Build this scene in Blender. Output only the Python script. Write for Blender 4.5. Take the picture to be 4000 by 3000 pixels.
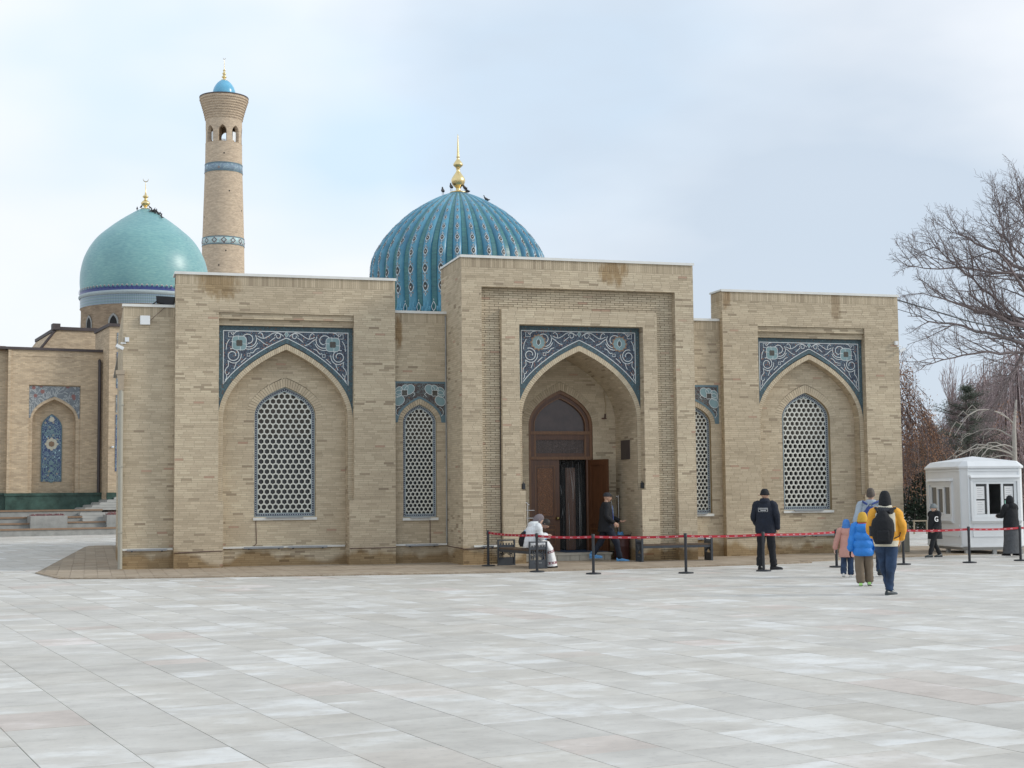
import bpy, bmesh, math, random
import numpy as np
from mathutils import Vector, Matrix
from math import sin, cos, pi, radians, sqrt, hypot, atan2

for o in list(bpy.data.objects):
    bpy.data.objects.remove(o)
S = bpy.context.scene
COL = S.collection
R = random.Random(7)

# ---------------------------------------------------------------- camera
cam_d = bpy.data.cameras.new('camera')
cam_d.sensor_width = 36.0
cam_d.lens = 51.17
cam_d.clip_start = 0.1
cam_d.clip_end = 2000
cam = bpy.data.objects.new('camera', cam_d)
COL.objects.link(cam)
cam.matrix_world = Matrix(((0.96052505, -0.01189991, -0.27793889, 0.0),
                           (-0.27803166, -0.07514018, -0.9576285, 0.0),
                           (-0.00948869, 0.99710197, -0.07548258, 1.7522),
                           (0, 0, 0, 1)))
S.camera = cam

# ---------------------------------------------------------------- light
SUN_EL, SUN_ROT = radians(27), radians(112)
world = bpy.data.worlds.new('World')
S.world = world
world.use_nodes = True
wt = world.node_tree
for n in list(wt.nodes):
    wt.nodes.remove(n)


def wn(t, **k):
    n = wt.nodes.new(t)
    for a, b in k.items():
        setattr(n, a, b)
    return n


sky = wn('ShaderNodeTexSky', sky_type='NISHITA')
sky.sun_disc = False
sky.sun_elevation = SUN_EL
sky.sun_rotation = SUN_ROT
sky.air_density = 1.0
sky.dust_density = 1.5
tc = wn('ShaderNodeTexCoord')
mp = wn('ShaderNodeMapping')
mp.inputs['Scale'].default_value = (1, 1, 2.4)
wt.links.new(tc.outputs['Generated'], mp.inputs[0])
nz = wn('ShaderNodeTexNoise')
nz.inputs['Scale'].default_value = 2.3
nz.inputs['Detail'].default_value = 5
nz.inputs['Roughness'].default_value = 0.48
wt.links.new(mp.outputs[0], nz.inputs['Vector'])
rp = wn('ShaderNodeValToRGB')                     # how much cloud covers the blue
rp.color_ramp.elements[0].position = 0.36
rp.color_ramp.elements[0].color = (0.88,) * 3 + (1,)
rp.color_ramp.elements[1].position = 0.62
rp.color_ramp.elements[1].color = (0.97,) * 3 + (1,)
wt.links.new(nz.outputs['Fac'], rp.inputs[0])
mp2 = wn('ShaderNodeMapping')
mp2.inputs['Location'].default_value = (2.55, 1.3, 0.35)
mp2.inputs['Scale'].default_value = (1, 1, 2.2)
wt.links.new(tc.outputs['Generated'], mp2.inputs[0])
nz2 = wn('ShaderNodeTexNoise')
nz2.inputs['Scale'].default_value = 2.0
nz2.inputs['Detail'].default_value = 4
nz2.inputs['Roughness'].default_value = 0.45
wt.links.new(mp2.outputs[0], nz2.inputs['Vector'])
rp2 = wn('ShaderNodeValToRGB')                    # grey undersides to bright tops
rp2.color_ramp.elements[0].position = 0.40
rp2.color_ramp.elements[0].color = (0.68, 0.84, 1.0, 1)
rp2.color_ramp.elements[1].position = 0.56
rp2.color_ramp.elements[1].color = (0.92, 0.955, 1.0, 1)
wt.links.new(nz2.outputs['Fac'], rp2.inputs[0])
b1 = wn('ShaderNodeBackground')
b1.inputs[1].default_value = 0.13
wt.links.new(sky.outputs[0], b1.inputs[0])
b2 = wn('ShaderNodeBackground')
b2.inputs[1].default_value = 0.88
# a grey bank of cloud low on the right
vs = wn('ShaderNodeVectorMath', operation='DISTANCE')
vs.inputs[1].default_value = (sin(radians(33)) * cos(radians(9)), cos(radians(33)) * cos(radians(9)), sin(radians(9)))
wt.links.new(tc.outputs['Generated'], vs.inputs[0])
ma = wn('ShaderNodeMath', operation='MULTIPLY_ADD')
ma.inputs[1].default_value = -0.9
wt.links.new(nz.outputs['Fac'], ma.inputs[0])
wt.links.new(vs.outputs['Value'], ma.inputs[2])
rp3 = wn('ShaderNodeValToRGB')
rp3.color_ramp.elements[0].position = 0.0
rp3.color_ramp.elements[0].color = (0.95,) * 3 + (1,)
rp3.color_ramp.elements[1].position = 0.20
rp3.color_ramp.elements[1].color = (0, 0, 0, 1)
ma2 = wn('ShaderNodeMath', operation='ADD'); ma2.inputs[1].default_value = 0.30
wt.links.new(ma.outputs[0], ma2.inputs[0])
wt.links.new(ma2.outputs[0], rp3.inputs[0])
mc = wn('ShaderNodeMix', data_type='RGBA')
wt.links.new(rp3.outputs[0], mc.inputs[0])
wt.links.new(rp2.outputs[0], mc.inputs[6])
mc.inputs[7].default_value = (0.60, 0.69, 0.80, 1)
wt.links.new(mc.outputs[2], b2.inputs[0])
mxs = wn('ShaderNodeMixShader')
wt.links.new(rp.outputs[0], mxs.inputs[0])
wt.links.new(b1.outputs[0], mxs.inputs[1])
wt.links.new(b2.outputs[0], mxs.inputs[2])
wo = wn('ShaderNodeOutputWorld')
wt.links.new(mxs.outputs[0], wo.inputs[0])

sun_d = bpy.data.lights.new('sun', 'SUN')
sun_d.energy = 1.5
sun_d.angle = radians(12)
sun_d.color = (1.0, 0.95, 0.87)
sun = bpy.data.objects.new('sun', sun_d)
COL.objects.link(sun)
sdir = Vector((sin(SUN_ROT) * cos(SUN_EL), cos(SUN_ROT) * cos(SUN_EL), sin(SUN_EL)))
sun.rotation_euler = sdir.to_track_quat('Z', 'Y').to_euler()

S.view_settings.view_transform = 'Standard'
S.view_settings.look = 'None'
S.view_settings.gamma = 1
S.view_settings.use_curve_mapping = False
S.view_settings.exposure = 0.28
S.cycles.max_bounces = 6
S.cycles.diffuse_bounces = 3


# ---------------------------------------------------------------- materials
class NT:
    def __init__(s, name):
        s.m = bpy.data.materials.new(name)
        s.m.use_nodes = True
        s.t = s.m.node_tree
        for n in list(s.t.nodes):
            s.t.nodes.remove(n)
        s.out = s.n('ShaderNodeOutputMaterial')
        s.p = s.n('ShaderNodeBsdfPrincipled')
        s.t.links.new(s.p.outputs[0], s.out.inputs[0])

    def n(s, t, **k):
        n = s.t.nodes.new(t)
        for a, b in k.items():
            setattr(n, a, b)
        return n

    def l(s, a, b):
        s.t.links.new(a, b)

    def noise(s, scale, vec=None, detail=4, rough=.5):
        n = s.n('ShaderNodeTexNoise')
        n.inputs['Scale'].default_value = scale
        n.inputs['Detail'].default_value = detail
        n.inputs['Roughness'].default_value = rough
        if vec is not None:
            s.l(vec, n.inputs['Vector'])
        return n.outputs['Fac']

    def ramp(s, fac, stops):
        r = s.n('ShaderNodeValToRGB')
        e = r.color_ramp.elements
        while len(e) < len(stops):
            e.new(0.5)
        for q, (p_, c) in zip(e, stops):
            q.position = p_
            q.color = tuple(c) + (1,) if len(c) == 3 else c
        s.l(fac, r.inputs[0])
        return r.outputs[0]

    def mul(s, a, b, fac=1.0, mode='MULTIPLY'):
        m = s.n('ShaderNodeMix', data_type='RGBA', blend_type=mode)
        if hasattr(fac, 'links') or hasattr(fac, 'is_linked'):
            s.l(fac, m.inputs[0])
        else:
            m.inputs[0].default_value = fac
        for x, k in ((a, 6), (b, 7)):
            if isinstance(x, (tuple, list)):
                m.inputs[k].default_value = tuple(x) + (1,) if len(x) == 3 else x
            else:
                s.l(x, m.inputs[k])
        return m.outputs[2]

    def math(s, op, a, b=0.0, c=None):
        m = s.n('ShaderNodeMath', operation=op)
        for k, x in enumerate((a, b) if c is None else (a, b, c)):
            if isinstance(x, (int, float)):
                m.inputs[k].default_value = x
            else:
                s.l(x, m.inputs[k])
        return m.outputs[0]

    def color(s, c):
        if isinstance(c, (tuple, list)):
            s.p.inputs['Base Color'].default_value = tuple(c) + (1,)
        else:
            s.l(c, s.p.inputs['Base Color'])

    def rough(s, r):
        s.p.inputs['Roughness'].default_value = r

    def bump(s, h, dist=.01, strength=.5):
        b = s.n('ShaderNodeBump')
        b.inputs['Distance'].default_value = dist
        b.inputs['Strength'].default_value = strength
        s.l(h, b.inputs['Height'])
        s.l(b.outputs[0], s.p.inputs['Normal'])

    def pos(s, scale=None):
        g = s.n('ShaderNodeNewGeometry').outputs['Position']
        if scale is None:
            return g
        m = s.n('ShaderNodeMapping')
        m.inputs['Scale'].default_value = scale
        s.l(g, m.inputs[0])
        return m.outputs[0]


MATS = {}


def simple(name, col, rough=.6, metal=0.0, var=.12, scale=6, spec=.5, bump=0):
    m = NT(name)
    tcn = m.n('ShaderNodeTexCoord').outputs['Object']
    f = m.noise(scale, tcn, 4, .6)
    lo = tuple(max(0, c * (1 - var)) for c in col)
    hi = tuple(min(1, c * (1 + var)) for c in col)
    m.color(m.ramp(f, [(.3, lo), (.7, hi)]))
    m.rough(rough)
    m.p.inputs['Metallic'].default_value = metal
    m.p.inputs['Specular IOR Level'].default_value = spec
    if bump:
        m.bump(m.noise(scale * 1.3, tcn, 4, .55), bump * 5, .8)
    MATS[name] = m.m
    return m.m


def brick_mat(name, dark=1.0, use_tone=True):
    m = NT(name)
    at = m.n('ShaderNodeAttribute', attribute_name='tone')
    base = m.ramp(at.outputs['Fac'], [(0.0, (.22, .175, .13)), (.13, (.325, .265, .195)), (.3, (.43, .36, .262)),
                                      (.62, (.535, .452, .335)), (.88, (.605, .525, .39)), (.95, (.66, .58, .44)),
                                      (.97, (.47, .34, .255)), (1.0, (.43, .30, .225))])
    if not use_tone:
        base = m.ramp(m.noise(3, m.pos((.5, 1, 6)), 4, .6), [(.3, (.34 * dark, .295 * dark, .225 * dark)), (.7, (.41 * dark, .355 * dark, .275 * dark))])
    g = m.pos()
    n1 = m.noise(60, g, 3, .7)
    base = m.mul(base, m.ramp(n1, [(.25, (.86,) * 3), (.75, (1.1,) * 3)]))
    n2 = m.noise(.55, g, 5, .6)
    base = m.mul(base, m.ramp(n2, [(.3, (.90, .89, .88)), (.7, (1.06, 1.05, 1.03))]))
    sp = m.n('ShaderNodeSeparateXYZ')
    m.l(g, sp.inputs[0])
    X, Y, Z = sp.outputs
    # damp foot of the wall: its upper edge wanders
    wv = m.noise(.9, m.pos((1, .4, 0.0)), 3, .55)
    edge = m.math('MULTIPLY_ADD', wv, 1.2, -.22)
    d = m.math('SUBTRACT', edge, Z)
    wet = m.math('MULTIPLY', d, 7.0)
    cl = m.n('ShaderNodeClamp')
    m.l(wet, cl.inputs[0])
    base = m.mul(base, (.56, .45, .31), m.math('MULTIPLY', cl.outputs[0], .85))
    # splashes running down from leaking gutters
    for (cx, cz, sx, sz, col, k) in ((3.02, 7.05, .62, .42, (.62, .52, .38), .8), (12.95, 7.5, .42, .48, (.60, .49, .36), .85),
                                     (20.1, 7.1, .2, .7, (.55, .48, .42), .7), (7.62, 6.0, .12, .5, (.5, .38, .25), .8),
                                     (16.75, 7.1, .14, .4, (.6, .5, .4), .8)):
        dx = m.math('MULTIPLY', m.math('SUBTRACT', X, cx), 1 / sx)
        dz = m.math('MULTIPLY', m.math('SUBTRACT', Z, cz), 1 / sz)
        rr = m.math('ADD', m.math('MULTIPLY', dx, dx), m.math('MULTIPLY', dz, dz))
        rr = m.math('ADD', rr, m.math('MULTIPLY_ADD', m.noise(3.0, m.pos((2.2, 1, .7)), 5, .7), 3.2, -1.6))
        f = m.math('MULTIPLY', m.math('SUBTRACT', 1.0, rr), 1.3)
        c2 = m.n('ShaderNodeClamp')
        m.l(f, c2.inputs[0])
        base = m.mul(base, col, m.math('MULTIPLY', c2.outputs[0], k))
    m.color(base)
    m.rough(.93)
    m.p.inputs['Specular IOR Level'].default_value = .15
    m.bump(n1, .003, .5)
    MATS[name] = m.m
    return m.m


brick_mat('brick_face')
brick_mat('mortar', .98, False)
brick_mat('dark_joint', .42, False)


def far_brick(name, k=1.0, tint=(1, 1, 1), cyl=None):
    m = NT(name)
    g = m.pos()
    if cyl:
        sp = m.n('ShaderNodeSeparateXYZ'); m.l(g, sp.inputs[0])
        an = m.math('ARCTAN2', m.math('SUBTRACT', sp.outputs[1], cyl[1]), m.math('SUBTRACT', sp.outputs[0], cyl[0]))
        cb = m.n('ShaderNodeCombineXYZ')
        m.l(m.math('MULTIPLY', an, cyl[2]), cb.inputs[0]); m.l(sp.outputs[2], cb.inputs[1])
        vec = cb.outputs[0]
    else:
        sp = m.n('ShaderNodeSeparateXYZ'); m.l(g, sp.inputs[0])
        cb = m.n('ShaderNodeCombineXYZ')
        m.l(m.math('ADD', sp.outputs[0], sp.outputs[1]), cb.inputs[0]); m.l(sp.outputs[2], cb.inputs[1])
        vec = cb.outputs[0]
    b = m.n('ShaderNodeTexBrick')
    b.inputs['Scale'].default_value = 1
    b.inputs['Brick Width'].default_value = .27
    b.inputs['Row Height'].default_value = .065
    b.inputs['Mortar Size'].default_value = .006
    b.inputs['Color1'].default_value = (.50 * k * tint[0], .41 * k * tint[1], .30 * k * tint[2], 1)
    b.inputs['Color2'].default_value = (.37 * k * tint[0], .295 * k * tint[1], .215 * k * tint[2], 1)
    b.inputs['Mortar'].default_value = (.34 * k, .29 * k, .24 * k, 1)
    m.l(vec, b.inputs['Vector'])
    n = m.noise(1.2, m.pos((1, 1, 3)), 4, .6)
    c = m.mul(b.outputs[0], m.ramp(n, [(.3, (.84, .83, .83)), (.7, (1.08, 1.07, 1.05))]))
    m.color(c)
    m.rough(.95)
    m.p.inputs['Specular IOR Level'].default_value = .1
    m.bump(b.outputs['Fac'], -.004, .5)
    MATS[name] = m.m


far_brick('far_brick', 1.22, (1.02, .99, .93))
far_brick('tower_brick', 1.22, (1.02, 1.0, 1.0), (14.58, 170, 2.3))
far_brick('drum_brick', 1.05, (1.03, .99, 1.0), (3.42, 100, 4.1))


def stone_mat():
    m = NT('paving_stone')
    g = m.n('ShaderNodeNewGeometry')
    oi = m.n('ShaderNodeObjectInfo')
    rnd = m.math('FRACT', m.math('ADD', g.outputs['Random Per Island'], m.math('MULTIPLY', oi.outputs['Random'], 7.31)))
    mpn = m.n('ShaderNodeMapping')
    mpn.inputs['Rotation'].default_value = (0, 0, -radians(10.68))
    mpn.inputs['Scale'].default_value = (1.25, 1.9, 1)
    m.l(g.outputs['Position'], mpn.inputs[0])
    cb = m.n('ShaderNodeCombineXYZ')
    m.l(m.math('MULTIPLY', rnd, 37.0), cb.inputs[2])
    m.l(m.math('MULTIPLY', rnd, 91.0), cb.inputs[0])
    ad = m.n('ShaderNodeVectorMath', operation='ADD')
    m.l(mpn.outputs[0], ad.inputs[0]); m.l(cb.outputs[0], ad.inputs[1])
    n = m.noise(1.15, ad.outputs[0], 7, .6)
    rr = m.math('MULTIPLY_ADD', m.math('POWER', m.math('FRACT', m.math('MULTIPLY', rnd, 13.7)), 2.0), .20, -.07)
    f = m.math('ADD', n, rr)
    c = m.ramp(f, [(.30, (.48, .458, .422)), (.42, (.535, .512, .472)), (.55, (.58, .558, .518)), (.61, (.63, .615, .585)), (.70, (.70, .695, .675))])
    # fine dark veins and grey flecks
    v = m.noise(9, ad.outputs[0], 5, .7)
    c = m.mul(c, m.ramp(v, [(.32, (.87, .87, .88)), (.46, (1, 1, 1))]))
    # some slabs are pinkish, some beige
    r2 = m.math('FRACT', m.math('MULTIPLY', rnd, 5.13))
    c = m.mul(c, m.ramp(r2, [(0, (1, 1, 1)), (.55, (1.0, .995, .985)), (.90, (1.0, .985, .96)), (.96, (1.02, .965, .945)), (1, (1.02, .94, .92))]))
    d = m.noise(.35, g.outputs['Position'], 5, .6)
    c = m.mul(c, m.ramp(d, [(.3, (.90, .895, .885)), (.7, (1.05, 1.05, 1.05))]))
    st = m.noise(2.1, g.outputs['Position'], 8, .72)      # trodden-in dirt and dark patches
    c = m.mul(c, m.ramp(st, [(.26, (.80, .79, .78)), (.40, (1, 1, 1))]))
    sp = m.noise(38, g.outputs['Position'], 2, .5)
    c = m.mul(c, m.ramp(sp, [(.2, (.55, .53, .5)), (.24, (1, 1, 1))]))
    m.color(c)
    m.rough(.62)
    m.p.inputs['Specular IOR Level'].default_value = .35
    m.bump(m.noise(30, g.outputs['Position'], 4, .6), .002, .4)
    MATS['paving_stone'] = m.m


stone_mat()


def apron_mat(name, k=1.0):
    m = NT(name)
    g = m.n('ShaderNodeNewGeometry')
    c = m.ramp(g.outputs['Random Per Island'], [(0, (.33 * k, .265 * k, .195 * k)), (.5, (.365 * k, .30 * k, .225 * k)), (1, (.40 * k, .335 * k, .26 * k))])
    c = m.mul(c, m.ramp(m.noise(1.1, g.outputs['Position'], 5, .6), [(.3, (.80, .78, .76)), (.7, (1.12, 1.1, 1.08))]))
    sp = m.n('ShaderNodeSeparateXYZ'); m.l(g.outputs['Position'], sp.inputs[0])
    m.color(c)
    m.rough(.9)
    m.bump(m.noise(50, g.outputs['Position'], 3, .6), .002, .5)
    MATS[name] = m.m


apron_mat('clay_tile')
apron_mat('clay_joint', .82)

simple('joint_dirt', (.16, .15, .135), .95, 0, .25, 3)
simple('white_metal', (.66, .66, .63), .45, 0, .06, 3)
simple('white_plastic', (.70, .72, .73), .4, 0, .04, 2)
simple('booth_panel', (.69, .705, .715), .5, 0, .05, 1.5)
simple('booth_grey', (.34, .34, .33), .6, 0, .08, 2)  # plain grey for the booth's interior, floor frame and feet
simple('lattice_plaster', (.60, .60, .545), .7, 0, .08, 4)
simple('window_trim_grey', (.36, .42, .43), .6, 0, .08, 5)
simple('navy_tile', (.03, .045, .09), .3, 0, .3, 20)
simple('bead_white', (.62, .65, .66), .35, 0, .08, 9)
simple('steel_blue_tile', (.10, .165, .195), .35, 0, .15, 7)
simple('scroll_white', (.60, .63, .63), .35, 0, .08, 12)
simple('pale_blue_tile', (.18, .275, .29), .3, 0, .14, 6)
simple('brown_tile', (.06, .055, .045), .4, 0, .3, 12)
simple('window_glass', (.035, .034, .035), .12, 0, .2, 2)
simple('fanlight', (.075, .05, .045), .22, 0, .2, 3)
simple('blind_cloth', (.17, .155, .14), .8, 0, .1, 2)
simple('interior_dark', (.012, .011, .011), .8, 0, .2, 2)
simple('reveal_plaster', (.34, .255, .15), .85, 0, .1, 4)
simple('grey_steel', (.30, .31, .32), .35, .8, .08, 8)
simple('chrome', (.6, .6, .6), .15, 1.0, .03, 8)
simple('black_plastic', (.018, .02, .025), .45, 0, .2, 5)
simple('black_fabric', (.007, .008, .011), .85, 0, .25, 14, bump=.004)
simple('navy_fabric', (.008, .012, .024), .85, 0, .25, 14, bump=.004)
simple('charcoal_fabric', (.028, .030, .036), .85, 0, .25, 12, bump=.004)
simple('grey_skirt', (.075, .08, .088), .9, 0, .2, 12, bump=.004)
simple('gold', (.78, .62, .32), .34, 1.0, .06, 5)
simple('dark_gold', (.45, .36, .2), .35, 1.0, .1, 5)
simple('brass', (.30, .24, .10), .3, 1.0, .1, 8)
simple('pipe_cream', (.36, .345, .29), .5, 0, .06, 2)
simple('pipe_tan', (.38, .31, .23), .6, 0, .08, 4)
simple('pipe_dark', (.05, .04, .04), .5, 0, .2, 4)
simple('green_marble', (.045, .085, .07), .3, 0, .5, 2.2)
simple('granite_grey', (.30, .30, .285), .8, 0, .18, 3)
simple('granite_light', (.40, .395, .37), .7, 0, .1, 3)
simple('brown_edge', (.26, .17, .11), .7, 0, .12, 3)
simple('roof_dark', (.07, .055, .055), .7, 0, .2, 2)
simple('roof_grey', (.30, .28, .25), .9, 0, .15, 1)
simple('stone_step', (.40, .37, .31), .85, 0, .15, 5)
simple('red_belt', (.38, .010, .024), .6, 0, .08, 8)
simple('print_white', (.62, .42, .46), .6, 0, .02, 8)
simple('maroon_paint', (.085, .03, .026), .5, 0, .2, 4)
simple('blue_film', (.10, .30, .58), .45, 0, .25, 14)
simple('door_mat_blue', (.02, .045, .09), .9, 0, .2, 20)
simple('skin', (.50, .30, .21), .55, 0, .06, 9)
simple('skin_pale', (.60, .40, .31), .55, 0, .06, 9)
simple('hair_dark', (.02, .016, .013), .6, 0, .3, 20)
simple('hair_brown', (.06, .045, .035), .6, 0, .3, 20)
simple('yellow_jacket', (.72, .34, .03), .75, 0, .10, 7, bump=.006)
simple('cream_fabric', (.60, .56, .45), .8, 0, .06, 7, bump=.004)
simple('blue_jacket', (.015, .19, .60), .55, 0, .12, 7, bump=.006)
simple('blue_beanie', (.06, .20, .52), .9, 0, .1, 14)
simple('mustard_beanie', (.55, .33, .045), .9, 0, .1, 14)
simple('grey_beanie', (.17, .19, .195), .9, 0, .1, 14)
simple('pink_coat', (.50, .26, .215), .8, 0, .1, 6, bump=.006)
simple('grey_blue_jacket', (.33, .39, .45), .6, 0, .1, 7, bump=.005)
simple('blue_pack', (.03, .055, .20), .8, 0, .12, 10)
simple('denim', (.022, .045, .095), .9, 0, .6, 4)
simple('khaki', (.155, .12, .085), .9, 0, .12, 8)
simple('red_trim', (.62, .09, .08), .7, 0, .08, 8)
simple('white_coat', (.68, .70, .71), .75, 0, .06, 6, bump=.008)
simple('white_skirt', (.74, .74, .74), .8, 0, .05, 6, bump=.01)
simple('embroidery', (.22, .05, .07), .8, 0, .6, 40)
simple('scarf_grey', (.17, .145, .155), .9, 0, .12, 12)
simple('shoe_white', (.62, .62, .60), .5, 0, .06, 8)
simple('shoe_lime', (.40, .72, .22), .5, 0, .06, 8)
simple('shoe_dark', (.02, .03, .035), .4, 0, .15, 8)
simple('wood_seat', (.10, .066, .042), .6, 0, .25, 6)
simple('bench_metal', (.06, .068, .08), .5, .3, .12, 5)
simple('bin_stone', (.25, .24, .20), .9, 0, .12, 5)
simple('pigeon_grey', (.06, .055, .055), .7, 0, .3, 30)
simple('paper', (.72, .72, .72), .7, 0, .03, 5)
simple('print_grey', (.38, .38, .40), .7, 0, .1, 20)
simple('poster_teal', (.25, .50, .40), .7, 0, .3, 9)
simple('poster_red', (.50, .22, .12), .7, 0, .3, 9)
simple('bark', (.115, .09, .085), .9, 0, .3, 5, bump=.01)
simple('twig', (.20, .165, .165), .9, 0, .25, 3)
simple('birch_twig', (.36, .28, .275), .9, 0, .25, 3)
simple('pale_branch', (.40, .37, .33), .8, 0, .15, 3)
simple('rust_leaf', (.33, .185, .11), .8, 0, .4, 1.3)
simple('brown_leaf', (.29, .20, .175), .85, 0, .35, 1.1)
simple('pine_needle', (.055, .07, .045), .8, 0, .45, 1.2)
simple('shrub_leaf', (.03, .048, .03), .8, 0, .5, 2)
simple('pink_heather', (.22, .10, .10), .9, 0, .4, 9)
simple('cable', (.09, .045, .04), .7, 0, .1, 3)
simple('wood_rail', (.30, .25, .18), .8, 0, .1, 3)


def wood_mat(name, c1, c2, carve=0, rough=.38):
    m = NT(name)
    tcn = m.n('ShaderNodeTexCoord').outputs['Object']
    mm = m.n('ShaderNodeMapping'); mm.inputs['Scale'].default_value = (14, 14, 1.6)
    m.l(tcn, mm.inputs[0])
    f = m.noise(1.6, mm.outputs[0], 6, .6)
    c = m.ramp(f, [(.3, c1), (.7, c2)])
    if carve:
        v = m.n('ShaderNodeTexVoronoi', feature='DISTANCE_TO_EDGE')
        v.inputs['Scale'].default_value = carve
        m.l(tcn, v.inputs['Vector'])
        c = m.mul(c, m.ramp(v.outputs['Distance'], [(.02, (1.5, 1.4, 1.3)), (.09, (.6, .55, .5))]))
        m.bump(v.outputs['Distance'], .01, .9)
    m.color(c)
    m.rough(rough)
    MATS[name] = m.m


wood_mat('door_wood', (.070, .030, .015), (.125, .052, .024))
wood_mat('door_wood_light', (.12, .053, .02), (.19, .088, .032))
wood_mat('carved_wood', (.14, .06, .024), (.20, .09, .035), 26)
wood_mat('transom_panel', (.06, .045, .045), (.10, .075, .07), 30)


def tile_field(name, dark, cyan, rust, scale=9):
    m = NT(name)
    tcn = m.n('ShaderNodeTexCoord').outputs['Object']
    v = m.n('ShaderNodeTexVoronoi')
    v.inputs['Scale'].default_value = scale
    m.l(tcn, v.inputs['Vector'])
    sep = m.n('ShaderNodeSeparateColor'); m.l(v.outputs['Color'], sep.inputs[0])
    n = m.noise(scale * 1.1, tcn, 3, .6)
    wn_ = m.n('ShaderNodeTexNoise'); wn_.inputs['Scale'].default_value = scale * .8; wn_.inputs['Distortion'].default_value = 2.2
    m.l(tcn, wn_.inputs['Vector'])
    vines = m.math('LESS_THAN', m.math('ABSOLUTE', m.math('SUBTRACT', wn_.outputs['Fac'], .5)), .04)
    c = m.mul(dark, tuple(x * 1.6 + .01 for x in dark), n, 'MIX')
    c = m.mul(c, cyan, m.math('MULTIPLY', vines, .9), 'MIX')
    fl = m.math('MULTIPLY', m.math('LESS_THAN', v.outputs['Distance'], .27), m.math('GREATER_THAN', sep.outputs[0], .5))
    c = m.mul(c, rust, fl, 'MIX')
    fl2 = m.math('MULTIPLY', m.math('LESS_THAN', v.outputs['Distance'], .17), m.math('LESS_THAN', sep.outputs[0], .3))
    c = m.mul(c, tuple(min(1, x * 1.7) for x in cyan), fl2, 'MIX')
    m.color(c)
    m.rough(.5)
    m.p.inputs['Specular IOR Level'].default_value = .3
    MATS[name] = m.m


tile_field('spandrel_field', (.026, .026, .042), (.11, .17, .215), (.25, .13, .095), 16)
tile_field('spandrel_brown', (.05, .035, .035), (.15, .19, .19), (.17, .10, .07), 12)
tile_field('spandrel_border', (.04, .06, .07), (.085, .15, .175), (.11, .085, .075), 12)
tile_field('grey_spandrel', (.13, .145, .16), (.36, .38, .38), (.24, .12, .11), 2.6)
tile_field('blue_panel', (.05, .07, .15), (.24, .35, .38), (.36, .34, .28), 4.5)
tile_field('tower_band', (.14, .19, .24), (.28, .38, .42), (.27, .23, .22), 1.5)
tile_field('tower_band_light', (.36, .40, .40), (.34, .56, .56), (.22, .10, .09), 2.2)


def glaze(name, stops, scale, zs, rough=.25, cyl=None):
    m = NT(name)
    g = m.pos()
    n = m.noise(scale, m.pos((1, 1, zs)), 5, .62)
    c = m.ramp(n, stops)
    n2 = m.noise(scale * .12, g, 4, .6)
    c = m.mul(c, m.ramp(n2, [(.3, (.86, .88, .92)), (.7, (1.1, 1.08, 1.05))]))
    m.color(c)
    m.rough(rough)
    m.p.inputs['Coat Weight'].default_value = .12
    m.p.inputs['Coat Roughness'].default_value = .25
    m.bump(m.noise(scale * 1.5, m.pos((1, 1, zs)), 3, .6), .01, .25)
    MATS[name] = m.m


glaze('turquoise_dome', [(.28, (.13, .29, .32)), (.5, (.18, .375, .38)), (.72, (.26, .46, .43))], 3.2, 7, .40)
glaze('minaret_dome', [(.3, (.10, .36, .55)), (.7, (.16, .46, .66))], 1, 2, .25)
glaze('rib_blue', [(.3, (.050, .185, .29)), (.5, (.072, .255, .37)), (.7, (.11, .32, .43))], 2.2, .8, .36)
glaze('rib_teal', [(.3, (.03, .12, .15)), (.5, (.045, .17, .185)), (.7, (.07, .235, .21))], 5, 4, .4)


# ---------------------------------------------------------------- mesh helpers
def setp(o, label=None, cat=None, group=None, kind=None):
    if label: o['label'] = label
    if cat: o['category'] = cat
    if group: o['group'] = group
    if kind: o['kind'] = kind
    return o


def empty(name, loc=(0, 0, 0), rz=0.0, label=None, cat=None, group=None, kind=None):
    o = bpy.data.objects.new(name, None)
    o.location = loc
    o.rotation_euler = (0, 0, rz)
    o.empty_display_size = .2
    COL.objects.link(o)
    return setp(o, label, cat, group, kind)


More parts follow.
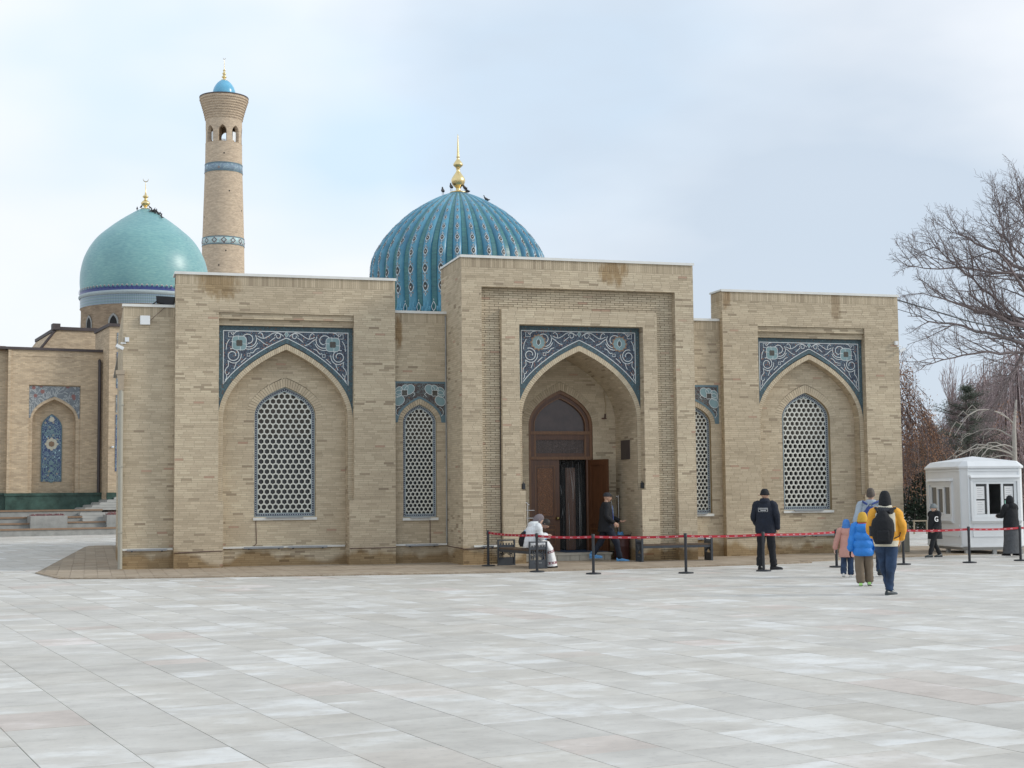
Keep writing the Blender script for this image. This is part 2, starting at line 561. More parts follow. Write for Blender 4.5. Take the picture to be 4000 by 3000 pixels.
class MB:
    """collects faces, then becomes one mesh object"""

    def __init__(s):
        s.v, s.f, s.mi, s.sm = [], [], [], []

    def face(s, pts, mi=0, smooth=False):
        b = len(s.v)
        s.v.extend(tuple(p) for p in pts)
        s.f.append(tuple(range(b, b + len(pts))))
        s.mi.append(mi); s.sm.append(smooth)

    def grid(s, rows, mi=0, smooth=True, closed=False, flip=False):
        b = len(s.v); n = len(rows[0])
        for r in rows:
            s.v.extend(tuple(p) for p in r)
        for i in range(len(rows) - 1):
            for j in range(n if closed else n - 1):
                a, c = b + i * n + j, b + i * n + (j + 1) % n
                q = (a, c, c + n, a + n)
                s.f.append(q[::-1] if flip else q); s.mi.append(mi); s.sm.append(smooth)
        return b

    def box(s, x0, x1, y0, y1, z0, z1, mi=0, M=None):
        p = [Vector(q) for q in ((x0, y0, z0), (x1, y0, z0), (x1, y1, z0), (x0, y1, z0), (x0, y0, z1), (x1, y0, z1), (x1, y1, z1), (x0, y1, z1))]
        if M is not None:
            p = [M @ q for q in p]
        b = len(s.v)
        s.v.extend(tuple(q) for q in p)
        for q in ((0, 1, 5, 4), (1, 2, 6, 5), (2, 3, 7, 6), (3, 0, 4, 7), (4, 5, 6, 7), (3, 2, 1, 0)):
            s.f.append(tuple(b + k for k in q)); s.mi.append(mi); s.sm.append(False)

    def tube(s, pts, rad, n=8, mi=0, cap=True, smooth=True):
        """round tube through points; rad number or list (value or (ra, rb))"""
        pts = [Vector(p) for p in pts]
        k = len(pts)
        rad = [rad] * k if isinstance(rad, (int, float)) else rad
        rows = []
        up = None
        for i in range(k):
            t = (pts[min(i + 1, k - 1)] - pts[max(i - 1, 0)])
            t = t.normalized() if t.length > 1e-9 else Vector((0, 0, 1))
            if up is None:
                up = Vector((0, 1, 0)) if abs(t.y) < .9 else Vector((1, 0, 0))
            a = (up - t * up.dot(t))
            a = a.normalized() if a.length > 1e-6 else t.orthogonal().normalized()
            up = a
            b = t.cross(a)
            ra, rb = rad[i] if isinstance(rad[i], (tuple, list)) else (rad[i], rad[i])
            rows.append([pts[i] + b * (ra * cos(2 * pi * j / n)) + a * (rb * sin(2 * pi * j / n)) for j in range(n)])
        s.grid(rows, mi, smooth, True)
        if cap:
            s.face(rows[0][::-1], mi); s.face(rows[-1], mi)

    def lathe(s, prof, cx=0, cy=0, n=32, mi=0, smooth=True):
        rows = [[(cx + r * cos(2 * pi * j / n), cy + r * sin(2 * pi * j / n), z) for j in range(n)] for r, z in prof]
        s.grid(rows, mi, smooth, True)

    def build(s, name, mats, parent=None, kind=None, label=None, cat=None, group=None, weld=False, bevel=0):
        me = bpy.data.meshes.new(name)
        me.from_pydata(s.v, [], s.f)
        for m_ in (mats if isinstance(mats, (list, tuple)) else [mats]):
            me.materials.append(MATS[m_] if isinstance(m_, str) else m_)
        me.polygons.foreach_set('material_index', s.mi)
        me.polygons.foreach_set('use_smooth', s.sm)
        if weld:
            bm = bmesh.new(); bm.from_mesh(me)
            bmesh.ops.remove_doubles(bm, verts=bm.verts, dist=1e-5)
            bmesh.ops.recalc_face_normals(bm, faces=bm.faces)
            bm.to_mesh(me); bm.free()
        me.update()
        o = bpy.data.objects.new(name, me)
        COL.objects.link(o)
        if parent is not None:
            o.parent = parent
        if bevel:
            bv = o.modifiers.new('bevel', 'BEVEL'); bv.width = bevel; bv.segments = 2; bv.limit_method = 'ANGLE'
        return setp(o, label, cat, group, kind)


def box_part(name, mat, parent, x0, x1, y0, y1, z0, z1, **k):
    m = MB(); m.box(x0, x1, y0, y1, z0, z1)
    return m.build(name, mat, parent, **k)


def hsh(a, b):
    v = math.sin(a * 127.1 + b * 311.7) * 43758.5453
    return v - math.floor(v)


def vnoise(x, y):
    xi, yi = math.floor(x), math.floor(y)
    fx, fy = x - xi, y - yi
    fx = fx * fx * (3 - 2 * fx); fy = fy * fy * (3 - 2 * fy)
    return (hsh(xi, yi) * (1 - fx) + hsh(xi + 1, yi) * fx) * (1 - fy) + (hsh(xi, yi + 1) * (1 - fx) + hsh(xi + 1, yi + 1) * fx) * fy


# ---------------------------------------------------------------- pointed arch
def bez(p0, p1, p2, p3, t):
    u = 1 - t
    return (u ** 3 * p0[0] + 3 * u * u * t * p1[0] + 3 * u * t * t * p2[0] + t ** 3 * p3[0],
            u ** 3 * p0[1] + 3 * u * u * t * p1[1] + 3 * u * t * t * p2[1] + t ** 3 * p3[1])


class Arch:
    """four-centred arch: half width w, spring zs, apex za, centre c"""

    def __init__(s, c, w, zs, za, zb=0.0):
        s.c, s.w, s.zs, s.za, s.zb = c, w, zs, za, zb
        r = za - zs
        s.half = [bez((w, zs), (w, zs + .513 * r), (.45 * w, za - .174 * r), (0, za), k / 28) for k in range(29)]

    def hw(s, z):
        if z < s.zb or z >= s.za:
            return None
        if z <= s.zs:
            return s.w
        h = s.half
        for i in range(len(h) - 1):
            if h[i][1] <= z <= h[i + 1][1]:
                t = (z - h[i][1]) / max(1e-9, h[i + 1][1] - h[i][1])
                return h[i][0] + t * (h[i + 1][0] - h[i][0])
        return 0.0

    def zat(s, x):
        x = abs(x)
        h = s.half
        if x >= s.w: return s.zs
        for i in range(len(h) - 1):
            if h[i + 1][0] <= x <= h[i][0]:
                t = (h[i][0] - x) / max(1e-9, h[i][0] - h[i + 1][0])
                return h[i][1] + t * (h[i + 1][1] - h[i][1])
        return s.za

    def hole(s, zb, zt):
        m_ = (zb + zt) / 2
        if m_ < s.zb or m_ > s.za: return None
        a = s.hw(max(zb, s.zb + 1e-4)) or 0
        b = s.hw(min(zt, s.za - 1e-4)) if zt < s.za else 0
        b = b or 0
        return (s.c - a, s.c - b, s.c + a, s.c + b)

    def outline(s, zb=None):
        """closed convex outline, counter-clockwise in (x, z)"""
        zb = s.zb if zb is None else zb
        r = [(s.c + x, z) for x, z in s.half]
        l = [(s.c - x, z) for x, z in s.half[::-1][1:]]
        return [(s.c - s.w, zb), (s.c + s.w, zb)] + r + l

    def path(s, zb=None, n=1):
        """left foot, up and over, right foot"""
        zb = s.zb if zb is None else zb
        l = [(s.c - x, z) for x, z in s.half]
        r = [(s.c + x, z) for x, z in s.half[::-1][1:]]
        return [(s.c - s.w, zb)] + l + r + [(s.c + s.w, zb)]


def rect_hole(x0, x1, z0, z1):
    return lambda zb, zt: (x0, x0, x1, x1) if z0 - 1e-6 < (zb + zt) / 2 < z1 + 1e-6 else None


# ---------------------------------------------------------------- brickwork
BR_V, BR_T = [], []           # 8 corners and a tone per brick
MO = MB()                     # mortar beds
MOD = MB()                    # deep dark joints
FULL = []                     # whole stretchers of the camera-side walls


def tone(a, b, seed=0):
    n = vnoise(a * .9 + seed, b * 3.2)
    n2 = vnoise(a * .25 + 9 + seed, b * .35)
    t = .58 + .36 * (R.random() - .5) + .22 * (n - .5) + .26 * (n2 - .5)
    q = R.random()
    if q < .02 + .13 * (n > .74): t = R.uniform(.12, .28)
    elif q > .992: t = R.uniform(.965, 1)
    return min(max(t, 0), .93) if t < .95 else t


def brick8(p, t):
    BR_V.append(p); BR_T.append(t)


def emit(fr, c, d0, d1, t):
    O, U, N = fr
    pts = []
    for d in (d0, d1):
        for a, b in c:
            pts.append((O[0] + a * U[0] + d * N[0], O[1] + a * U[1] + d * N[1], O[2] + b))
    brick8(pts, t)


def wall(fr, a0, a1, z0, z1, holes=(), breaks=(), joint=.006, rec=.006, ch=.054, L=.25, seed=0, deep=False, lo=0, indiv=False, tonefn=None):
    lv = list(np.arange(z0, z1 + 1e-6, ch))
    if z1 - lv[-1] > .02: lv.append(z1)
    else: lv[-1] = z1
    for b in breaks:
        if z0 < b < z1:
            k = min(range(len(lv)), key=lambda q: abs(lv[q] - b)); lv[k] = b
    lv = sorted(set(lv))
    O, U, N = fr
    for i in range(len(lv) - 1):
        zb, zt = lv[i], lv[i + 1]
        iv = [(a0, a0, a1, a1)]
        for h in holes:
            q = h(zb, zt)
            if q is None: continue
            nv = []
            for (lb, lt, rb, rt) in iv:
                if q[0] >= rb or q[2] <= lb:
                    nv.append((lb, lt, rb, rt)); continue
                if q[0] - lb > .004: nv.append((lb, lt, q[0], q[1]))
                if rb - q[2] > .004: nv.append((q[2], q[3], rb, rt))
            iv = nv
        off = (i % 2) * L * .5 + seed * .37 + (hsh(i, seed) - .5) * (.22 if not deep else .03)
        for (lb, lt, rb, rt) in iv:
            bd = MOD if deep else MO
            bd.face([(O[0] + a * U[0] - rec * N[0], O[1] + a * U[1] - rec * N[1], O[2] + z) for a, z in ((lb, zb), (rb, zb), (rt, zt), (lt, zt))])
            lo_, hi_ = min(lb, lt), max(rb, rt)
            k = math.floor((lo_ - off) / L)
            x = off + k * L
            while x < hi_:
                xs, xe = x + joint / 2, x + L - joint / 2
                x += L
                cb0, cb1 = max(xs, lb), min(xe, rb)
                ct0, ct1 = max(xs, lt), min(xe, rt)
                if cb1 - cb0 < .012 and ct1 - ct0 < .012: continue
                cb1 = max(cb1, cb0); ct1 = max(ct1, ct0)
                j = (R.random() - .5) * .0025
                t = tonefn(xs, zb) if tonefn else tone(xs, zb, seed)
                zz0, zz1 = zb + joint / 2 + (R.random() - .5) * .002, zt - joint / 2
                whole = xs > max(lb, lt) and xe < min(rb, rt)
                if indiv and whole and abs(zt - zb - ch) < .003:
                    FULL.append((O[0] + (xs + xe) / 2 * U[0], O[1] + (xs + xe) / 2 * U[1], O[2] + (zz0 + zz1) / 2, len(BR_V), t))
                emit(fr, ((cb0, zz0), (cb1, zz0), (ct1, zz1), (ct0, zz1)), j, -rec - .003, t)


def soldier(fr, a0, a1, z0, z1, w=.054, joint=.006, rec=.005, seed=0):
    O, U, N = fr
    MO.face([(O[0] + a * U[0] - rec * N[0], O[1] + a * U[1] - rec * N[1], O[2] + z) for a, z in ((a0, z0), (a1, z0), (a1, z1), (a0, z1))])
    n = max(1, int(round((a1 - a0) / w)))
    for k in range(n):
        x0 = a0 + (a1 - a0) * k / n + joint / 2; x1 = a0 + (a1 - a0) * (k + 1) / n - joint / 2
        t = min(.93, max(0, .44 + .42 * (R.random() - .5) + .2 * (vnoise(x0 * 2, seed) - .5)))
        emit(fr, ((x0, z0 + .004), (x1, z0 + .004), (x1, z1 - .002), (x0, z1 - .002)), (R.random() - .5) * .004, -rec - .003, t)


def resample(path, step):
    out = []
    P = [Vector((p[0], p[1])) for p in path]
    L = [0]
    for a, b in zip(P, P[1:]): L.append(L[-1] + (b - a).length)
    n = max(2, int(round(L[-1] / step)))
    j = 0
    for k in range(n + 1):
        s_ = L[-1] * k / n
        while j < len(P) - 2 and L[j + 1] < s_: j += 1
        t = (s_ - L[j]) / max(1e-9, L[j + 1] - L[j])
        q = P[j].lerp(P[j + 1], min(1, max(0, t)))
        out.append((q.x, q.y))
    return out


def scaled(path, arch, t):
    """outer edge of a ring of thickness t round an arch"""
    out = []
    for x, z in path:
        dx = x - arch.c
        if z <= arch.zs:
            out.append((arch.c + dx * (arch.w + t) / arch.w, z)); continue
        k = (arch.za + t * 1.12 - arch.zs) / (arch.za - arch.zs)
        out.append((arch.c + dx * (arch.w + t) / arch.w, arch.zs + (z - arch.zs) * k))
    return out


def ring(fr, arch, t, zfrom, d0=0.0, depth=.02, step=.054, tn=.62):
    """voussoirs round an arch, standing on the jambs from zfrom"""
    inner = resample(arch.path(zfrom), step)
    outer = scaled(inner, arch, t)
    O, U, N = fr
    for a, b, c, d in zip(inner, inner[1:], outer, outer[1:]):
        g = .06
        q = [(a[0] + (b[0] - a[0]) * g, a[1] + (b[1] - a[1]) * g), (b[0] + (a[0] - b[0]) * g, b[1] + (a[1] - b[1]) * g),
             (d[0] + (c[0] - d[0]) * g, d[1] + (c[1] - d[1]) * g), (c[0] + (d[0] - c[0]) * g, c[1] + (d[1] - c[1]) * g)]
        # winding: keep counter-clockwise seen from outside
        ar = sum(q[i][0] * q[(i + 1) % 4][1] - q[(i + 1) % 4][0] * q[i][1] for i in range(4))
        if ar < 0: q = q[::-1]
        emit(fr, q, d0 + (R.random() - .5) * .003, d0 - depth, min(.93, max(0, tn + .3 * (R.random() - .5))))
        MO.face([(O[0] + x * U[0] + (d0 - .006) * N[0], O[1] + x * U[1] + (d0 - .006) * N[1], O[2] + z) for x, z in (q if True else q)])


def soffit(fr, path, da, db, step=.054, L=.25, rec=.004, dark=0):
    """bricks lining a reveal: path in the wall plane, from depth da to db (negative = into the wall)"""
    O, U, N = fr
    pts = resample(path, step)
    n = max(1, int(round(abs(db - da) / L)))

    def P(a, z, d): return (O[0] + a * U[0] + d * N[0], O[1] + a * U[1] + d * N[1], O[2] + z)
    for i, (a, b) in enumerate(zip(pts, pts[1:])):
        tx, tz = b[0] - a[0], b[1] - a[1]
        ln = hypot(tx, tz) or 1
        nx, nz = tz / ln, -tx / ln          # points into the opening when the path runs left foot -> right foot
        g = .003 / ln
        a2 = (a[0] + tx * g, a[1] + tz * g); b2 = (b[0] - tx * g, b[1] - tz * g)
        MO.face([P(a[0] - nx * rec, a[1] - nz * rec, da), P(a[0] - nx * rec, a[1] - nz * rec, db), P(b[0] - nx * rec, b[1] - nz * rec, db), P(b[0] - nx * rec, b[1] - nz * rec, da)])
        sh = .5 if i % 2 else 0
        cuts = [0] + [(k + sh) / n for k in range(0 if sh else 1, n)] + [1]
        for c0, c1 in zip(cuts, cuts[1:]):
            if c1 - c0 < .02: continue
            d0 = da + (db - da) * c0 - .003 * (1 if c0 > 0 else 0); d1 = da + (db - da) * c1 + .003 * (1 if c1 < 1 else 0)
            f = [P(a2[0], a2[1], d0), P(a2[0], a2[1], d1), P(b2[0], b2[1], d1), P(b2[0], b2[1], d0)]
            bk = [P(x - nx * (rec + .003), z - nz * (rec + .003), d) for x, z, d in ((a2[0], a2[1], d0), (a2[0], a2[1], d1), (b2[0], b2[1], d1), (b2[0], b2[1], d0))]
            brick8(f + bk, min(.93, max(0, tone(a[0] + d0 * 3, a[1]) - dark)))


FF = lambda y: ((0, y, 0), (1, 0, 0), (0, -1, 0))       # wall facing the camera side
FL = lambda x: ((x, 0, 0), (0, -1, 0), (-1, 0, 0))      # wall facing left; its a runs towards the camera (a = -y)
FR_ = lambda x: ((x, 0, 0), (0, 1, 0), (1, 0, 0))

H1, HP, HL = 7.26, 7.70, 6.46
YB, YP, YL, YW = 36.5, 35.06, 36.7, 36.8

maus = empty('domed_mausoleum', (12.0, 36.5, 0), label='tan brick mausoleum with ribbed blue dome, arched portal and lattice windows', cat='mausoleum')
maus_inv = Matrix.Translation((-12.0, -36.5, 0))


def own(o, p=None):
    """parent a part built in world coordinates under the mausoleum"""
    o.parent = p or maus
    if p is None:
        o.matrix_parent_inverse = maus_inv
    return o


def wpart(mb, name, mats, **k):
    return own(mb.build(name, mats, None, **k))


# ---------------- tile scroll drawing (flat glazed strips, 3 mm proud)
def ribbon(mb, pts, w, fr, d, mi=0, closed=False, taper=False):
    O, U, N = fr
    n = len(pts)
    for side in (0,):
        L_, R_ = [], []
        for i in range(n):
            a = pts[(i - 1) % n if closed else max(i - 1, 0)]; b = pts[(i + 1) % n if closed else min(i + 1, n - 1)]
            tx, tz = b[0] - a[0], b[1] - a[1]
            l_ = hypot(tx, tz) or 1
            ww = w / 2
            L_.append((pts[i][0] - tz / l_ * ww, pts[i][1] + tx / l_ * ww)); R_.append((pts[i][0] + tz / l_ * ww, pts[i][1] - tx / l_ * ww))
    P = lambda q: (O[0] + q[0] * U[0] + d * N[0], O[1] + q[0] * U[1] + d * N[1], O[2] + q[1])
    m_ = n if closed else n - 1
    for i in range(m_):
        j = (i + 1) % n
        mb.face([P(R_[i]), P(R_[j]), P(L_[j]), P(L_[i])], mi)


def spiral(cx, cz, r0, r1, a0, turns, n=26):
    return [(cx + (r0 + (r1 - r0) * k / n) * cos(a0 + turns * 2 * pi * k / n), cz + (r0 + (r1 - r0) * k / n) * sin(a0 + turns * 2 * pi * k / n)) for k in range(n + 1)]


def smooth(pts, n=6):
    out = []
    for i in range(len(pts) - 1):
        p0 = pts[max(i - 1, 0)]; p1 = pts[i]; p2 = pts[i + 1]; p3 = pts[min(i + 2, len(pts) - 1)]
        for k in range(n):
            t = k / n
            out.append(tuple(.5 * ((2 * p1[q]) + (-p0[q] + p2[q]) * t + (2 * p0[q] - 5 * p1[q] + 4 * p2[q] - p3[q]) * t * t + (-p0[q] + 3 * p1[q] - 3 * p2[q] + p3[q]) * t ** 3) for q in (0, 1)))
    out.append(pts[-1])
    return out


def blob(mb, cx, cz, r, lobes, amp, fr, d, mi, n=32, rot=0):
    O, U, N = fr
    pts = []
    for k in range(n):
        a = 2 * pi * k / n
        rr = r * (1 + amp * cos(lobes * (a + rot)))
        pts.append((O[0] + (cx + rr * cos(a)) * U[0] + d * N[0], O[1] + (cx + rr * cos(a)) * U[1] + d * N[1], O[2] + cz + rr * sin(a)))
    mb.face(pts, mi)


def spandrel(fr, arch_o, x0, x1, ztop, name, style, k=1.0):
    """glazed panel above an arch (arch_o is the outer edge of its brick ring)"""
    O, U, N = fr
    c = arch_o.c

    def panel(x0, x1, zt, inset, d, mb, mi):
        n = 64
        P = lambda x, z: (O[0] + x * U[0] + d * N[0], O[1] + x * U[1] + d * N[1], O[2] + z)
        xs = [x0 + (x1 - x0) * (.5 - .5 * cos(pi * i / n)) for i in range(n + 1)]
        for a, b in zip(xs, xs[1:]):
            za, zb = arch_o.zat(a - c), arch_o.zat(b - c)
            za = min(zt, za + inset(a)); zb = min(zt, zb + inset(b))
            if zt - za < .002 and zt - zb < .002: continue
            mb.face([P(a, za), P(b, zb), P(b, zt), P(a, zt)], mi)
    m = MB()
    bw = .115 * k if style != 'small' else .05
    panel(x0, x1, ztop, lambda x: 0, 0, m, 0)
    # arch band is measured along the normal, so it is thicker in z near the foot
    def ins(x, w=bw):
        u = min(1, abs(x - c) / arch_o.w)
        return w * (1.15 + 2.2 * u ** 6) if u < .98 else w * 4
    panel(x0 + bw, x1 - bw, ztop - bw, ins, .004, m, 1)
    mats = {'blue': ['spandrel_border', 'spandrel_field'], 'portal': ['spandrel_border', 'spandrel_field'], 'small': ['steel_blue_tile', 'spandrel_brown']}[style]
    sp = wpart(m, name, mats)
    s2 = MB()
    # white line round the inner field
    d = .007
    lw = .018 * k
    zat = lambda x: arch_o.zat(x - c) + ins(x)
    xi0, xi1, zi = x0 + bw, x1 - bw, ztop - bw
    arcp = [(x, zat(x)) for x in np.linspace(xi0 + .01, xi1 - .01, 70)]
    if style != 'small':
        loop = [(xi0 + lw / 2, zi - lw / 2)] + [(xi0 + lw / 2, z) for z in np.linspace(zi - .1, arcp[0][1], 4)] + arcp[1:-1] + [(xi1 - lw / 2, z) for z in np.linspace(arcp[-1][1], zi - .1, 4)] + [(xi1 - lw / 2, zi - lw / 2)]
        ribbon(s2, loop, lw, fr, d, 0, False)
        ribbon(s2, [(xi0, zi - lw / 2), (xi1, zi - lw / 2)], lw, fr, d + .001, 0)
        zr = ztop - .30 * k
        for sgn in (1, -1):
            T = lambda q: (c + sgn * q[0] * k, ztop + q[1] * k)
            def rb(pts, w=.016, sm=True, taper=True):
                p = smooth(pts) if sm else pts
                p = [T(q) for q in p]
                ribbon(s2, p if sgn > 0 else p[::-1], w * k, fr, d + .002, 0)
            rb(spiral(.955, -.34, .215, .09, 2.6, 1.35), .018, False)
            rb(spiral(1.335, -.74, .175, .07, 1.2, 1.35), .018, False)
            rb(spiral(.21, -.24, .085, .035, 0, 1.1), .015, False)
            rb([(.07, -.24), (.20, -.155), (.34, -.17), (.46, -.25), (.58, -.30), (.72, -.25)])
            rb([(.58, -.30), (.60, -.2), (.66, -.155), (.70, -.19)])
            rb([(.46, -.47), (.56, -.43), (.66, -.35), (.76, -.29)])
            rb([(.28, -.27), (.36, -.33), (.42, -.38)])
            rb([(.68, -.55), (.76, -.58), (.84, -.67), (.90, -.66)])
            rb([(.72, -.42), (.80, -.53), (.92, -.58), (1.02, -.57)])
            rb([(1.0, -.80), (1.07, -.86), (1.13, -.92)])
            rb([(1.12, -.70), (1.15, -.83), (1.24, -.92), (1.35, -.93), (1.46, -.87)])
            rb([(1.25, -.93), (1.28, -1.02), (1.31, -1.08)])
            rb([(1.45, -.88), (1.44, -1.0), (1.50, -1.08), (1.52, -1.18), (1.46, -1.23), (1.42, -1.17)])
            rb([(1.50, -1.2), (1.48, -1.3), (1.52, -1.37)])
            rb([(1.18, -.13), (1.26, -.15), (1.33, -.22), (1.38, -.18)])
            rb([(1.42, -.34), (1.48, -.45), (1.50, -.6)])
            for (qx, qz, r_) in ((1.38, -.22, .06), (.945, -.72, .035)):
                q = [T((qx + r_ * a, qz + r_ * b)) for a, b in ((-1, -1), (1, -1), (1, 1), (-1, 1))]
                ribbon(s2, q if sgn > 0 else q[::-1], .014 * k, fr, d + .002, 0, True)
            mx, mz = T((1.175, -.43))
            if style == 'blue':
                blob(s2, mx, mz, .195 * k, 4, .10, fr, d + .003, 1, 48, pi / 4)
                q = [(mx + .19 * k * (1 + .10 * cos(4 * (a + pi / 4))) * cos(a), mz + .19 * k * (1 + .10 * cos(4 * (a + pi / 4))) * sin(a)) for a in np.linspace(0, 2 * pi, 41)[:-1]]
                ribbon(s2, q, .012, fr, d + .005, 0, True)
                blob(s2, mx, mz, .085 * k, 4, .16, fr, d + .005, 2, 16, pi / 4)
                ribbon(s2, [(mx - .21, mz + .03), (mx - .09, mz + .02)], .01, fr, d + .006)
                ribbon(s2, [(mx + .02, mz - .20), (mx + .03, mz - .09)], .01, fr, d + .006)
                ribbon(s2, [(mx + .21, mz - .03), (mx + .09, mz - .02)], .01, fr, d + .006)
                ribbon(s2, [(mx - .03, mz + .20), (mx - .02, mz + .09)], .01, fr, d + .006)
            else:
                mx, mz = T((1.10, -.42))
                blob(s2, mx, mz, .20 * k, 12, .10, fr, d + .003, 3, 60)
                blob(s2, mx, mz, .165 * k, 12, .08, fr, d + .004, 1, 60)
                ribbon(s2, [(mx, mz + .12), (mx + .05 * sgn, mz + .04), (mx + .05 * sgn, mz - .04), (mx, mz - .09), (mx - .06 * sgn, mz - .02), (mx - .05 * sgn, mz + .05)], .012, fr, d + .006, 0, True)
                blob(s2, mx, mz, .05 * k, 2, .3, fr, d + .005, 2, 16, pi / 2)
        r_ = .05 * k
        q = [(c, ztop - .19 * k - 1.5 * r_), (c + r_, ztop - .19 * k), (c, ztop - .19 * k + 1.5 * r_), (c - r_, ztop - .19 * k)]
        s2.face([(O[0] + a * U[0] + .009 * N[0], O[1] + a * U[1] + .009 * N[1], b) for a, b in q], 1)
        ribbon(s2, q, .012, fr, d + .004, 0, True)
    else:
        w_ = x1 - x0
        for sgn in (1, -1):
            mx, mz = c + sgn * .40, ztop - .30
            for (dx, dz, r_) in ((-.13, .09, .13), (.15, .06, .10), (.14, -.20, .13), (.0, .12, .09), (.16, -.02, .09)):
                cx_, cz_ = mx + sgn * dx, mz + dz
                blob(s2, cx_, cz_, r_, 2, .12, fr, .006 + .0006 * abs(dx * 10 + dz * 7), 1, 24, sgn * .7)
                q = [(cx_ + r_ * (1 + .12 * cos(2 * (a + sgn * .7))) * cos(a), cz_ + r_ * (1 + .12 * cos(2 * (a + sgn * .7))) * sin(a)) for a in np.linspace(0, 2 * pi, 25)[:-1]]
                ribbon(s2, q, .011, fr, .0095 + .0006 * abs(dx * 10 + dz * 7), 0, True)
            blob(s2, mx, mz, .085, 4, .15, fr, .012, 2, 24, pi / 4)
            q = [(mx + .085 * (1 + .15 * cos(4 * (a + pi / 4))) * cos(a), mz + .085 * (1 + .15 * cos(4 * (a + pi / 4))) * sin(a)) for a in np.linspace(0, 2 * pi, 25)[:-1]]
            ribbon(s2, q, .011, fr, .013, 0, True)
            tl = smooth([(mx + sgn * .12, mz - .36), (mx + sgn * .20, mz - .42), (mx + sgn * .22, mz - .52), (mx + sgn * .16, mz - .60)])
            ribbon(s2, tl if sgn > 0 else tl[::-1], .011, fr, .0095)
            tl = smooth([(mx - sgn * .2, mz + .02), (mx - sgn * .27, mz - .03), (mx - sgn * .22, mz - .09)])
            ribbon(s2, tl, .011, fr, .0095)
    own(s2.build('tile_scroll', ['scroll_white', 'pale_blue_tile', 'brown_tile', 'brown_edge'], None, kind='stuff'), sp)
    s2_o = sp.children[0] if sp.children else None
    if s2_o: s2_o.matrix_parent_inverse = Matrix()
    return sp


# ---------------- lattice windows
def clip(poly, outline):
    for i in range(len(outline)):
        a = outline[i]; b = outline[(i + 1) % len(outline)]
        ex, ez = b[0] - a[0], b[1] - a[1]
        if abs(ex) + abs(ez) < 1e-9: continue
        out = []
        for j in range(len(poly)):
            p, q = poly[j], poly[(j + 1) % len(poly)]
            dp = ex * (p[1] - a[1]) - ez * (p[0] - a[0]); dq = ex * (q[1] - a[1]) - ez * (q[0] - a[0])
            if dp >= 0: out.append(p)
            if (dp >= 0) != (dq >= 0):
                t = dp / (dp - dq); out.append((p[0] + (q[0] - p[0]) * t, p[1] + (q[1] - p[1]) * t))
        poly = out
        if len(poly) < 3: return []
    return poly


def lattice(mb, outline, y, sp, hole_k, depth, c, z0):
    """screen of hexagonal holes; flat sides upright"""
    zs = [p[1] for p in outline]; xs = [p[0] for p in outline]
    Ro = sp / sqrt(3); Ri = Ro * hole_k
    rowh = sp * .8660254
    k = 0
    z = z0
    while z < max(zs) + rowh:
        off = 0 if k % 2 == 0 else sp / 2
        nx = int((max(xs) - min(xs)) / sp) + 3
        for i in range(-nx, nx + 1):
            x = c + off + i * sp
            if x < min(xs) - sp or x > max(xs) + sp: continue
            o6 = [(x + Ro * sin(pi / 3 * q), z + Ro * cos(pi / 3 * q)) for q in range(6)][::-1]
            i6 = [(x + Ri * sin(pi / 3 * q), z + Ri * cos(pi / 3 * q)) for q in range(6)][::-1]
            for q in range(6):
                r_ = (q + 1) % 6
                P = clip([o6[q], o6[r_], i6[r_], i6[q]], outline)
                if len(P) < 3: continue
                mb.face([(a, y, b) for a, b in P])
                for (u, v) in zip(P, P[1:] + P[:1]):
                    m_ = ((u[0] + v[0]) / 2 - x, (u[1] + v[1]) / 2 - z)
                    if hypot(*m_) < Ri * .93:        # only the side of the hole
                        mb.face([(u[0], y, u[1]), (u[0], y + depth, u[1]), (v[0], y + depth, v[1]), (v[0], y, v[1])])
        z += rowh; k += 1


def strip_between(mb, A, B, y, mi=0):
    for a, b, c_, d in zip(A, A[1:], B[1:], B):
        mb.face([(a[0], y, a[1]), (b[0], y, b[1]), (c_[0], y, c_[1]), (d[0], y, d[1])], mi)


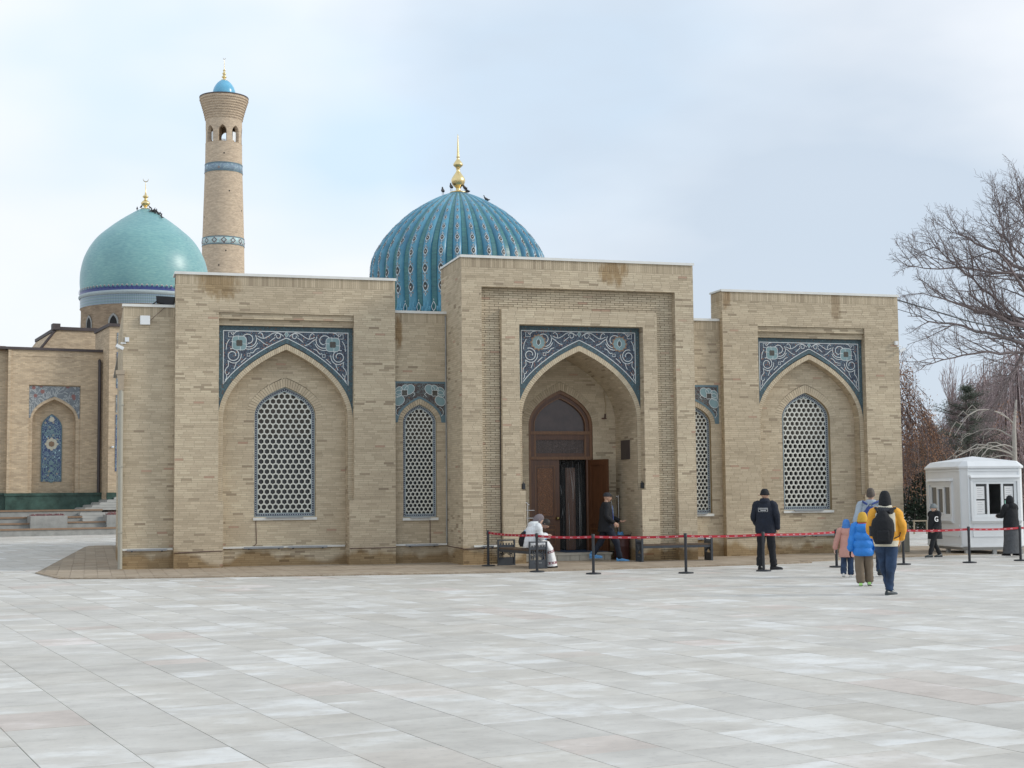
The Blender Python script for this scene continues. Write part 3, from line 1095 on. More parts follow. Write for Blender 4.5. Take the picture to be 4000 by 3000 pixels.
def lattice_window(c, w, zb, zs, za, y, sp=.147, bead=.058, fw=.10, rev=.14, sill=True, blind=.36, hk=.77, seed=0):
    """y = wall face; the screen sits rev behind it"""
    A = Arch(c, w, zs, za, zb)
    fr = FF(y)
    m = MB()
    P = A.path(zb)
    for a, b in zip(P, P[1:]):
        m.face([(a[0], y, a[1]), (a[0], y + rev, a[1]), (b[0], y + rev, b[1]), (b[0], y, b[1])])
    m.face([(c - w, y, zb), (c + w, y, zb), (c + w, y + rev, zb), (c - w, y + rev, zb)])
    win = wpart(m, 'window', 'reveal_plaster')
    yy = y + rev - .02
    def inset(t):
        k = (A.za - t * 1.25 - A.zs) / (A.za - A.zs)
        return [(c + (x - c) * (w - t) / w, (z if z <= zs else zs + (z - zs) * k)) for x, z in A.path(zb + t)]
    t1, t2, t3 = fw * .26, fw * .74, fw
    b = MB()
    for (ta, tb, yo, mi) in ((0, t1, 0, 0), (t1, t2, .004, 1), (t2, t3, -.002, 0)):
        Pa, Pb = inset(ta), inset(tb)
        strip_between(b, Pa + [Pa[0]], Pb + [Pb[0]], yy + yo, mi)
    def sub(o_):
        o_.parent = win; return o_
    sub(b.build('tile_border', ['window_trim_grey', 'navy_tile'], None))
    bb = MB()
    mid = inset((t1 + t2) / 2)
    r = (t2 - t1) * .3
    for (x, z) in resample(mid + [mid[0]], bead)[:-1]:
        bb.face([(x - r, yy, z), (x, yy, z - r), (x + r, yy, z), (x, yy, z + r)])
    sub(bb.build('bead_row', 'bead_white', None, kind='stuff'))
    lt = MB()
    O = inset(t3)
    out = [(O[0][0], O[0][1]), (O[-1][0], O[-1][1])] + [p for p in O[::-1][1:-1]]
    lattice(lt, out, yy - .004, sp, hk, .05, c + (sp / 2 if seed % 2 else 0), zb + t3 + sp * .15)
    sub(lt.build('lattice', 'lattice_plaster', None))
    g = MB(); g.face([(a, yy + .11, z) for a, z in out])
    sub(g.build('glass', 'window_glass', None))
    if blind:
        zt = max(p[1] for p in out); zc = zt - (zt - zb) * blind
        P2 = clip(out, [(c - 5, zc), (c + 5, zc), (c + 5, 99), (c - 5, 99)])
        g = MB(); g.face([(a, yy + .105, z) for a, z in P2])
        sub(g.build('blind', 'blind_cloth', None))
    if sill:
        sb = MB(); sb.box(c - w - .03, c + w + .03, y - .05, y + rev - .03, zb - .065, zb - .02)
        sb.box(c - w - .03, c + w + .03, y - .053, y - .05, zb - .085, zb - .018)
        sub(sb.build('sill', 'white_metal', None))
        tb_ = MB(); tb_.box(c - w * .62, c + w * .58, y - .10, y - .06, zb - .03, zb + .0)
        sub(tb_.build('lamp_tube', 'grey_steel', None))
    return A


# ================================================================ mausoleum walls
def niche_block(x0, x1, c, wi, rw, seed, dn, ww):
    f = FF(YB)
    rt, led = 6.325, 1.645
    arch = Arch(c, wi, 3.645, 5.445, 0)
    # wall face
    wall(f, x0, x1, 0, H1 - .25, holes=[rect_hole(c - rw, c + rw, led, rt), rect_hole(c - wi, c + wi, -1, led)], breaks=(led, rt), seed=seed, indiv=True)
    soldier(f, x0, x1, H1 - .25, H1, seed=seed)
    # stepped head of the recess
    for (za, zb, d) in ((6.175, rt, .055), (6.02, 6.175, .11)):
        wall(FF(YB + d), c - rw, c + rw, za, zb, seed=seed + 2)
        MO.face([(c - rw, YB, zb), (c + rw, YB, zb), (c + rw, YB + d, zb), (c - rw, YB + d, zb)][::-1])
    dR = .19
    MO.face([(c - rw, YB + .1, 6.02), (c + rw, YB + .1, 6.02), (c + rw, YB + dR, 6.02), (c - rw, YB + dR, 6.02)][::-1])
    # sides and ledge of the recess
    for sx, sg in ((c - rw, 1), (c + rw, -1)):
        pth = [(sx, led), (sx, rt)] if sg > 0 else [(sx, rt), (sx, led)]
        soffit(f, pth, 0, -dR, L=.24)
    for sg in (1, -1):
        a, b = (c - rw, c - wi) if sg > 0 else (c + wi, c + rw)
        MO.face([(a, YB, led), (b, YB, led), (b, YB + dR, led), (a, YB + dR, led)])
    fr = FF(YB + dR)
    ring(fr, arch, rw - wi, led, d0=.0, tn=.66)
    ao = Arch(c, rw, 3.645, 5.605, 0)
    sp = spandrel(FF(YB + dR - .001), ao, c - rw, c + rw, 6.018, 'tile_spandrel', 'blue', rw / 1.69)
    # reveal of the arch and jambs below the ledge
    soffit(f, arch.path(led), -dR, -dn, L=.3)
    for sg in (1, -1):
        pth = [(c - wi, 0), (c - wi, led)] if sg > 0 else [(c + wi, led), (c + wi, 0)]
        soffit(f, pth, 0, -dn, L=.25)
    # back of the niche
    yb = YB + dn
    wv = Arch(c + .02, ww, 3.80, 4.53, 1.24)
    wo_ = Arch(c + .02, ww + .20, 3.80, 4.77, 1.24)
    def hb(zb, zt):
        if (zb + zt) / 2 > 3.80: return wo_.hole(zb, zt)
        return wv.hole(zb, zt)
    # the wall is only as wide as the arch
    def sideL(zb, zt):
        h = arch.hole(zb, zt)
        return (c - 9, c - 9, h[0], h[1]) if h else (c - 9, c - 9, c + 9, c + 9)
    def sideR(zb, zt):
        h = arch.hole(zb, zt)
        return (h[2], h[3], c + 9, c + 9) if h else None
    wall(FF(yb), c - wi, c + wi, 0, 5.445, holes=[hb, sideL, sideR], breaks=(1.24, 3.80), seed=seed + 5, indiv=True)
    ring(FF(yb), wv, .20, 3.80, step=.06, tn=.58)
    lattice_window(c + .02, ww, 1.24, 3.80, 4.53, yb, seed=seed)


niche_block(1.985, 7.485, 4.73, 1.565, 1.69, 0, .55, .772)
niche_block(16.62, 22.06, 19.325, 1.53, 1.65, 11, .50, .745)

# side faces of the right block and of the portal, looking left
soffit_dummy = None
wall(FL(16.62), -(YB + .75), -YB, 0, H1 - .25, seed=3)
soldier(FL(16.62), -(YB + .75), -YB, H1 - .25, H1)
wall(FL(8.882), -(YP + 2.2), -YP, 0, HP - .25, seed=4)
soldier(FL(8.882), -(YP + 2.2), -YP, HP - .25, HP)
wall(FL(1.985), -YW, -YB, 0, H1 - .25, seed=5)
wall(FR_(15.144), YP, YP + 2.2, 0, HP, seed=6)
wall(FR_(7.485), YB, YL + .6, 0, H1, seed=7)
wall(FR_(22.06), YB, YB + 2, 0, H1, seed=8)
wall(FL(.75), -44, -YW, 0, HL, seed=9)
# left wing
wall(FF(YW), .75, 1.985, 0, HL - .25, seed=15, indiv=True)
soldier(FF(YW), .75, 1.985, HL - .25, HL, seed=15)

# links with their small windows
for (a0, a1, c, sd) in ((7.485, 8.882, 8.165, 21), (15.144, 16.62, 15.861, 31)):
    wv = Arch(c, .44, 3.62, 4.09, 1.19)
    wr = Arch(c, .57, 3.62, 4.238, 1.19)
    sx0, sx1 = (7.505, 8.872) if sd == 21 else (15.165, 16.55)
    def hh(zb, zt, wv=wv, wr=wr):
        return wr.hole(zb, zt) if (zb + zt) / 2 > 3.62 else wv.hole(zb, zt)
    wall(FF(YL), a0, a1, 0, HL - .25, holes=[rect_hole(sx0, sx1, 3.66, 4.68), hh], breaks=(1.19, 3.66, 4.68), seed=sd)
    soldier(FF(YL), a0, a1, HL - .25, HL, seed=sd)
    spandrel(FF(YL - .004), wr, sx0, sx1, 4.68, 'tile_spandrel', 'small')
    ring(FF(YL), Arch(c, .44, 3.62, 4.09, 1.19), .13, 3.62, d0=-.004, step=.058, tn=.45)
    lattice_window(c, .44, 1.19, 3.62, 4.09, YL, sp=.112, bead=.05, fw=.085, rev=.12, blind=.33, seed=sd + 1)

# portal
fP = FF(YP)
rx0, rx1, rtop = 9.40, 14.625, 6.97
fx0, fx1, ftop = 9.926, 14.12, 6.42
ox0, ox1, oled, otop = 10.39, 13.735, 1.84, 6.04
pc, pw = 12.075, 1.558
pa = Arch(pc, pw, 3.645, 5.414, 0)
wall(fP, 8.882, 15.144, 0, HP - .25, holes=[rect_hole(rx0, rx1, -1, rtop)], breaks=(rtop,), seed=41, indiv=True)
soldier(fP, 8.882, 15.144, HP - .25, HP, seed=41)
bright = lambda a, z: min(.94, max(.2, .62 + .45 * (R.random() - .5))) if R.random() > .03 else R.uniform(.95, 1)
wall(FF(YP + .2), rx0, rx1, 0, rtop, holes=[rect_hole(fx0, fx1, -1, ftop)], breaks=(ftop,), seed=43, joint=.011, rec=.016, deep=True, ch=.0565, tonefn=bright)
soffit(fP, [(rx0, 0), (rx0, rtop), (rx1, rtop), (rx1, 0)], 0, -.2, L=.2)
f2 = FF(YP + .03)
wall(f2, fx0, fx1, 0, ftop, holes=[rect_hole(ox0, ox1, oled, otop), rect_hole(pc - pw, pc + pw, -1, oled)], breaks=(oled, otop), seed=45, indiv=True)
for sx, pth in ((0, [(fx0, ftop), (fx0, 0)]), (1, [(fx1, 0), (fx1, ftop)])):
    O_ = FF(YP + .03)
    soffit(O_, pth, 0, -.17, L=.17)
MO.face([(fx0, YP + .03, ftop), (fx1, YP + .03, ftop), (fx1, YP + .2, ftop), (fx0, YP + .2, ftop)])
dS = .27
soffit(f2, [(ox0, oled), (ox0, otop), (ox1, otop), (ox1, oled)], 0, -dS, L=.25)
for a, b in ((ox0, pc - pw), (pc + pw, ox1)):
    MO.face([(a, YP + .03, oled), (b, YP + .03, oled), (b, YP + .03 + dS, oled), (a, YP + .03 + dS, oled)])
f3 = FF(YP + .03 + dS)
ring(f3, pa, .125, oled, tn=.70)
MO.face([(ox0, YP + .032 + dS, oled), (pc - pw - .12, YP + .032 + dS, oled), (pc - pw - .12, YP + .032 + dS, otop), (ox0, YP + .032 + dS, otop)])
spandrel(FF(YP + .029 + dS), Arch(pc, pw + .125, 3.645, 5.56, 0), ox0 + .005, ox1 - .005, otop - .005, 'tile_spandrel', 'portal', 1.0)
YI = YP + 1.93                      # back wall of the portal hall
soffit(f2, pa.path(oled), -dS, -(YI - YP - .03), L=.27)
for pth in ([(pc - pw, 0), (pc - pw, oled)], [(pc + pw, oled), (pc + pw, 0)]):
    soffit(f2, pth, 0, -(YI - YP - .03), L=.27)
dw = Arch(12.08, .90, 3.55, 4.52, 0)
dwo = Arch(12.08, 1.09, 3.55, 4.74, 0)
def hdoor(zb, zt):
    return dwo.hole(zb, zt) if (zb + zt) / 2 > 3.55 else dw.hole(zb, zt)
def sL(zb, zt):
    h = pa.hole(zb, zt)
    return (0, 0, h[0], h[1]) if h else (0, 0, 99, 99)
def sR(zb, zt):
    h = pa.hole(zb, zt)
    return (h[2], h[3], 99, 99) if h else None
wall(FF(YI), pc - pw, pc + pw, 0, 5.414, holes=[hdoor, sL, sR], breaks=(3.55,), seed=47)
ring(FF(YI), dw, .19, 3.55, step=.058, tn=.45)

# ---- write the brickwork out
V = np.array(BR_V, dtype=np.float32)
T = np.array(BR_T, dtype=np.float32)
FULL.sort(key=lambda q: q[0] ** 2 + q[1] ** 2 + (q[2] - 1.75) ** 2)
pick = FULL[:300]
keep = np.ones(len(V), bool)
for q in pick: keep[q[3]] = False


def bricks_mesh(V, T, name):
    n = len(V)
    me = bpy.data.meshes.new(name)
    me.vertices.add(n * 8)
    me.vertices.foreach_set('co', V.reshape(-1))
    fc = np.array([(0, 1, 2, 3), (0, 4, 5, 1), (1, 5, 6, 2), (2, 6, 7, 3), (3, 7, 4, 0)], dtype=np.int32)
    idx = (np.arange(n, dtype=np.int32)[:, None, None] * 8 + fc[None]).reshape(-1)
    me.loops.add(len(idx)); me.loops.foreach_set('vertex_index', idx)
    me.polygons.add(n * 5)
    me.polygons.foreach_set('loop_start', np.arange(0, n * 20, 4, dtype=np.int32))
    me.polygons.foreach_set('loop_total', np.full(n * 5, 4, dtype=np.int32))
    me.update(calc_edges=True)
    a = me.attributes.new('tone', 'FLOAT', 'FACE')
    a.data.foreach_set('value', np.repeat(T, 5))
    me.polygons.foreach_set('use_smooth', np.zeros(n * 5, dtype=bool))
    me.materials.append(MATS['brick_face'])
    return me


me = bricks_mesh(V[keep], T[keep], 'brickwork')
o = bpy.data.objects.new('brickwork', me); COL.objects.link(o); own(o); o['kind'] = 'stuff'
var = []
for k in range(8):
    hx, hz = .122, .024
    p = np.array([[(-hx, 0, -hz), (hx, 0, -hz), (hx, 0, hz), (-hx, 0, hz), (-hx, .009, -hz), (hx, .009, -hz), (hx, .009, hz), (-hx, .009, hz)]], dtype=np.float32)
    var.append(bricks_mesh(p, np.array([.22 + .095 * k], dtype=np.float32), 'brick'))
for q in pick:
    k = min(7, max(0, int(round((q[4] - .22) / .095))))
    b = bpy.data.objects.new('brick', var[k])
    yy = V[q[3]][0][1]
    b.location = (q[0] - 12.0, float(yy) - 36.5, q[2])
    b.parent = maus
    COL.objects.link(b)
wpart(MO, 'wall', 'mortar')
wpart(MOD, 'deep_joint_wall', 'dark_joint')

# body, roofs, copings
m = MB()
m.box(1.2, 21.9, 38.6, 56, 0, 6.2)
m.box(1.2, 21.9, YB + .9, 38.6, 5.7, 6.2)
m.box(.76, 1.2, YW + .02, 44, 0, 6.2); m.box(1.2, 2.4, YW + .05, 38.6, 0, 6.2)
m.box(2.0, 7.47, YB + .6, YB + .75, 5.6, H1 - .02); m.box(16.64, 22.04, YB + .6, YB + .75, 5.6, H1 - .02)
m.box(7.5, 8.87, YL + .3, YL + .4, 4.3, HL - .02); m.box(15.16, 16.6, YL + .3, YL + .4, 4.3, HL - .02)
m.box(8.9, 15.12, YI + .35, YP + 2.2, 4.7, HP - .02)
m.box(8.9, 15.12, YP + .36, YI + .35, 5.65, HP - .02)
m.box(8.9, 10.3, YP + .36, YI + .35, 0, 5.65); m.box(13.85, 15.12, YP + .36, YI + .35, 0, 5.65)
m.box(21.7, 22.04, YB + .6, 38.6, 0, 6.2)
wpart(m, 'wall_core', 'mortar')
m = MB()
def coping(x0, x1, y0, y1, z):
    m.box(x0 - .03, x1 + .03, y0 - .035, y1 + .03, z + .008, z + .055)
    m.box(x0 - .033, x1 + .033, y0 - .038, y0 - .034, z - .012, z + .02)
for q in ((1.985, 7.485, YB, YB + .75, H1), (16.62, 22.06, YB, YB + .75, H1), (8.882, 15.144, YP, YP + 2.2, HP)):
    m = MB(); coping(*q); wpart(m, 'coping', 'white_metal')
for q in ((.75, 1.95, YW, YW + .4, HL), (7.52, 8.85, YL, YL + .4, HL), (15.18, 16.58, YL, YL + .4, HL)):
    m = MB(); coping(*q); wpart(m, 'coping', 'white_metal')
m = MB(); m.box(.8, 22.0, YW + .45, 56, 6.2, 6.26); wpart(m, 'roof', 'roof_grey')

# ---- door
m = MB()
def arch_frame(mb, A, t, y0, y1, zb, mi=0):
    k = (A.za - t * 1.25 - A.zs) / (A.za - A.zs)
    P = A.path(zb)
    Q = [(A.c + (x - A.c) * (A.w - t) / A.w, (z if z <= A.zs else A.zs + (z - A.zs) * k)) for x, z in P]
    strip_between(mb, P, Q, y0, mi)
    for a, b in zip(Q, Q[1:]):
        mb.face([(a[0], y0, a[1]), (a[0], y1, a[1]), (b[0], y1, b[1]), (b[0], y0, b[1])], mi)
    return Q
DY = YI + .10
P = dw.path(0.23)
for a, b in zip(P, P[1:]):
    m.face([(a[0], YI, a[1]), (a[0], YI + .12, a[1]), (b[0], YI + .12, b[1]), (b[0], YI, b[1])], 1)
arch_frame(m, dw, .075, DY - .06, DY + .02, .23, 0)
Q = arch_frame(m, Arch(12.08, .825, 3.55, 4.43, .23), .085, DY - .02, DY + .05, .23, 1)
arch_frame(m, Arch(12.08, .74, 3.55, 4.33, .23), .03, DY - .035, DY + .06, 3.40, 0)
m.box(12.08 - .83, 12.08 + .83, DY - .07, DY + .02, 3.33, 3.42, 0)      # rail under the arched glass
m.box(12.08 - .83, 12.08 + .83, DY - .075, DY + .02, 2.66, 2.74, 0)     # rail over the leaves
for x in (-.83, .73):
    m.box(12.08 + x, 12.08 + x + .10, DY - .04, DY + .03, .23, 3.33, 1)
m.box(12.08 - .73, 12.08 + .73, DY - .03, DY + .03, 3.19, 3.33, 1); m.box(12.08 - .73, 12.08 + .73, DY - .03, DY + .03, 2.74, 2.83, 1)
m.box(12.08 - .73, 12.08 - .68, DY - .045, DY + .03, 2.74, 3.33, 0); m.box(12.08 + .68, 12.08 + .73, DY - .045, DY + .03, 2.74, 3.33, 0)
wpart(m, 'door_frame', ['door_wood_light', 'door_wood'])
m = MB(); q = Arch(12.08, .72, 3.55, 4.30, 3.40).outline(3.40); m.face([(a, DY + .045, b) for a, b in q]); wpart(m, 'door_glass', 'fanlight')
m = MB(); m.box(11.40, 12.76, DY + .0, DY + .01, 2.83, 3.19); wpart(m, 'transom_panel', 'transom_panel')


def leaf(name, hinge, ang, sgn):
    """door leaf .80 m wide; local x runs from the hinge, front at -y"""
    W, H = .80, 2.42
    M = Matrix.Translation(Vector((hinge, DY, .235))) @ Matrix.Rotation(ang, 4, 'Z')
    mb = MB()
    s_ = sgn
    X = lambda a, b: (min(a * s_, b * s_), max(a * s_, b * s_))
    def bx(a, b, z0, z1, y0, y1, mi=0):
        x0, x1 = X(a, b); mb.box(x0, x1, y0, y1, z0, z1, mi, M)
    bx(0, .12, 0, H, -.03, .03); bx(W - .12, W, 0, H, -.03, .03)
    bx(.12, W - .12, H - .15, H, -.03, .03); bx(.12, W - .12, .0, .16, -.03, .03)
    bx(.12, W - .12, .70, .86, -.03, .03); bx(.12, W - .12, .56, .585, -.03, .03, 1)
    bx(.12, W - .12, .12, H - .12, -.008, .008)
    for (z0, z1) in ((.86, H - .15), (.16, .56), (.60, .69)):
        for k_, (i, y) in enumerate(((0, -.026), (.03, -.018))):
            bx(.12 + i, .145 + i, z0 + i, z1 - i, y, y + .01, 1 - k_); bx(W - .145 - i, W - .12 - i, z0 + i, z1 - i, y, y + .01, 1 - k_)
            bx(.145 + i, W - .145 - i, z1 - i - .025, z1 - i, y, y + .01, 1 - k_)
            if z1 - z0 > .2: bx(.145 + i, W - .145 - i, z0 + i, z0 + i + .025, y, y + .01, 1 - k_)
    bx(.26, W - .26, .24, .48, -.022, -.005)
    o_ = wpart(mb, 'door_leaf', ['door_wood', 'door_wood_light'])
    cp = MB(); x0, x1 = X(.19, W - .19); cp.box(x0, x1, -.020, -.009, .93, H - .22, 0, M)
    c_ = cp.build('carved_panel', 'carved_wood', o_)
    kn = MB(); kx = (W - .07) * s_
    prof = [(.001, 0), (.045, .0), (.045, .012), (.018, .02), (.02, .04), (.042, .055), (.045, .075), (.03, .09), (.001, .095)]
    kn.grid([[M @ Vector((kx + r * cos(a), -.03 - z, .86 + r * sin(a))) for a in [2 * pi * j / 12 for j in range(12)]] for r, z in prof], 0, True, True)
    kn.build('door_knob', 'brass', o_)
    return o_


leaf('door_leaf', 11.25, 0, 1)
leaf('door_leaf', 12.87, radians(112), -1)
# dark room and plastic strip curtain behind the open leaf
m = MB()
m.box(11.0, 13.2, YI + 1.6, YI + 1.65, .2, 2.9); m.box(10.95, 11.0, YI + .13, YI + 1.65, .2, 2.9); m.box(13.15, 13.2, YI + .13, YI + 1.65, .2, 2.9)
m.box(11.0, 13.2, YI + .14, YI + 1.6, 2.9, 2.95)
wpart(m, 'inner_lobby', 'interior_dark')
pm = NT('clear_strip'); pm.color((.5, .5, .5)); pm.rough(.15)
pm.p.inputs['Transmission Weight'].default_value = .0
pm.p.inputs['Alpha'].default_value = .055
MATS['clear_strip'] = pm.m
cur = MB()
for k in range(6):
    x0 = 12.09 + k * .13
    rows = [[(x0 + .16 * j / 5, DY + .20 + .012 * sin(j * 1.6 + k) + .02 * (k % 2) + .01 * sin(z * 4 + k), z) for j in range(6)] for z in (.26, .7, 1.2, 1.8, 2.3, 2.66)]
    cur.grid(rows, 0, True)
cu = wpart(cur, 'strip_curtain', 'clear_strip')
m = MB()
for (x0, x1, z0, z1) in ((12.42, 12.50, 2.45, 1.55), (12.53, 12.50, 2.35, 1.6), (12.36, 12.38, 1.5, .5), (12.66, 12.665, 2.6, .35), (12.70, 12.70, 1.8, .4), (12.16, 12.20, 1.1, 1.35), (12.13, 12.16, 2.0, 1.7)):
    m.tube([(x0, DY + .17, z0), ((x0 + x1) / 2 + .01, DY + .165, (z0 + z1) / 2), (x1, DY + .17, z1)], [.001, .0035, .001], 4)
st = m.build('fold_highlight', 'white_plastic', cu)
m = MB(); m.box(12.35, 12.62, YI + .45, YI + .5, .24, 2.45); wpart(m, 'inner_door', 'door_wood')

# threshold: steps in the portal
m = MB()
x = pc - pw
m.box(pc - pw - .0, 13.02, 35.78, YI + .14, .0, .17, 0)
tread = wpart(m, 'porch_step', 'stone_step')
m = MB(); m.box(pc - pw, 13.04, 35.74, YI + .14, .172, .225)
wpart(m, 'porch_tread', 'stone_step')
xx = pc - pw + .02
while xx < 12.97:
    w_ = min(R.uniform(.26, .36), 13.02 - xx - .005)
    mm = MB(); mm.box(xx - 12, xx + w_ - .012 - 12, 35.755 - 36.5, 35.79 - 36.5, .035, .165)
    mm.build('step_stone', 'stone_step', maus)
    xx += w_
m = MB(); m.box(10.7, 13.4, 35.5, 35.74, 0, .035); wpart(m, 'lower_step', 'clay_joint')
m = MB(); m.box(11.9, 13.1, 36.15, YI + .9, .227, .236); wpart(m, 'door_mat', 'door_mat_blue')

# ---- ribbed dome
DC = (12.02, 47.8)
dprof = [(3.03, 7.50), (3.09, 7.85), (3.13, 8.4), (3.155, 9.0), (3.11, 9.56), (2.98, 9.93), (2.75, 10.30), (2.56, 10.55), (2.30, 10.83), (2.06, 11.05), (1.79, 11.28),
         (1.42, 11.52), (1.04, 11.74), (.68, 11.91), (.38, 12.02), (.2, 12.07)]
pp = smooth([(r * .955, z) for r, z in dprof], 4)
m = MB()
m.lathe([(r - .13 * (r / 3.1), z - .02) for r, z in pp], 0, 0, 72)
m.lathe([(3.0, 6.1), (3.0, 7.52), (2.9, 7.52)], 0, 0, 72, 0)
dome = m.build('dome', 'rib_teal', None)
dome.location = (DC[0] - 12, DC[1] - 36.5, 0); dome.parent = maus
NR = 36
lobe = MB()
hwid = pi / NR * .70
rows = []
for r, z in pp:
    row = []
    for j in range(9):
        t = -1 + 2 * j / 8
        bul = sqrt(max(0, 1 - t * t))
        rr = r - .17 * (r / 3.1) + (.20 * (r / 3.1)) * bul + .0
        row.append((rr * cos(t * hwid), rr * sin(t * hwid), z))
    rows.append(row)
# scalloped foot below the lobes
lobe.grid(rows[2:], 0, True)
lobe.face([Vector(p) for p in rows[2]][::-1])
lm = None
valley = MB()
vr = []
for r, z in pp:
    vr.append([((r - .10 * (r / 3.1)) * cos(a), (r - .10 * (r / 3.1)) * sin(a), z) for a in (-pi / NR * .34, -pi / NR * .12, pi / NR * .12, pi / NR * .34)])
valley.grid(vr, 0, False)
foot = MB()
for (dx, z0, z1) in ((-.06, 7.60, 7.96), (.06, 7.60, 7.96), (0, 7.5, 7.82), (-.12, 7.62, 7.8), (.12, 7.62, 7.8)):
    foot.tube([(2.95, dx, z0), (2.96, dx, (z0 + z1) / 2), (2.95, dx, z1)], [.02, .055, .04], 6)
o1 = lobe.build('rib', 'rib_blue', dome)
o2 = valley.build('valley_tiles', 'rib_teal', dome); o2.rotation_euler[2] = pi / NR
o3 = foot.build('rib_foot', 'rib_blue', dome)


def radius_at(z):
    for (r0, z0), (r1, z1) in zip(pp, pp[1:]):
        if z0 <= z < z1: return r0 + (r1 - r0) * (z - z0) / max(1e-9, z1 - z0)
    return .3


def medal(z, s_):
    """pointed almond of dark tile with a white rim, wrapped on the rib"""
    mb = MB()
    r = radius_at(z); r2 = radius_at(z + .05)
    sl = Vector((r2 - r, 0, .05)).normalized()
    nr = Vector((sl.z, 0, -sl.x))
    C = Vector((r + .034 * r / 3.1, 0, z))
    def P(a, b, d): return C + sl * (b * s_) + Vector((0, a * s_, 0)) + nr * (.006 + d - (a * s_) ** 2 * 5.5 * 3.1 / max(r, .5) * .6)
    alm = [(0, -.15), (.05, -.10), (.078, -.02), (.08, .03), (.05, .10), (0, .16), (-.05, .10), (-.08, .03), (-.078, -.02), (-.05, -.10)]
    mb.face([P(a * 1.22, b * 1.15, 0) for a, b in alm], 0)
    mb.face([P(a * .86, b * .86, .005) for a, b in alm], 1)
    st_ = [(.035 * (1 if k % 2 else .4) * cos(k * pi / 4), .045 * (1 if k % 2 else .45) * sin(k * pi / 4)) for k in range(8)]
    mb.face([P(a, b, .009) for a, b in st_], 0)
    for sg in (1, -1):
        mb.face([P(a, sg * b, .0) for a, b in ((-.035, .235), (0, .19), (.035, .235), (0, .31))][::sg], 0)
        mb.face([P(a, sg * b, .004) for a, b in ((-.018, .235), (0, .205), (.018, .235), (0, .275))][::sg], 1)
        mb.face([P(a, sg * b, 0) for a, b in ((-.006, .16), (.006, .16), (.006, .2), (-.006, .2))][::sg], 0)
        for k in (-1, 1):
            mb.face([P(k * a, sg * b, .0) for a, b in ((.035, .175), (.075, .155), (.085, .19), (.05, .20))][::sg * k], 2)
    return mb


lev = [(8.45, 1.05), (9.03, .98), (9.58, .78), (10.05, .76), (10.45, .63), (10.8, .52), (11.1, .42), (11.34, .33), (11.53, .25)]
meds = [medal(z, s_).build('tile_medallion', ['scroll_white', 'brown_tile', 'brown_edge'], dome) for z, s_ in lev]
fl = MB()
for pts in ([(0, -.19), (.07, -.03), (0, .15), (-.07, -.03)],):
    loop = [(.055, -.1), (.08, .0), (.055, .07), (0, .17), (-.055, .07), (-.08, .0), (-.055, -.1), (0, -.17)]
    for (a, b), (c_, d_) in zip(loop, loop[1:] + loop[:1]):
        k1, k2 = .82, .82
        fl.face([Vector((2.97, q[0], 7.80 + q[1])) for q in ((a * k1, b * k1), (a, b), (c_, d_), (c_ * k2, d_ * k2))])
    fl.tube([(2.97, 0, 8.0), (2.97, 0, 8.03)], .015, 5)
o4 = fl.build('foot_flower', 'bead_white', dome); o4.rotation_euler[2] = pi / NR
rot0 = radians(-105)
base_parts = [(o1, 0), (o2, pi / NR), (o3, 0), (o4, pi / NR)] + [(q, 0) for q in meds]
back = MB()
for k in range(NR):
    ang = rot0 + 2 * pi * k / NR
    dr = (ang - atan2(-DC[1], -DC[0]) + pi) % (2 * pi) - pi
    vis = abs(dr) < radians(100)
    for q, a_ in base_parts:
        if q.name.startswith('tile_medallion') and not vis: continue
        if k == 0:
            q.rotation_euler[2] = ang + a_
        else:
            c_ = q.copy(); c_.rotation_euler[2] = ang + a_; c_.parent = dome; COL.objects.link(c_)
m = MB()
fin = [(.30, 12.06), (.28, 12.09), (.12, 12.12), (.085, 12.18), (.09, 12.24), (.18, 12.33), (.235, 12.45), (.225, 12.56), (.14, 12.70), (.075, 12.80), (.06, 12.88), (.085, 12.90), (.06, 12.92), (.09, 12.95),
       (.155, 13.01), (.165, 13.06), (.12, 13.14), (.06, 13.22), (.045, 13.29), (.065, 13.31), (.045, 13.34), (.04, 13.40), (.028, 13.7), (.012, 14.05), (.002, 14.12)]
m.lathe(smooth(fin, 3), 0, 0, 20)
fo = m.build('finial', 'gold', dome)

# ================================================================ ground
plaza = empty('plaza_paving', (0, 0, 0), kind='structure')
plaza.name = 'plaza_paving'
m = MB()
m.face([(-400, -60, -.012), (500, -60, -.012), (500, 900, -.012), (-400, 900, -.012)])
m.build('paving_bed', 'joint_dirt', plaza)
CG, SG = cos(radians(10.68)), sin(radians(10.68))
apron = [(-1.2, 36.2), (-.62, 33.42), (.45, 32.93), (3.5, 32.34), (6.25, 31.8), (9.0, 31.45), (13.28, 31.92), (17.0, 32.38), (17.1, 33.0), (18.8, 33.55), (20.8, 34.1), (22.2, 34.5), (26, 35.3), (33, 36.9),
         (33, 40.4), (22.0, 40.4), (22.0, 56), (.0, 56), (-.15, 54.6)]


def inside(x, y, P):
    r = False
    for i in range(len(P)):
        (x1, y1), (x2, y2) = P[i], P[i - 1]
        if (y1 > y) != (y2 > y) and x < (x2 - x1) * (y - y1) / (y2 - y1) + x1: r = not r
    return r


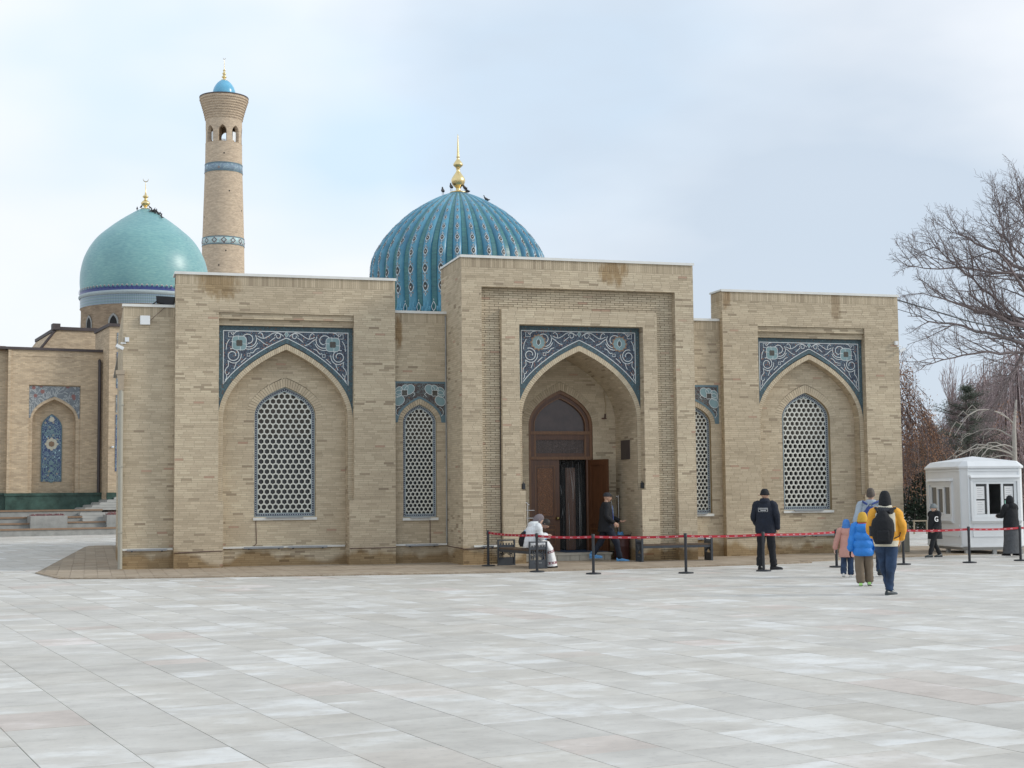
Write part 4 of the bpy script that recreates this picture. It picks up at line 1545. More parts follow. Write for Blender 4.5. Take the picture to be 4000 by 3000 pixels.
slabs = []
W = .6545
s0 = 1.598
rr = random.Random(21)
RN = np.array((-0.27793889, -0.9576285))
for k in range(-90, 110):
    s_ = s0 + k * W
    t = -12 + rr.uniform(0, .8)
    while t < 98:
        L = rr.choice((.45, .6, .6, .75, .9, .9, 1.2))
        sc, tcn = s_ + W / 2, t + L / 2
        x, y = sc * CG - tcn * SG, sc * SG + tcn * CG
        zc = .278 * x + .9576 * y
        xc = .9605 * x - .278 * y
        if abs(xc) < .352 * max(zc, 4) + 24:
            if not all(inside(x + a_, y + b_, apron) for a_ in (-.7, .7) for b_ in (-.75, .75)):
                slabs.append((zc, sc, tcn, W, L, x, y))
        t += L
slabs.sort(key=lambda q: q[0])
unit = MB()
unit.box(-.5, .5, -.5, .5, -.015, 0)
unit.f.pop(); unit.mi.pop(); unit.sm.pop()
um = unit.build('paving_slab', 'paving_stone', plaza)
vsl = [q for q in slabs if q[0] > 0 and abs(.9605 * q[5] - .278 * q[6]) < .352 * q[0] + .4 and q[0] > 8.2]
near = set(id(q) for q in vsl[:300])
first = True
big = MB()
for q in slabs:
    zc, sc, tc_, w_, L_, x, y = q
    dz = rr.uniform(-.0012, .0012)
    g = .0055; gw = .007
    if id(q) in near:
        o = um if first else um.copy()
        if not first: COL.objects.link(o)
        first = False
        o.location = (x, y, dz); o.scale = (w_ - gw, L_ - g, 1); o.rotation_euler = (0, 0, radians(10.68))
        o.parent = plaza
    else:
        M = Matrix.Translation((x, y, dz)) @ Matrix.Rotation(radians(10.68), 4, 'Z')
        h = ((w_ - gw) / 2, (L_ - g) / 2)
        p = [M @ Vector(v_) for v_ in ((-h[0], -h[1], 0), (h[0], -h[1], 0), (h[0], h[1], 0), (-h[0], h[1], 0))]
        b = len(big.v)
        big.v.extend(tuple(v_) for v_ in p)
        big.f.append((b, b + 1, b + 2, b + 3)); big.mi.append(0); big.sm.append(False)
        if 4 < zc < 30 and abs(.9605 * x - .278 * y) < .352 * zc + 3:
            for i in range(4):
                a_, c_ = p[i], p[(i + 1) % 4]
                b2 = len(big.v); big.v.extend([(a_.x, a_.y, -.012), (c_.x, c_.y, -.012)])
                big.f.append((b2, b2 + 1, b + (i + 1) % 4, b + i)); big.mi.append(0); big.sm.append(False)
big.build('paving_slabs_further_off', 'paving_stone', plaza, kind='stuff')
def far_pave():
    m = NT('far_paving')
    mpn = m.n('ShaderNodeMapping'); mpn.inputs['Rotation'].default_value = (0, 0, -radians(10.68))
    m.l(m.pos(), mpn.inputs[0])
    b = m.n('ShaderNodeTexBrick'); b.inputs['Scale'].default_value = 1
    b.inputs['Brick Width'].default_value = .655; b.inputs['Row Height'].default_value = .8; b.inputs['Mortar Size'].default_value = .006
    b.inputs['Color1'].default_value = (.47, .455, .425, 1); b.inputs['Color2'].default_value = (.58, .565, .54, 1); b.inputs['Mortar'].default_value = (.3, .29, .27, 1)
    m.l(mpn.outputs[0], b.inputs['Vector'])
    m.color(m.mul(b.outputs[0], m.ramp(m.noise(1.5, m.pos(), 5, .6), [(.3, (.9, .9, .9)), (.7, (1.08, 1.08, 1.08))]))); m.rough(.65)
    MATS['far_paving'] = m.m
far_pave()
m = MB()
sa, sb, ta, tb = s0 - 90 * W, s0 + 110 * W, -12.0, 99.0
RC = lambda a, b: (a * CG - b * SG, a * SG + b * CG, -.008)
for (a0, a1, b0, b1) in ((-600, 600, tb, 1200), (-600, 600, -300, ta), (-600, sa, ta, tb), (sb, 600, ta, tb)):
    m.face([RC(a0, b0), RC(a1, b0), RC(a1, b1), RC(a0, b1)])
m.build('outer_paving', 'far_paving', plaza)
# brick apron round the building
ap = empty('brick_apron', (0, 0, 0), kind='structure')
m = MB(); m.face([(x, y, .010) for x, y in apron]); m.build('apron_bed', 'clay_joint', ap)
m = MB()
y = 31.3
while y < 56:
    x = -1.3
    while x < 33:
        cx, cy = x + .15, y + .15
        bld = (.9 < cx < 21.9 and cy > 37.4) or (9.0 < cx < 15.0 and cy > 35.5 and not 10.6 < cx < 13.5) or (10.5 < cx < 13.6 and cy > 36)
        if not bld and inside(cx, cy, apron) and inside(cx, cy - .27, apron) and inside(cx - .16, cy, apron):
            j = R.uniform(-.0015, .0015)
            m.box(x + .004, x + .296, y + .004, y + .296, .004, .020 + j)
        x += .3
    y += .3
m.build('apron_tiles', 'clay_tile', ap, kind='stuff')
m = MB()
edge = apron[:14]
for (a, b) in zip(edge, edge[1:]):
    A_, B_ = Vector((a[0], a[1], 0)), Vector((b[0], b[1], 0))
    d = (B_ - A_); L_ = d.length; d.normalize(); ang = atan2(d.y, d.x)
    n = int(L_ / .066)
    for k in range(n):
        c_ = A_ + d * (L_ * (k + .5) / n)
        M = Matrix.Translation(c_) @ Matrix.Rotation(ang, 4, 'Z')
        m.box(-.029, .029, .0, .125, .0, .030 + R.uniform(-.003, .003), 0, M)
m.build('edging_bricks', 'clay_tile', ap, kind='stuff')
# ================================================================ fixtures on the walls
def strip_lamp(x0, x1, y, z, label, slope=0.0, segs=((.2, .8),)):
    e = empty('wall_lamp', (x0, y, z), label=label, cat='wall lamp', group='strip lamps along the foot of the walls')
    L = x1 - x0
    m = MB(); m.box(0, L, -.055, -.003, -.012, .035)
    m.build('lamp_housing', 'white_metal', e)
    for a, b in segs:
        m = MB(); m.box(L * a, L * b, -.10, -.058, -.02, .022); m.box(L * a, L * b, -.098, -.06, -.024, -.02)
        m.build('lamp_tube', 'grey_steel', e)
        for t in (.12, .88):
            x_ = L * (a + (b - a) * t)
            m = MB(); m.box(x_ - .02, x_ + .02, -.11, -.05, -.045, -.018); m.build('bracket', 'black_plastic', e)
    return e


strip_lamp(.77, 1.975, YW, .48, 'strip lamp on the low left wing, beside the cream downpipe', segs=((.1, .88),))
strip_lamp(3.20, 6.27, YB + .55, .475, 'long strip lamp inside the big left arched niche', segs=((.17, .49), (.53, .85)))
strip_lamp(7.50, 8.86, YL, .475, 'strip lamp under the narrow window left of the portal', segs=((.2, .82),))
strip_lamp(9.15, 9.85, YP, .465, 'short strip lamp on the portal pier behind the first bench', segs=((.3, .7),))
strip_lamp(17.83, 20.8, YB + .50, .53, 'long strip lamp inside the big right arched niche', segs=((.17, .49), (.53, .85)))
strip_lamp(15.2, 16.2, YL, .50, 'strip lamp under the half-hidden window right of the portal', segs=((.2, .8),))

m = MB()
m.tube([(2.0, YB - .012, .40), (3.05, YB - .012, .43), (3.16, YB - .012, .43)], .009, 5)
m.build('cable', 'cable', None, label='thin brown cable along the left pier of the left arched niche', cat='cable')
m = MB()
m.tube([(6.3, YB - .012, .43), (7.48, YB - .012, .43)], .009, 5)
m.build('cable', 'cable', None, label='thin brown cable between the left niche lamp and the narrow window lamp', cat='cable')
m = MB()
m.tube([(8.868, 36.6, .44), (8.868, 35.1, .42), (8.87, YP - .012, .41), (9.3, YP - .012, .41), (9.9, YP - .012, .43)], .01, 5)
m.build('cable', 'cable', None, label='brown cable turning round the left corner of the portal', cat='cable')
m = MB()
m.tube([(16.63, YB - .012, .50), (17.8, YB - .012, .55)], .009, 5)
m.build('cable', 'cable', None, label='thin brown cable along the left pier of the right arched niche', cat='cable')
m = MB()
m.tube([(4.02, YB + .54, 1.15), (4.03, YB + .54, .8), (4.04, YB + .54, .58), (3.96, YB + .54, .5)], .008, 5)
m.build('cable', 'cable', None, label='cable hanging from the left lattice window sill to the lamp below', cat='cable')
m = MB()
m.tube([(8.42, YL - .012, 1.12), (8.42, YL - .012, .52)], .009, 5)
m.build('cable', 'cable', None, label='cable running down below the narrow window left of the portal', cat='cable')
m = MB()
m.tube([(9.94, YP + .17, 6.3), (9.905, YP + .17, 3.0), (9.905, YP + .165, .65)], .012, 5)
m.build('conduit', 'pipe_dark', None, label='dark conduit running up the left recess of the portal', cat='conduit')
m = MB()
m.tube([(8.86, YL - .02, 6.4), (8.86, YL - .02, .5)], .018, 6)
m.build('conduit', 'granite_grey', None, label='grey conduit in the corner beside the portal, right of the narrow window', cat='conduit')

for x, lab in ((10.50, 'small black lamp on the left jamb of the portal arch'), (13.70, 'small black lamp on the right jamb of the portal arch')):
    e = empty('jamb_lamp', (x, YP + .18, 1.87), label=lab, cat='lamp', group='black lamps on the portal jambs')
    m = MB(); m.box(-.04, .04, -.05, .02, 0, .15); m.build('lamp_body', 'black_plastic', e, bevel=.008)
    m = MB(); m.tube([(0, .0, .15), (0, .02, .19)], .015, 6); m.build('lamp_neck', 'black_plastic', e)
m = MB(); m.box(13.612, 13.632, 35.90, 36.54, 2.64, 3.15)
m.build('plaque', 'pipe_dark', None, label='dark metal plaque on the right side wall inside the portal', cat='plaque')
e = empty('wall_bracket', (13.3, YI - .05, 3.75), label='dark bracket with cables beside the arched door', cat='bracket')
m = MB(); m.box(-.06, .06, -.02, .04, .0, .03); m.box(.02, .04, -.02, .04, .02, .14); m.build('bracket', 'cable', e)
m = MB(); m.tube([(.03, 0, .14), (.05, .01, .4), (0, .02, .75)], .006, 5); m.build('cable', 'reveal_plaster', e)

# downpipe with hopper at the left corner
e = empty('downpipe', (.68, 36.72, 0), label='cream downpipe with a tan hopper at the left corner of the mausoleum', cat='downpipe')
m = MB(); m.tube([(.05, 0, .03), (.04, 0, 2.2), (.035, 0, 4.38)], .055, 14); m.build('pipe', 'pipe_cream', e)
m = MB()
m.grid([[(-.02, -.05, 4.36), (.09, -.05, 4.36), (.09, .05, 4.36), (-.02, .05, 4.36)], [(-.07, -.09, 4.75), (.10, -.09, 4.75), (.10, .09, 4.75), (-.07, .09, 4.75)], [(-.075, -.09, 4.76), (.105, -.09, 4.76), (.105, .09, 4.76), (-.075, .09, 4.76)]], 0, False, True)
m.box(-.10, .115, -.11, .11, 4.76, 4.86)
m.build('hopper', 'pipe_tan', e)
m = MB()
for z in (.9, 2.5, 4.0): m.box(-.01, .10, -.06, .06, z, z + .025)
m.build('clamp', 'pipe_cream', e)

# boxes, cameras, flood light
e = empty('junction_box', (1.265, YW - .04, 6.0), label='white square junction box near the top of the low left wing', cat='junction box')
m = MB(); m.box(-.12, .12, -.05, .038, 0, .225); m.build('box_body', 'white_plastic', e, bevel=.012)
m = MB(); m.tube([(.12, -.01, .1), (.3, .0, .28), (.48, .02, .45)], .006, 5); m.build('cable', 'cable', e)
def camera_set(x, y, z, s_, label):
    e = empty('security_camera', (x, y, z), label=label, cat='security camera', group='security cameras on the building corners')
    m = MB(); m.box(-.01 * s_, .09 * s_, -.05, .03, .12, .23); m.box(-.11 * s_, .02 * s_, -.04, .02, .07, .10)
    m.build('mount_box', 'white_plastic', e, bevel=.006)
    M = Matrix.Translation((-.12 * s_, -.06, -.02)) @ Matrix.Rotation(radians(25) * s_, 4, 'Y')
    m = MB(); m.box(-.11, .09, -.04, .04, -.04, .04, 0, M); m.build('camera_body', 'white_plastic', e, bevel=.01)
    m = MB(); m.box(-.115 if s_ > 0 else .09, -.11 if s_ > 0 else .095, -.03, .03, -.03, .03, 0, M); m.build('lens', 'black_plastic', e)
camera_set(.80, YW - .03, 5.45, 1, 'white security camera on the upper left corner of the low wing')
camera_set(21.98, YB - .05, 5.75, -1, 'white security camera high on the right corner of the right block')
e = empty('flood_light', (1.76, 36.95, 6.54), label='black flood light lying on the roof edge of the low left wing', cat='flood light')
M = Matrix.Rotation(radians(6), 4, 'Y') @ Matrix.Rotation(radians(-8), 4, 'Z')
m = MB(); m.grid([[M @ Vector(q) for q in ((-.22, -.05, .02), (.2, -.05, .0), (.2, .1, 0), (-.22, .1, .02))], [M @ Vector(q) for q in ((-.24, -.1, .18), (.2, -.1, .2), (.22, .12, .22), (-.22, .12, .2))]], 0, False, True)
m.face([M @ Vector(q) for q in ((-.24, -.1, .18), (.2, -.1, .2), (.22, .12, .22), (-.22, .12, .2))])
m.build('lamp_body', 'black_plastic', e)
m = MB(); m.tube([(-.2, -.05, .08), (-.33, -.05, -.02)], .016, 5); m.tube([(-.33, -.05, -.015), (.1, -.05, .0)], .012, 5); m.build('bracket', 'black_plastic', e)

# ================================================================ background buildings on the left
BA = radians(10.68)
BO = (-1.873, 78.0, 0)
mad = empty('brick_madrasa', BO, BA, label='low tan brick building with tiled niche panel on a green marble base', cat='building')
def wbm(mb, t0, t1, y, z0, z1, arch=None, mi=0, holes=()):
    """flat far wall from t0 to t1 with an arched opening"""
    if arch is None:
        mb.face([(t0, y, z0), (t1, y, z0), (t1, y, z1), (t0, y, z1)], mi); return
    A = arch
    P = A.path(z0)
    mb.face([(t0, y, z0), (A.c - A.w, y, z0), (A.c - A.w, y, A.zs), (t0, y, A.zs)], mi)
    mb.face([(A.c + A.w, y, z0), (t1, y, z0), (t1, y, A.zs), (A.c + A.w, y, A.zs)], mi)
    xs = [t0, A.c - A.w] + [A.c - x for x, z in A.half[1:]] + [A.c + x for x, z in A.half[::-1][1:]] + [t1]
    for a, b in zip(xs, xs[1:]):
        mb.face([(a, y, A.zat(a - A.c)), (b, y, A.zat(b - A.c)), (b, y, z1), (a, y, z1)], mi)
m = MB()
nA = Arch(.12, 1.08, 5.75, 6.83, 2.05)
Z0b = 2.03
m.box(-30, -2.2, .35, 12, 0, 9.3)
m.box(-2.2, -1.16, 0, 12, 0, 9.3); m.box(1.40, 2.56, 0, 12, 0, 9.3); m.box(-1.16, 1.40, 0, 12, 7.55, 9.3); m.box(-1.16, 1.40, .6, 12, 0, 7.55)
wbm(m, -1.16, 1.40, .12, Z0b, 7.55, nA)
P = nA.path(Z0b)
for a, b in zip(P, P[1:]): m.face([(a[0], .12, a[1]), (a[0], .6, a[1]), (b[0], .6, b[1]), (b[0], .12, b[1])])
m.box(-2.2, -2.05, -.08, .0, 2.03, 9.3)
m.box(2.56, 3.2, .6, 12, 0, 9.3)
m.build('wall', 'far_brick', mad)
m = MB(); m.box(-2.2, 2.58, -.02, .2, 9.0, 9.32); m.build('soldier_course', 'far_brick', mad)
m = MB(); m.box(-30, 3.2, -.12, 12, 9.32, 9.45); m.build('roof_edge', 'roof_dark', mad)
m = MB(); m.box(-30, -2.3, .25, .36, 9.25, 9.5); m.build('roof_edge', 'brown_edge', mad)
m = MB(); ao = Arch(.12, 1.17, 5.85, 6.97, 0)
n = 40
xs = [-1.14 + 2.52 * k / n for k in range(n + 1)]
for a, b in zip(xs, xs[1:]):
    m.face([(a, .10, ao.zat(a - .12)), (b, .10, ao.zat(b - .12)), (b, .10, 7.5), (a, .10, 7.5)])
m.build('tile_spandrel', 'grey_spandrel', mad)
m = MB(); tA = Arch(.07, .52, 5.35, 6.10, 2.62)
q = tA.outline(2.62); m.face([(a, .56, b) for a, b in q])
tp = m.build('tile_panel', 'blue_panel', mad)
m = MB()
PP_ = tA.path(2.62); QQ = [(.07 + (x - .07) * .9, 2.62 + (z - 2.62) * .985) for x, z in PP_]
for a, b, c_, d in zip(PP_, PP_[1:], QQ[1:], QQ): m.face([(a[0], .55, a[1]), (b[0], .55, b[1]), (c_[0], .55, c_[1]), (d[0], .55, d[1])])
m.build('panel_border', 'steel_blue_tile', tp)
m = MB()
f0 = ((0, .545, 0), (1, 0, 0), (0, -1, 0))
for k in range(8):
    a = k * pi / 4
    blob(m, .07 + .22 * cos(a), 4.55 + .22 * sin(a), .10, 2, .25, f0, .0, 0, 12, a)
blob(m, .07, 4.55, .14, 8, .12, f0, .003, 1, 32)
for zc_, up in ((5.2, 1), (3.6, -1), (3.25, 1), (2.85, 1)):
    for sg in (1, -1):
        ribbon(m, smooth([(.07, zc_ + .32), (.07 + sg * .26, zc_ + .02), (.07 + sg * .12, zc_ - .2), (.07, zc_ - .28)])[::sg], .035, f0, .001, 2)
        ribbon(m, smooth([(.07 + sg * .15, zc_ - .1), (.07 + sg * .36, zc_ - .16), (.07 + sg * .38, zc_ + .05)])[::sg], .035, f0, .001, 2)
    blob(m, .07, zc_, .11, 4, .2, f0, .002, 2, 24)
blob(m, .07, 5.82, .13, 10, .06, f0, .002, 0, 30)
m.build('panel_flowers', ['cream_fabric', 'brown_edge', 'pale_blue_tile'], tp, kind='stuff')
m = MB(); m.tube([(2.34, -.09, 2.03), (2.34, -.09, 8.8), (2.34, .1, 8.95)], .085, 8); m.build('downpipe', 'pipe_dark', mad)
m = MB()
m.box(-30, -2.25, .1, .4, 1.2, 2.03); m.box(-2.25, 2.56, -.14, .3, 1.2, 1.9); m.box(2.56, 9, -.14 - .6, .3, 1.2, 1.9)
m.build('marble_base', 'green_marble', mad)
m = MB(); m.box(-30, -2.28, .05, .4, 1.93, 2.05); m.box(-2.3, 2.5, -.19, .3, 1.9, 2.04)
m.build('marble_cornice', 'green_marble', mad)
# raised roof part behind with a sloping side
m = MB()
pr = [(-.12, 9.4), (.95, 10.95), (6, 11.1), (6, 9.4)]
m.grid([[(a, 5.0, b) for a, b in pr], [(a, 12, b) for a, b in pr]], 0, False, True); m.face([(a, 5.0, b) for a, b in pr])
m.build('upper_wall', 'far_brick', mad)
m = MB(); m.tube([(-.2, 4.95, 9.45), (.4, 4.95, 10.25), (.95, 4.95, 11.0)], .07, 4); m.box(.9, 6, 4.9, 12, 10.96, 11.14); m.box(.75, 1.15, 4.8, 5.4, 10.96, 11.3)
m.build('upper_roof_edge', 'roof_dark', mad)
# tall portal piece at the right, mostly hidden by the mausoleum
m = MB()
m.box(2.49, 9, -1.7, 2, 0, 10.5)
m.build('portal_wall', 'far_brick', mad)
m = MB(); m.box(2.42, 9, -1.8, 2, 10.5, 10.66); m.build('portal_roof_edge', 'roof_dark', mad)
for (z0, z1, mt) in ((9.35, 10.2, 'grey_spandrel'), (7.35, 9.2, 'blue_panel'), (6.1, 7.0, 'grey_spandrel'), (3.1, 6.0, 'blue_panel')):
    m = MB(); m.box(2.86 if z0 > 7 else 2.84, 4.4, -1.73, -1.7, z0, z1); m.build('portal_tile', mt, mad)
m = MB(); m.box(2.44, 9, -1.85, -1.6, 1.2, 2.03); m.build('portal_base', 'green_marble', mad)
m = MB(); m.box(2.62, 2.72, -2.0, -1.7, 4.3, 4.38); m.build('camera', 'white_plastic', mad)

# terrace steps in front of it
ter = empty('terrace', BO, BA, label='grey stepped terrace with stairs in front of the green marble base', cat='terrace')
for (nm, x1, y0, y1, z1) in (('upper_wall', 1.95, -3.0, .3, 1.18), ('middle_wall', .8, -3.9, -3.0, .86), ('lower_wall', -1.75, -4.7, -3.9, .58), ('bottom_wall', 9, -5.6, -4.7, .33)):
    m = MB(); m.box(-30, x1, y0, y1, 0, z1); m.build(nm, 'granite_grey', ter)
    m = MB(); m.box(-30, x1 + .03, y0 - .05, y0 + .2, z1 - .05, z1 + .03); m.build('coping', 'brown_edge', ter)
m = MB(); m.box(-.05, 1.8, -4.7, -3.9, 0, .60); m.build('lower_wall', 'granite_grey', ter)
m = MB(); m.box(-.05, 1.83, -4.75, -4.5, .57, .64); m.build('coping', 'brown_edge', ter)
for k in range(4):
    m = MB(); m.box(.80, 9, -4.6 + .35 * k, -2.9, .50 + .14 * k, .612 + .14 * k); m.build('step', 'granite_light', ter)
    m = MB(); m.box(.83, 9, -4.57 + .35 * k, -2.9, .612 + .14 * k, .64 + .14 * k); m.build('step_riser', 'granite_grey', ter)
for k in range(6):
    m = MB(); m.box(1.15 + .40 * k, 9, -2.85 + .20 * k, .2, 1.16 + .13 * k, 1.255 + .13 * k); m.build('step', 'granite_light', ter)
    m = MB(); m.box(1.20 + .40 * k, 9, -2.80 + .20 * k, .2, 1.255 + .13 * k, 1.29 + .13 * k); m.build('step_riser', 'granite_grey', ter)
for (x0, x1, lab) in ((-1.75, -.05, 'grey stone planter with red twigs at the middle of the terrace'), (1.8, 3.6, 'grey stone planter with heather beside the downpipe')):
    e = empty('planter', (BO[0] + cos(BA) * x0 + sin(BA) * 5.0, BO[1] + sin(BA) * x0 - cos(BA) * 5.0, 0), BA, lab, 'planter', 'stone planters on the terrace')
    m = MB(); m.box(0, x1 - x0, 0, 1.0, .34, .94); m.build('trough', 'granite_grey', e)
    m = MB()
    for _ in range(260):
        x, y_ = R.uniform(.1, x1 - x0 - .1), R.uniform(.1, .9)
        h_ = R.uniform(.05, .2 if x0 > 0 else .12); a = R.uniform(0, pi)
        m.face([(x - .03 * cos(a), y_ - .03 * sin(a), .92), (x + .03 * cos(a), y_ + .03 * sin(a), .92), (x + R.uniform(-.05, .05), y_, .94 + h_)])
    m.build('heather', 'pink_heather', e, kind='stuff')

# turquoise dome on its drum
td = empty('turquoise_dome', (3.40, 100, 0), label='smooth turquoise dome on a brick drum, with a crescent finial', cat='dome')
m = MB()
prof = [(4.14, 15.25), (4.19, 15.8), (4.2, 16.3), (4.15, 16.87), (3.97, 17.63), (3.62, 18.38), (3.15, 19.05), (2.51, 19.64), (1.70, 20.28), (.80, 20.88), (.42, 21.1), (.1, 21.2)]
m.lathe(smooth(prof, 4), 0, 0, 72)
m.build('dome_shell', 'turquoise_dome', td)
for (prof, mt, nm) in (([(4.20, 14.86), (4.27, 14.95), (4.27, 15.03), (4.20, 15.12)], 'window_trim_grey', 'ring_moulding'),
                       ([(4.21, 15.10), (4.20, 15.24), (4.19, 15.32)], 'scroll_navy', 'navy_band'),
                       ([(4.16, 14.22), (4.17, 14.86)], 'band_stripes', 'striped_band')):
    if mt == 'scroll_navy' and mt not in MATS: simple('scroll_navy', (.035, .055, .20), .3, 0, .2, 6)
    if mt == 'band_stripes' and mt not in MATS:
        q = NT('band_stripes'); g = q.pos(); sx = q.n('ShaderNodeSeparateXYZ'); q.l(g, sx.inputs[0])
        an = q.math('ARCTAN2', q.math('SUBTRACT', sx.outputs[1], 100.0), q.math('SUBTRACT', sx.outputs[0], 3.4))
        row = q.math('FRACT', q.math('MULTIPLY', sx.outputs[2], 5.5))
        cl_ = q.math('FRACT', q.math('MULTIPLY', an, 36.0))
        c1 = q.ramp(row, [(0, (.10, .16, .22)), (.3, (.33, .42, .45)), (.45, (.09, .17, .32)), (.6, (.40, .46, .47)), (.8, (.14, .26, .27)), (1, (.30, .38, .40))])
        c2 = q.ramp(cl_, [(0, (.75, .75, .75)), (.4, (1.15, 1.15, 1.15)), (.6, (.8, .8, .8))])
        q.color(q.mul(c1, c2)); q.rough(.35); MATS['band_stripes'] = q.m
    m = MB(); m.lathe(prof, 0, 0, 96); m.build(nm, mt, td)
m = MB()
for k in range(84):
    a = 2 * pi * k / 84
    for (r_, z_, s_, mi) in ((4.195, 15.42, .075, 0), (4.20, 15.42, .045, 1), (4.21, 15.33, .07, 2)):
        T_ = Vector((-sin(a), cos(a), 0)); C = Vector((cos(a) * r_, sin(a) * r_, z_)) + Vector((cos(a), sin(a), 0)) * .02 * (mi + 1)
        m.face([C + T_ * s_ * cos(b) + Vector((0, 0, s_ * sin(b))) for b in [2 * pi * j / 8 for j in range(8)]], mi)
m.build('rosette_row', ['scroll_white', 'brown_edge', 'scroll_navy'], td, kind='stuff')
m = MB(); m.lathe([(4.08, 0), (4.10, 14.2), (4.18, 14.22)], 0, 0, 72); m.build('drum', 'drum_brick', td)
for k in range(12):
    a = radians(-90 - 8) + (k - 1) * radians(30) + radians(-22)
    A = Arch(0, .36, 12.55 + .55, 13.62, 11.4)
    m = MB(); Tn = Vector((cos(a), sin(a), 0)); T_ = Vector((-sin(a), cos(a), 0))
    q = A.outline(11.4)
    q2 = [(x * .72, z - (.14 if z > 12 else 0)) for x, z in q]
    m.face([T_ * x + Tn * sqrt(4.13 ** 2 - x * x) + Vector((0, 0, z)) for x, z in q2], 1)
    for i in range(len(q)):
        j = (i + 1) % len(q)
        m.face([T_ * x + Tn * (sqrt(4.14 ** 2 - x * x)) + Vector((0, 0, z)) for x, z in (q[i], q[j], q2[j], q2[i])], 0)
    m.build('drum_window', ['granite_grey', 'interior_dark'], td)
m = MB()
m.lathe([(r * .75, 21.15 + (z - 21.1) * .60) for r, z in smooth([(.42, 21.1), (.38, 21.18), (.14, 21.22), (.13, 21.35), (.36, 21.62), (.40, 21.8), (.28, 22.0), (.12, 22.15), (.14, 22.25), (.09, 22.3), (.24, 22.45), (.26, 22.55), (.1, 22.75), (.06, 22.9), (.10, 22.95), (.05, 23.0), (.03, 23.9), (.01, 24.3)], 2)], 0, 0, 14)
m.build('finial', 'gold', td)
m = MB(); m.tube([(.17 * cos(a), 0, 23.2 + .17 * sin(a)) for a in np.linspace(pi * .93, pi * 2.07, 14)], [.01 + .02 * sin(pi * k / 13) for k in range(14)], 5); m.build('crescent', 'dark_gold', td)

# minaret
mn = empty('minaret', (14.58, 170, 0), label='tall tapering brick minaret with blue cap dome and two tile bands', cat='minaret')
def minr(z):
    pts = [(0, 3.1), (27.8, 2.443), (31.0, 2.40), (40.86, 2.117), (45.63, 2.078), (50, 2.05)]
    for (z0, r0), (z1, r1) in zip(pts, pts[1:]):
        if z0 <= z <= z1: return r0 + (r1 - r0) * (z - z0) / (z1 - z0)
m = MB(); NZ = [0, 20, 27.8, 31, 34, 38, 40.86, 42.75]
n = 96
m.lathe([(minr(z), z) for z in NZ], 0, 0, n)
# lantern storey with eight arched openings
A = Arch(0, .50, 43.9, 44.72, 42.75)
a_off = atan2(-170, -14.58) + radians(-4.5)
pts_u = []
for k in range(8):
    a0 = a_off + k * pi / 4
    h = A.half
    for (xa, xb) in [(-.78 * 1.0 * pi * 2.08 / 8 / .78, -.5)] + [(-h[i][0], -h[i + 1][0]) for i in range(0, 28, 2) if True and i + 1 < len(h)] : pass
    R0 = 2.09
    wtot = R0 * pi / 8
    xs = [-wtot, -.5] + [-x for x, z in h[2::3]] + [x for x, z in h[2::3][::-1][1:]] + [.5, wtot]
    def PT(x, z, r): b = a0 + x / R0; return (r * cos(b), r * sin(b), z)
    for x0, x1 in zip(xs, xs[1:]):
        inside_ = abs((x0 + x1) / 2) < .5
        zl0, zl1 = (A.zat(x0), A.zat(x1)) if inside_ else (42.75, 42.75)
        m.face([PT(x0, zl0, R0), PT(x1, zl1, R0), PT(x1, 45.65, R0), PT(x0, 45.65, R0)])
        if inside_:
            m.face([PT(x0, zl0, R0), PT(x0, zl0, R0 - .45), PT(x1, zl1, R0 - .45), PT(x1, zl1, R0)])
    for x in (-.5, .5):
        m.face([PT(x, 42.75, R0), PT(x, 42.75, R0 - .45), PT(x, 43.9, R0 - .45), PT(x, 43.9, R0)])
    for x0, x1 in ((-wtot, -.5), (.5, wtot)):
        m.face([PT(x0, 42.75, R0 - .45), PT(x1, 42.75, R0 - .45), PT(x1, 45.2, R0 - .45), PT(x0, 45.2, R0 - .45)])
m.lathe([(2.12, 42.75), (0.01, 42.75)], 0, 0, n); m.lathe([(2.0, 45.2), (0.01, 45.2)], 0, 0, n)
m.build('shaft', 'tower_brick', mn)
for k in range(8):
    a0 = a_off + k * pi / 4
    e2 = MB(); c_ = Vector((cos(a0 + .06), sin(a0 + .06), 0)); t_ = Vector((-sin(a0), cos(a0), 0))
    if k in (1, 2, 7):
        b_ = c_ * 1.72
        e2.face([b_ + t_ * q + Vector((0, 0, z)) for q, z in ((-.25, 43.0), (.25, 43.0), (.25, 44.0), (-.25, 44.0))])
    else:
        e2.box(-.22, .22, -.15, .15, 42.76, 43.05, 0, Matrix.Translation(c_ * 1.6))
    e2.build('loudspeaker', 'white_plastic', mn)
m = MB(); rows_ = []
cor = [(45.6, 2.10), (48.15, 2.80)]
z = 45.6
k = 0
pr = [(2.09, 45.55)]
NCB = 9
for k in range(NCB):
    zz = 45.6 + 2.55 * k / NCB; rr_ = 2.11 + .67 * ((k + 1) / NCB) ** 1.25
    pr += [(rr_ - .05, zz + .02), (rr_, zz + .05), (rr_, zz + .20), (rr_ - .03, zz + .24)]
pr += [(2.80, 48.16)]
m.lathe(pr, 0, 0, 96, smooth=False); m.build('corbelled_gallery', 'tower_brick', mn)
m = MB()
for k in range(NCB):
    zz = 45.6 + 2.55 * k / NCB + .02; rr_ = 2.11 + .67 * ((k + 1) / NCB) ** 1.25
    for j in range(72):
        a = 2 * pi * (j + .5 * (k % 2)) / 72
        M = Matrix.Rotation(a, 4, 'Z') @ Matrix.Translation((rr_, 0, zz))
        m.box(-.02, .035, -.045, .045, -.02, .08, 0, M)
m.build('dentils', 'tower_brick', mn, kind='stuff')
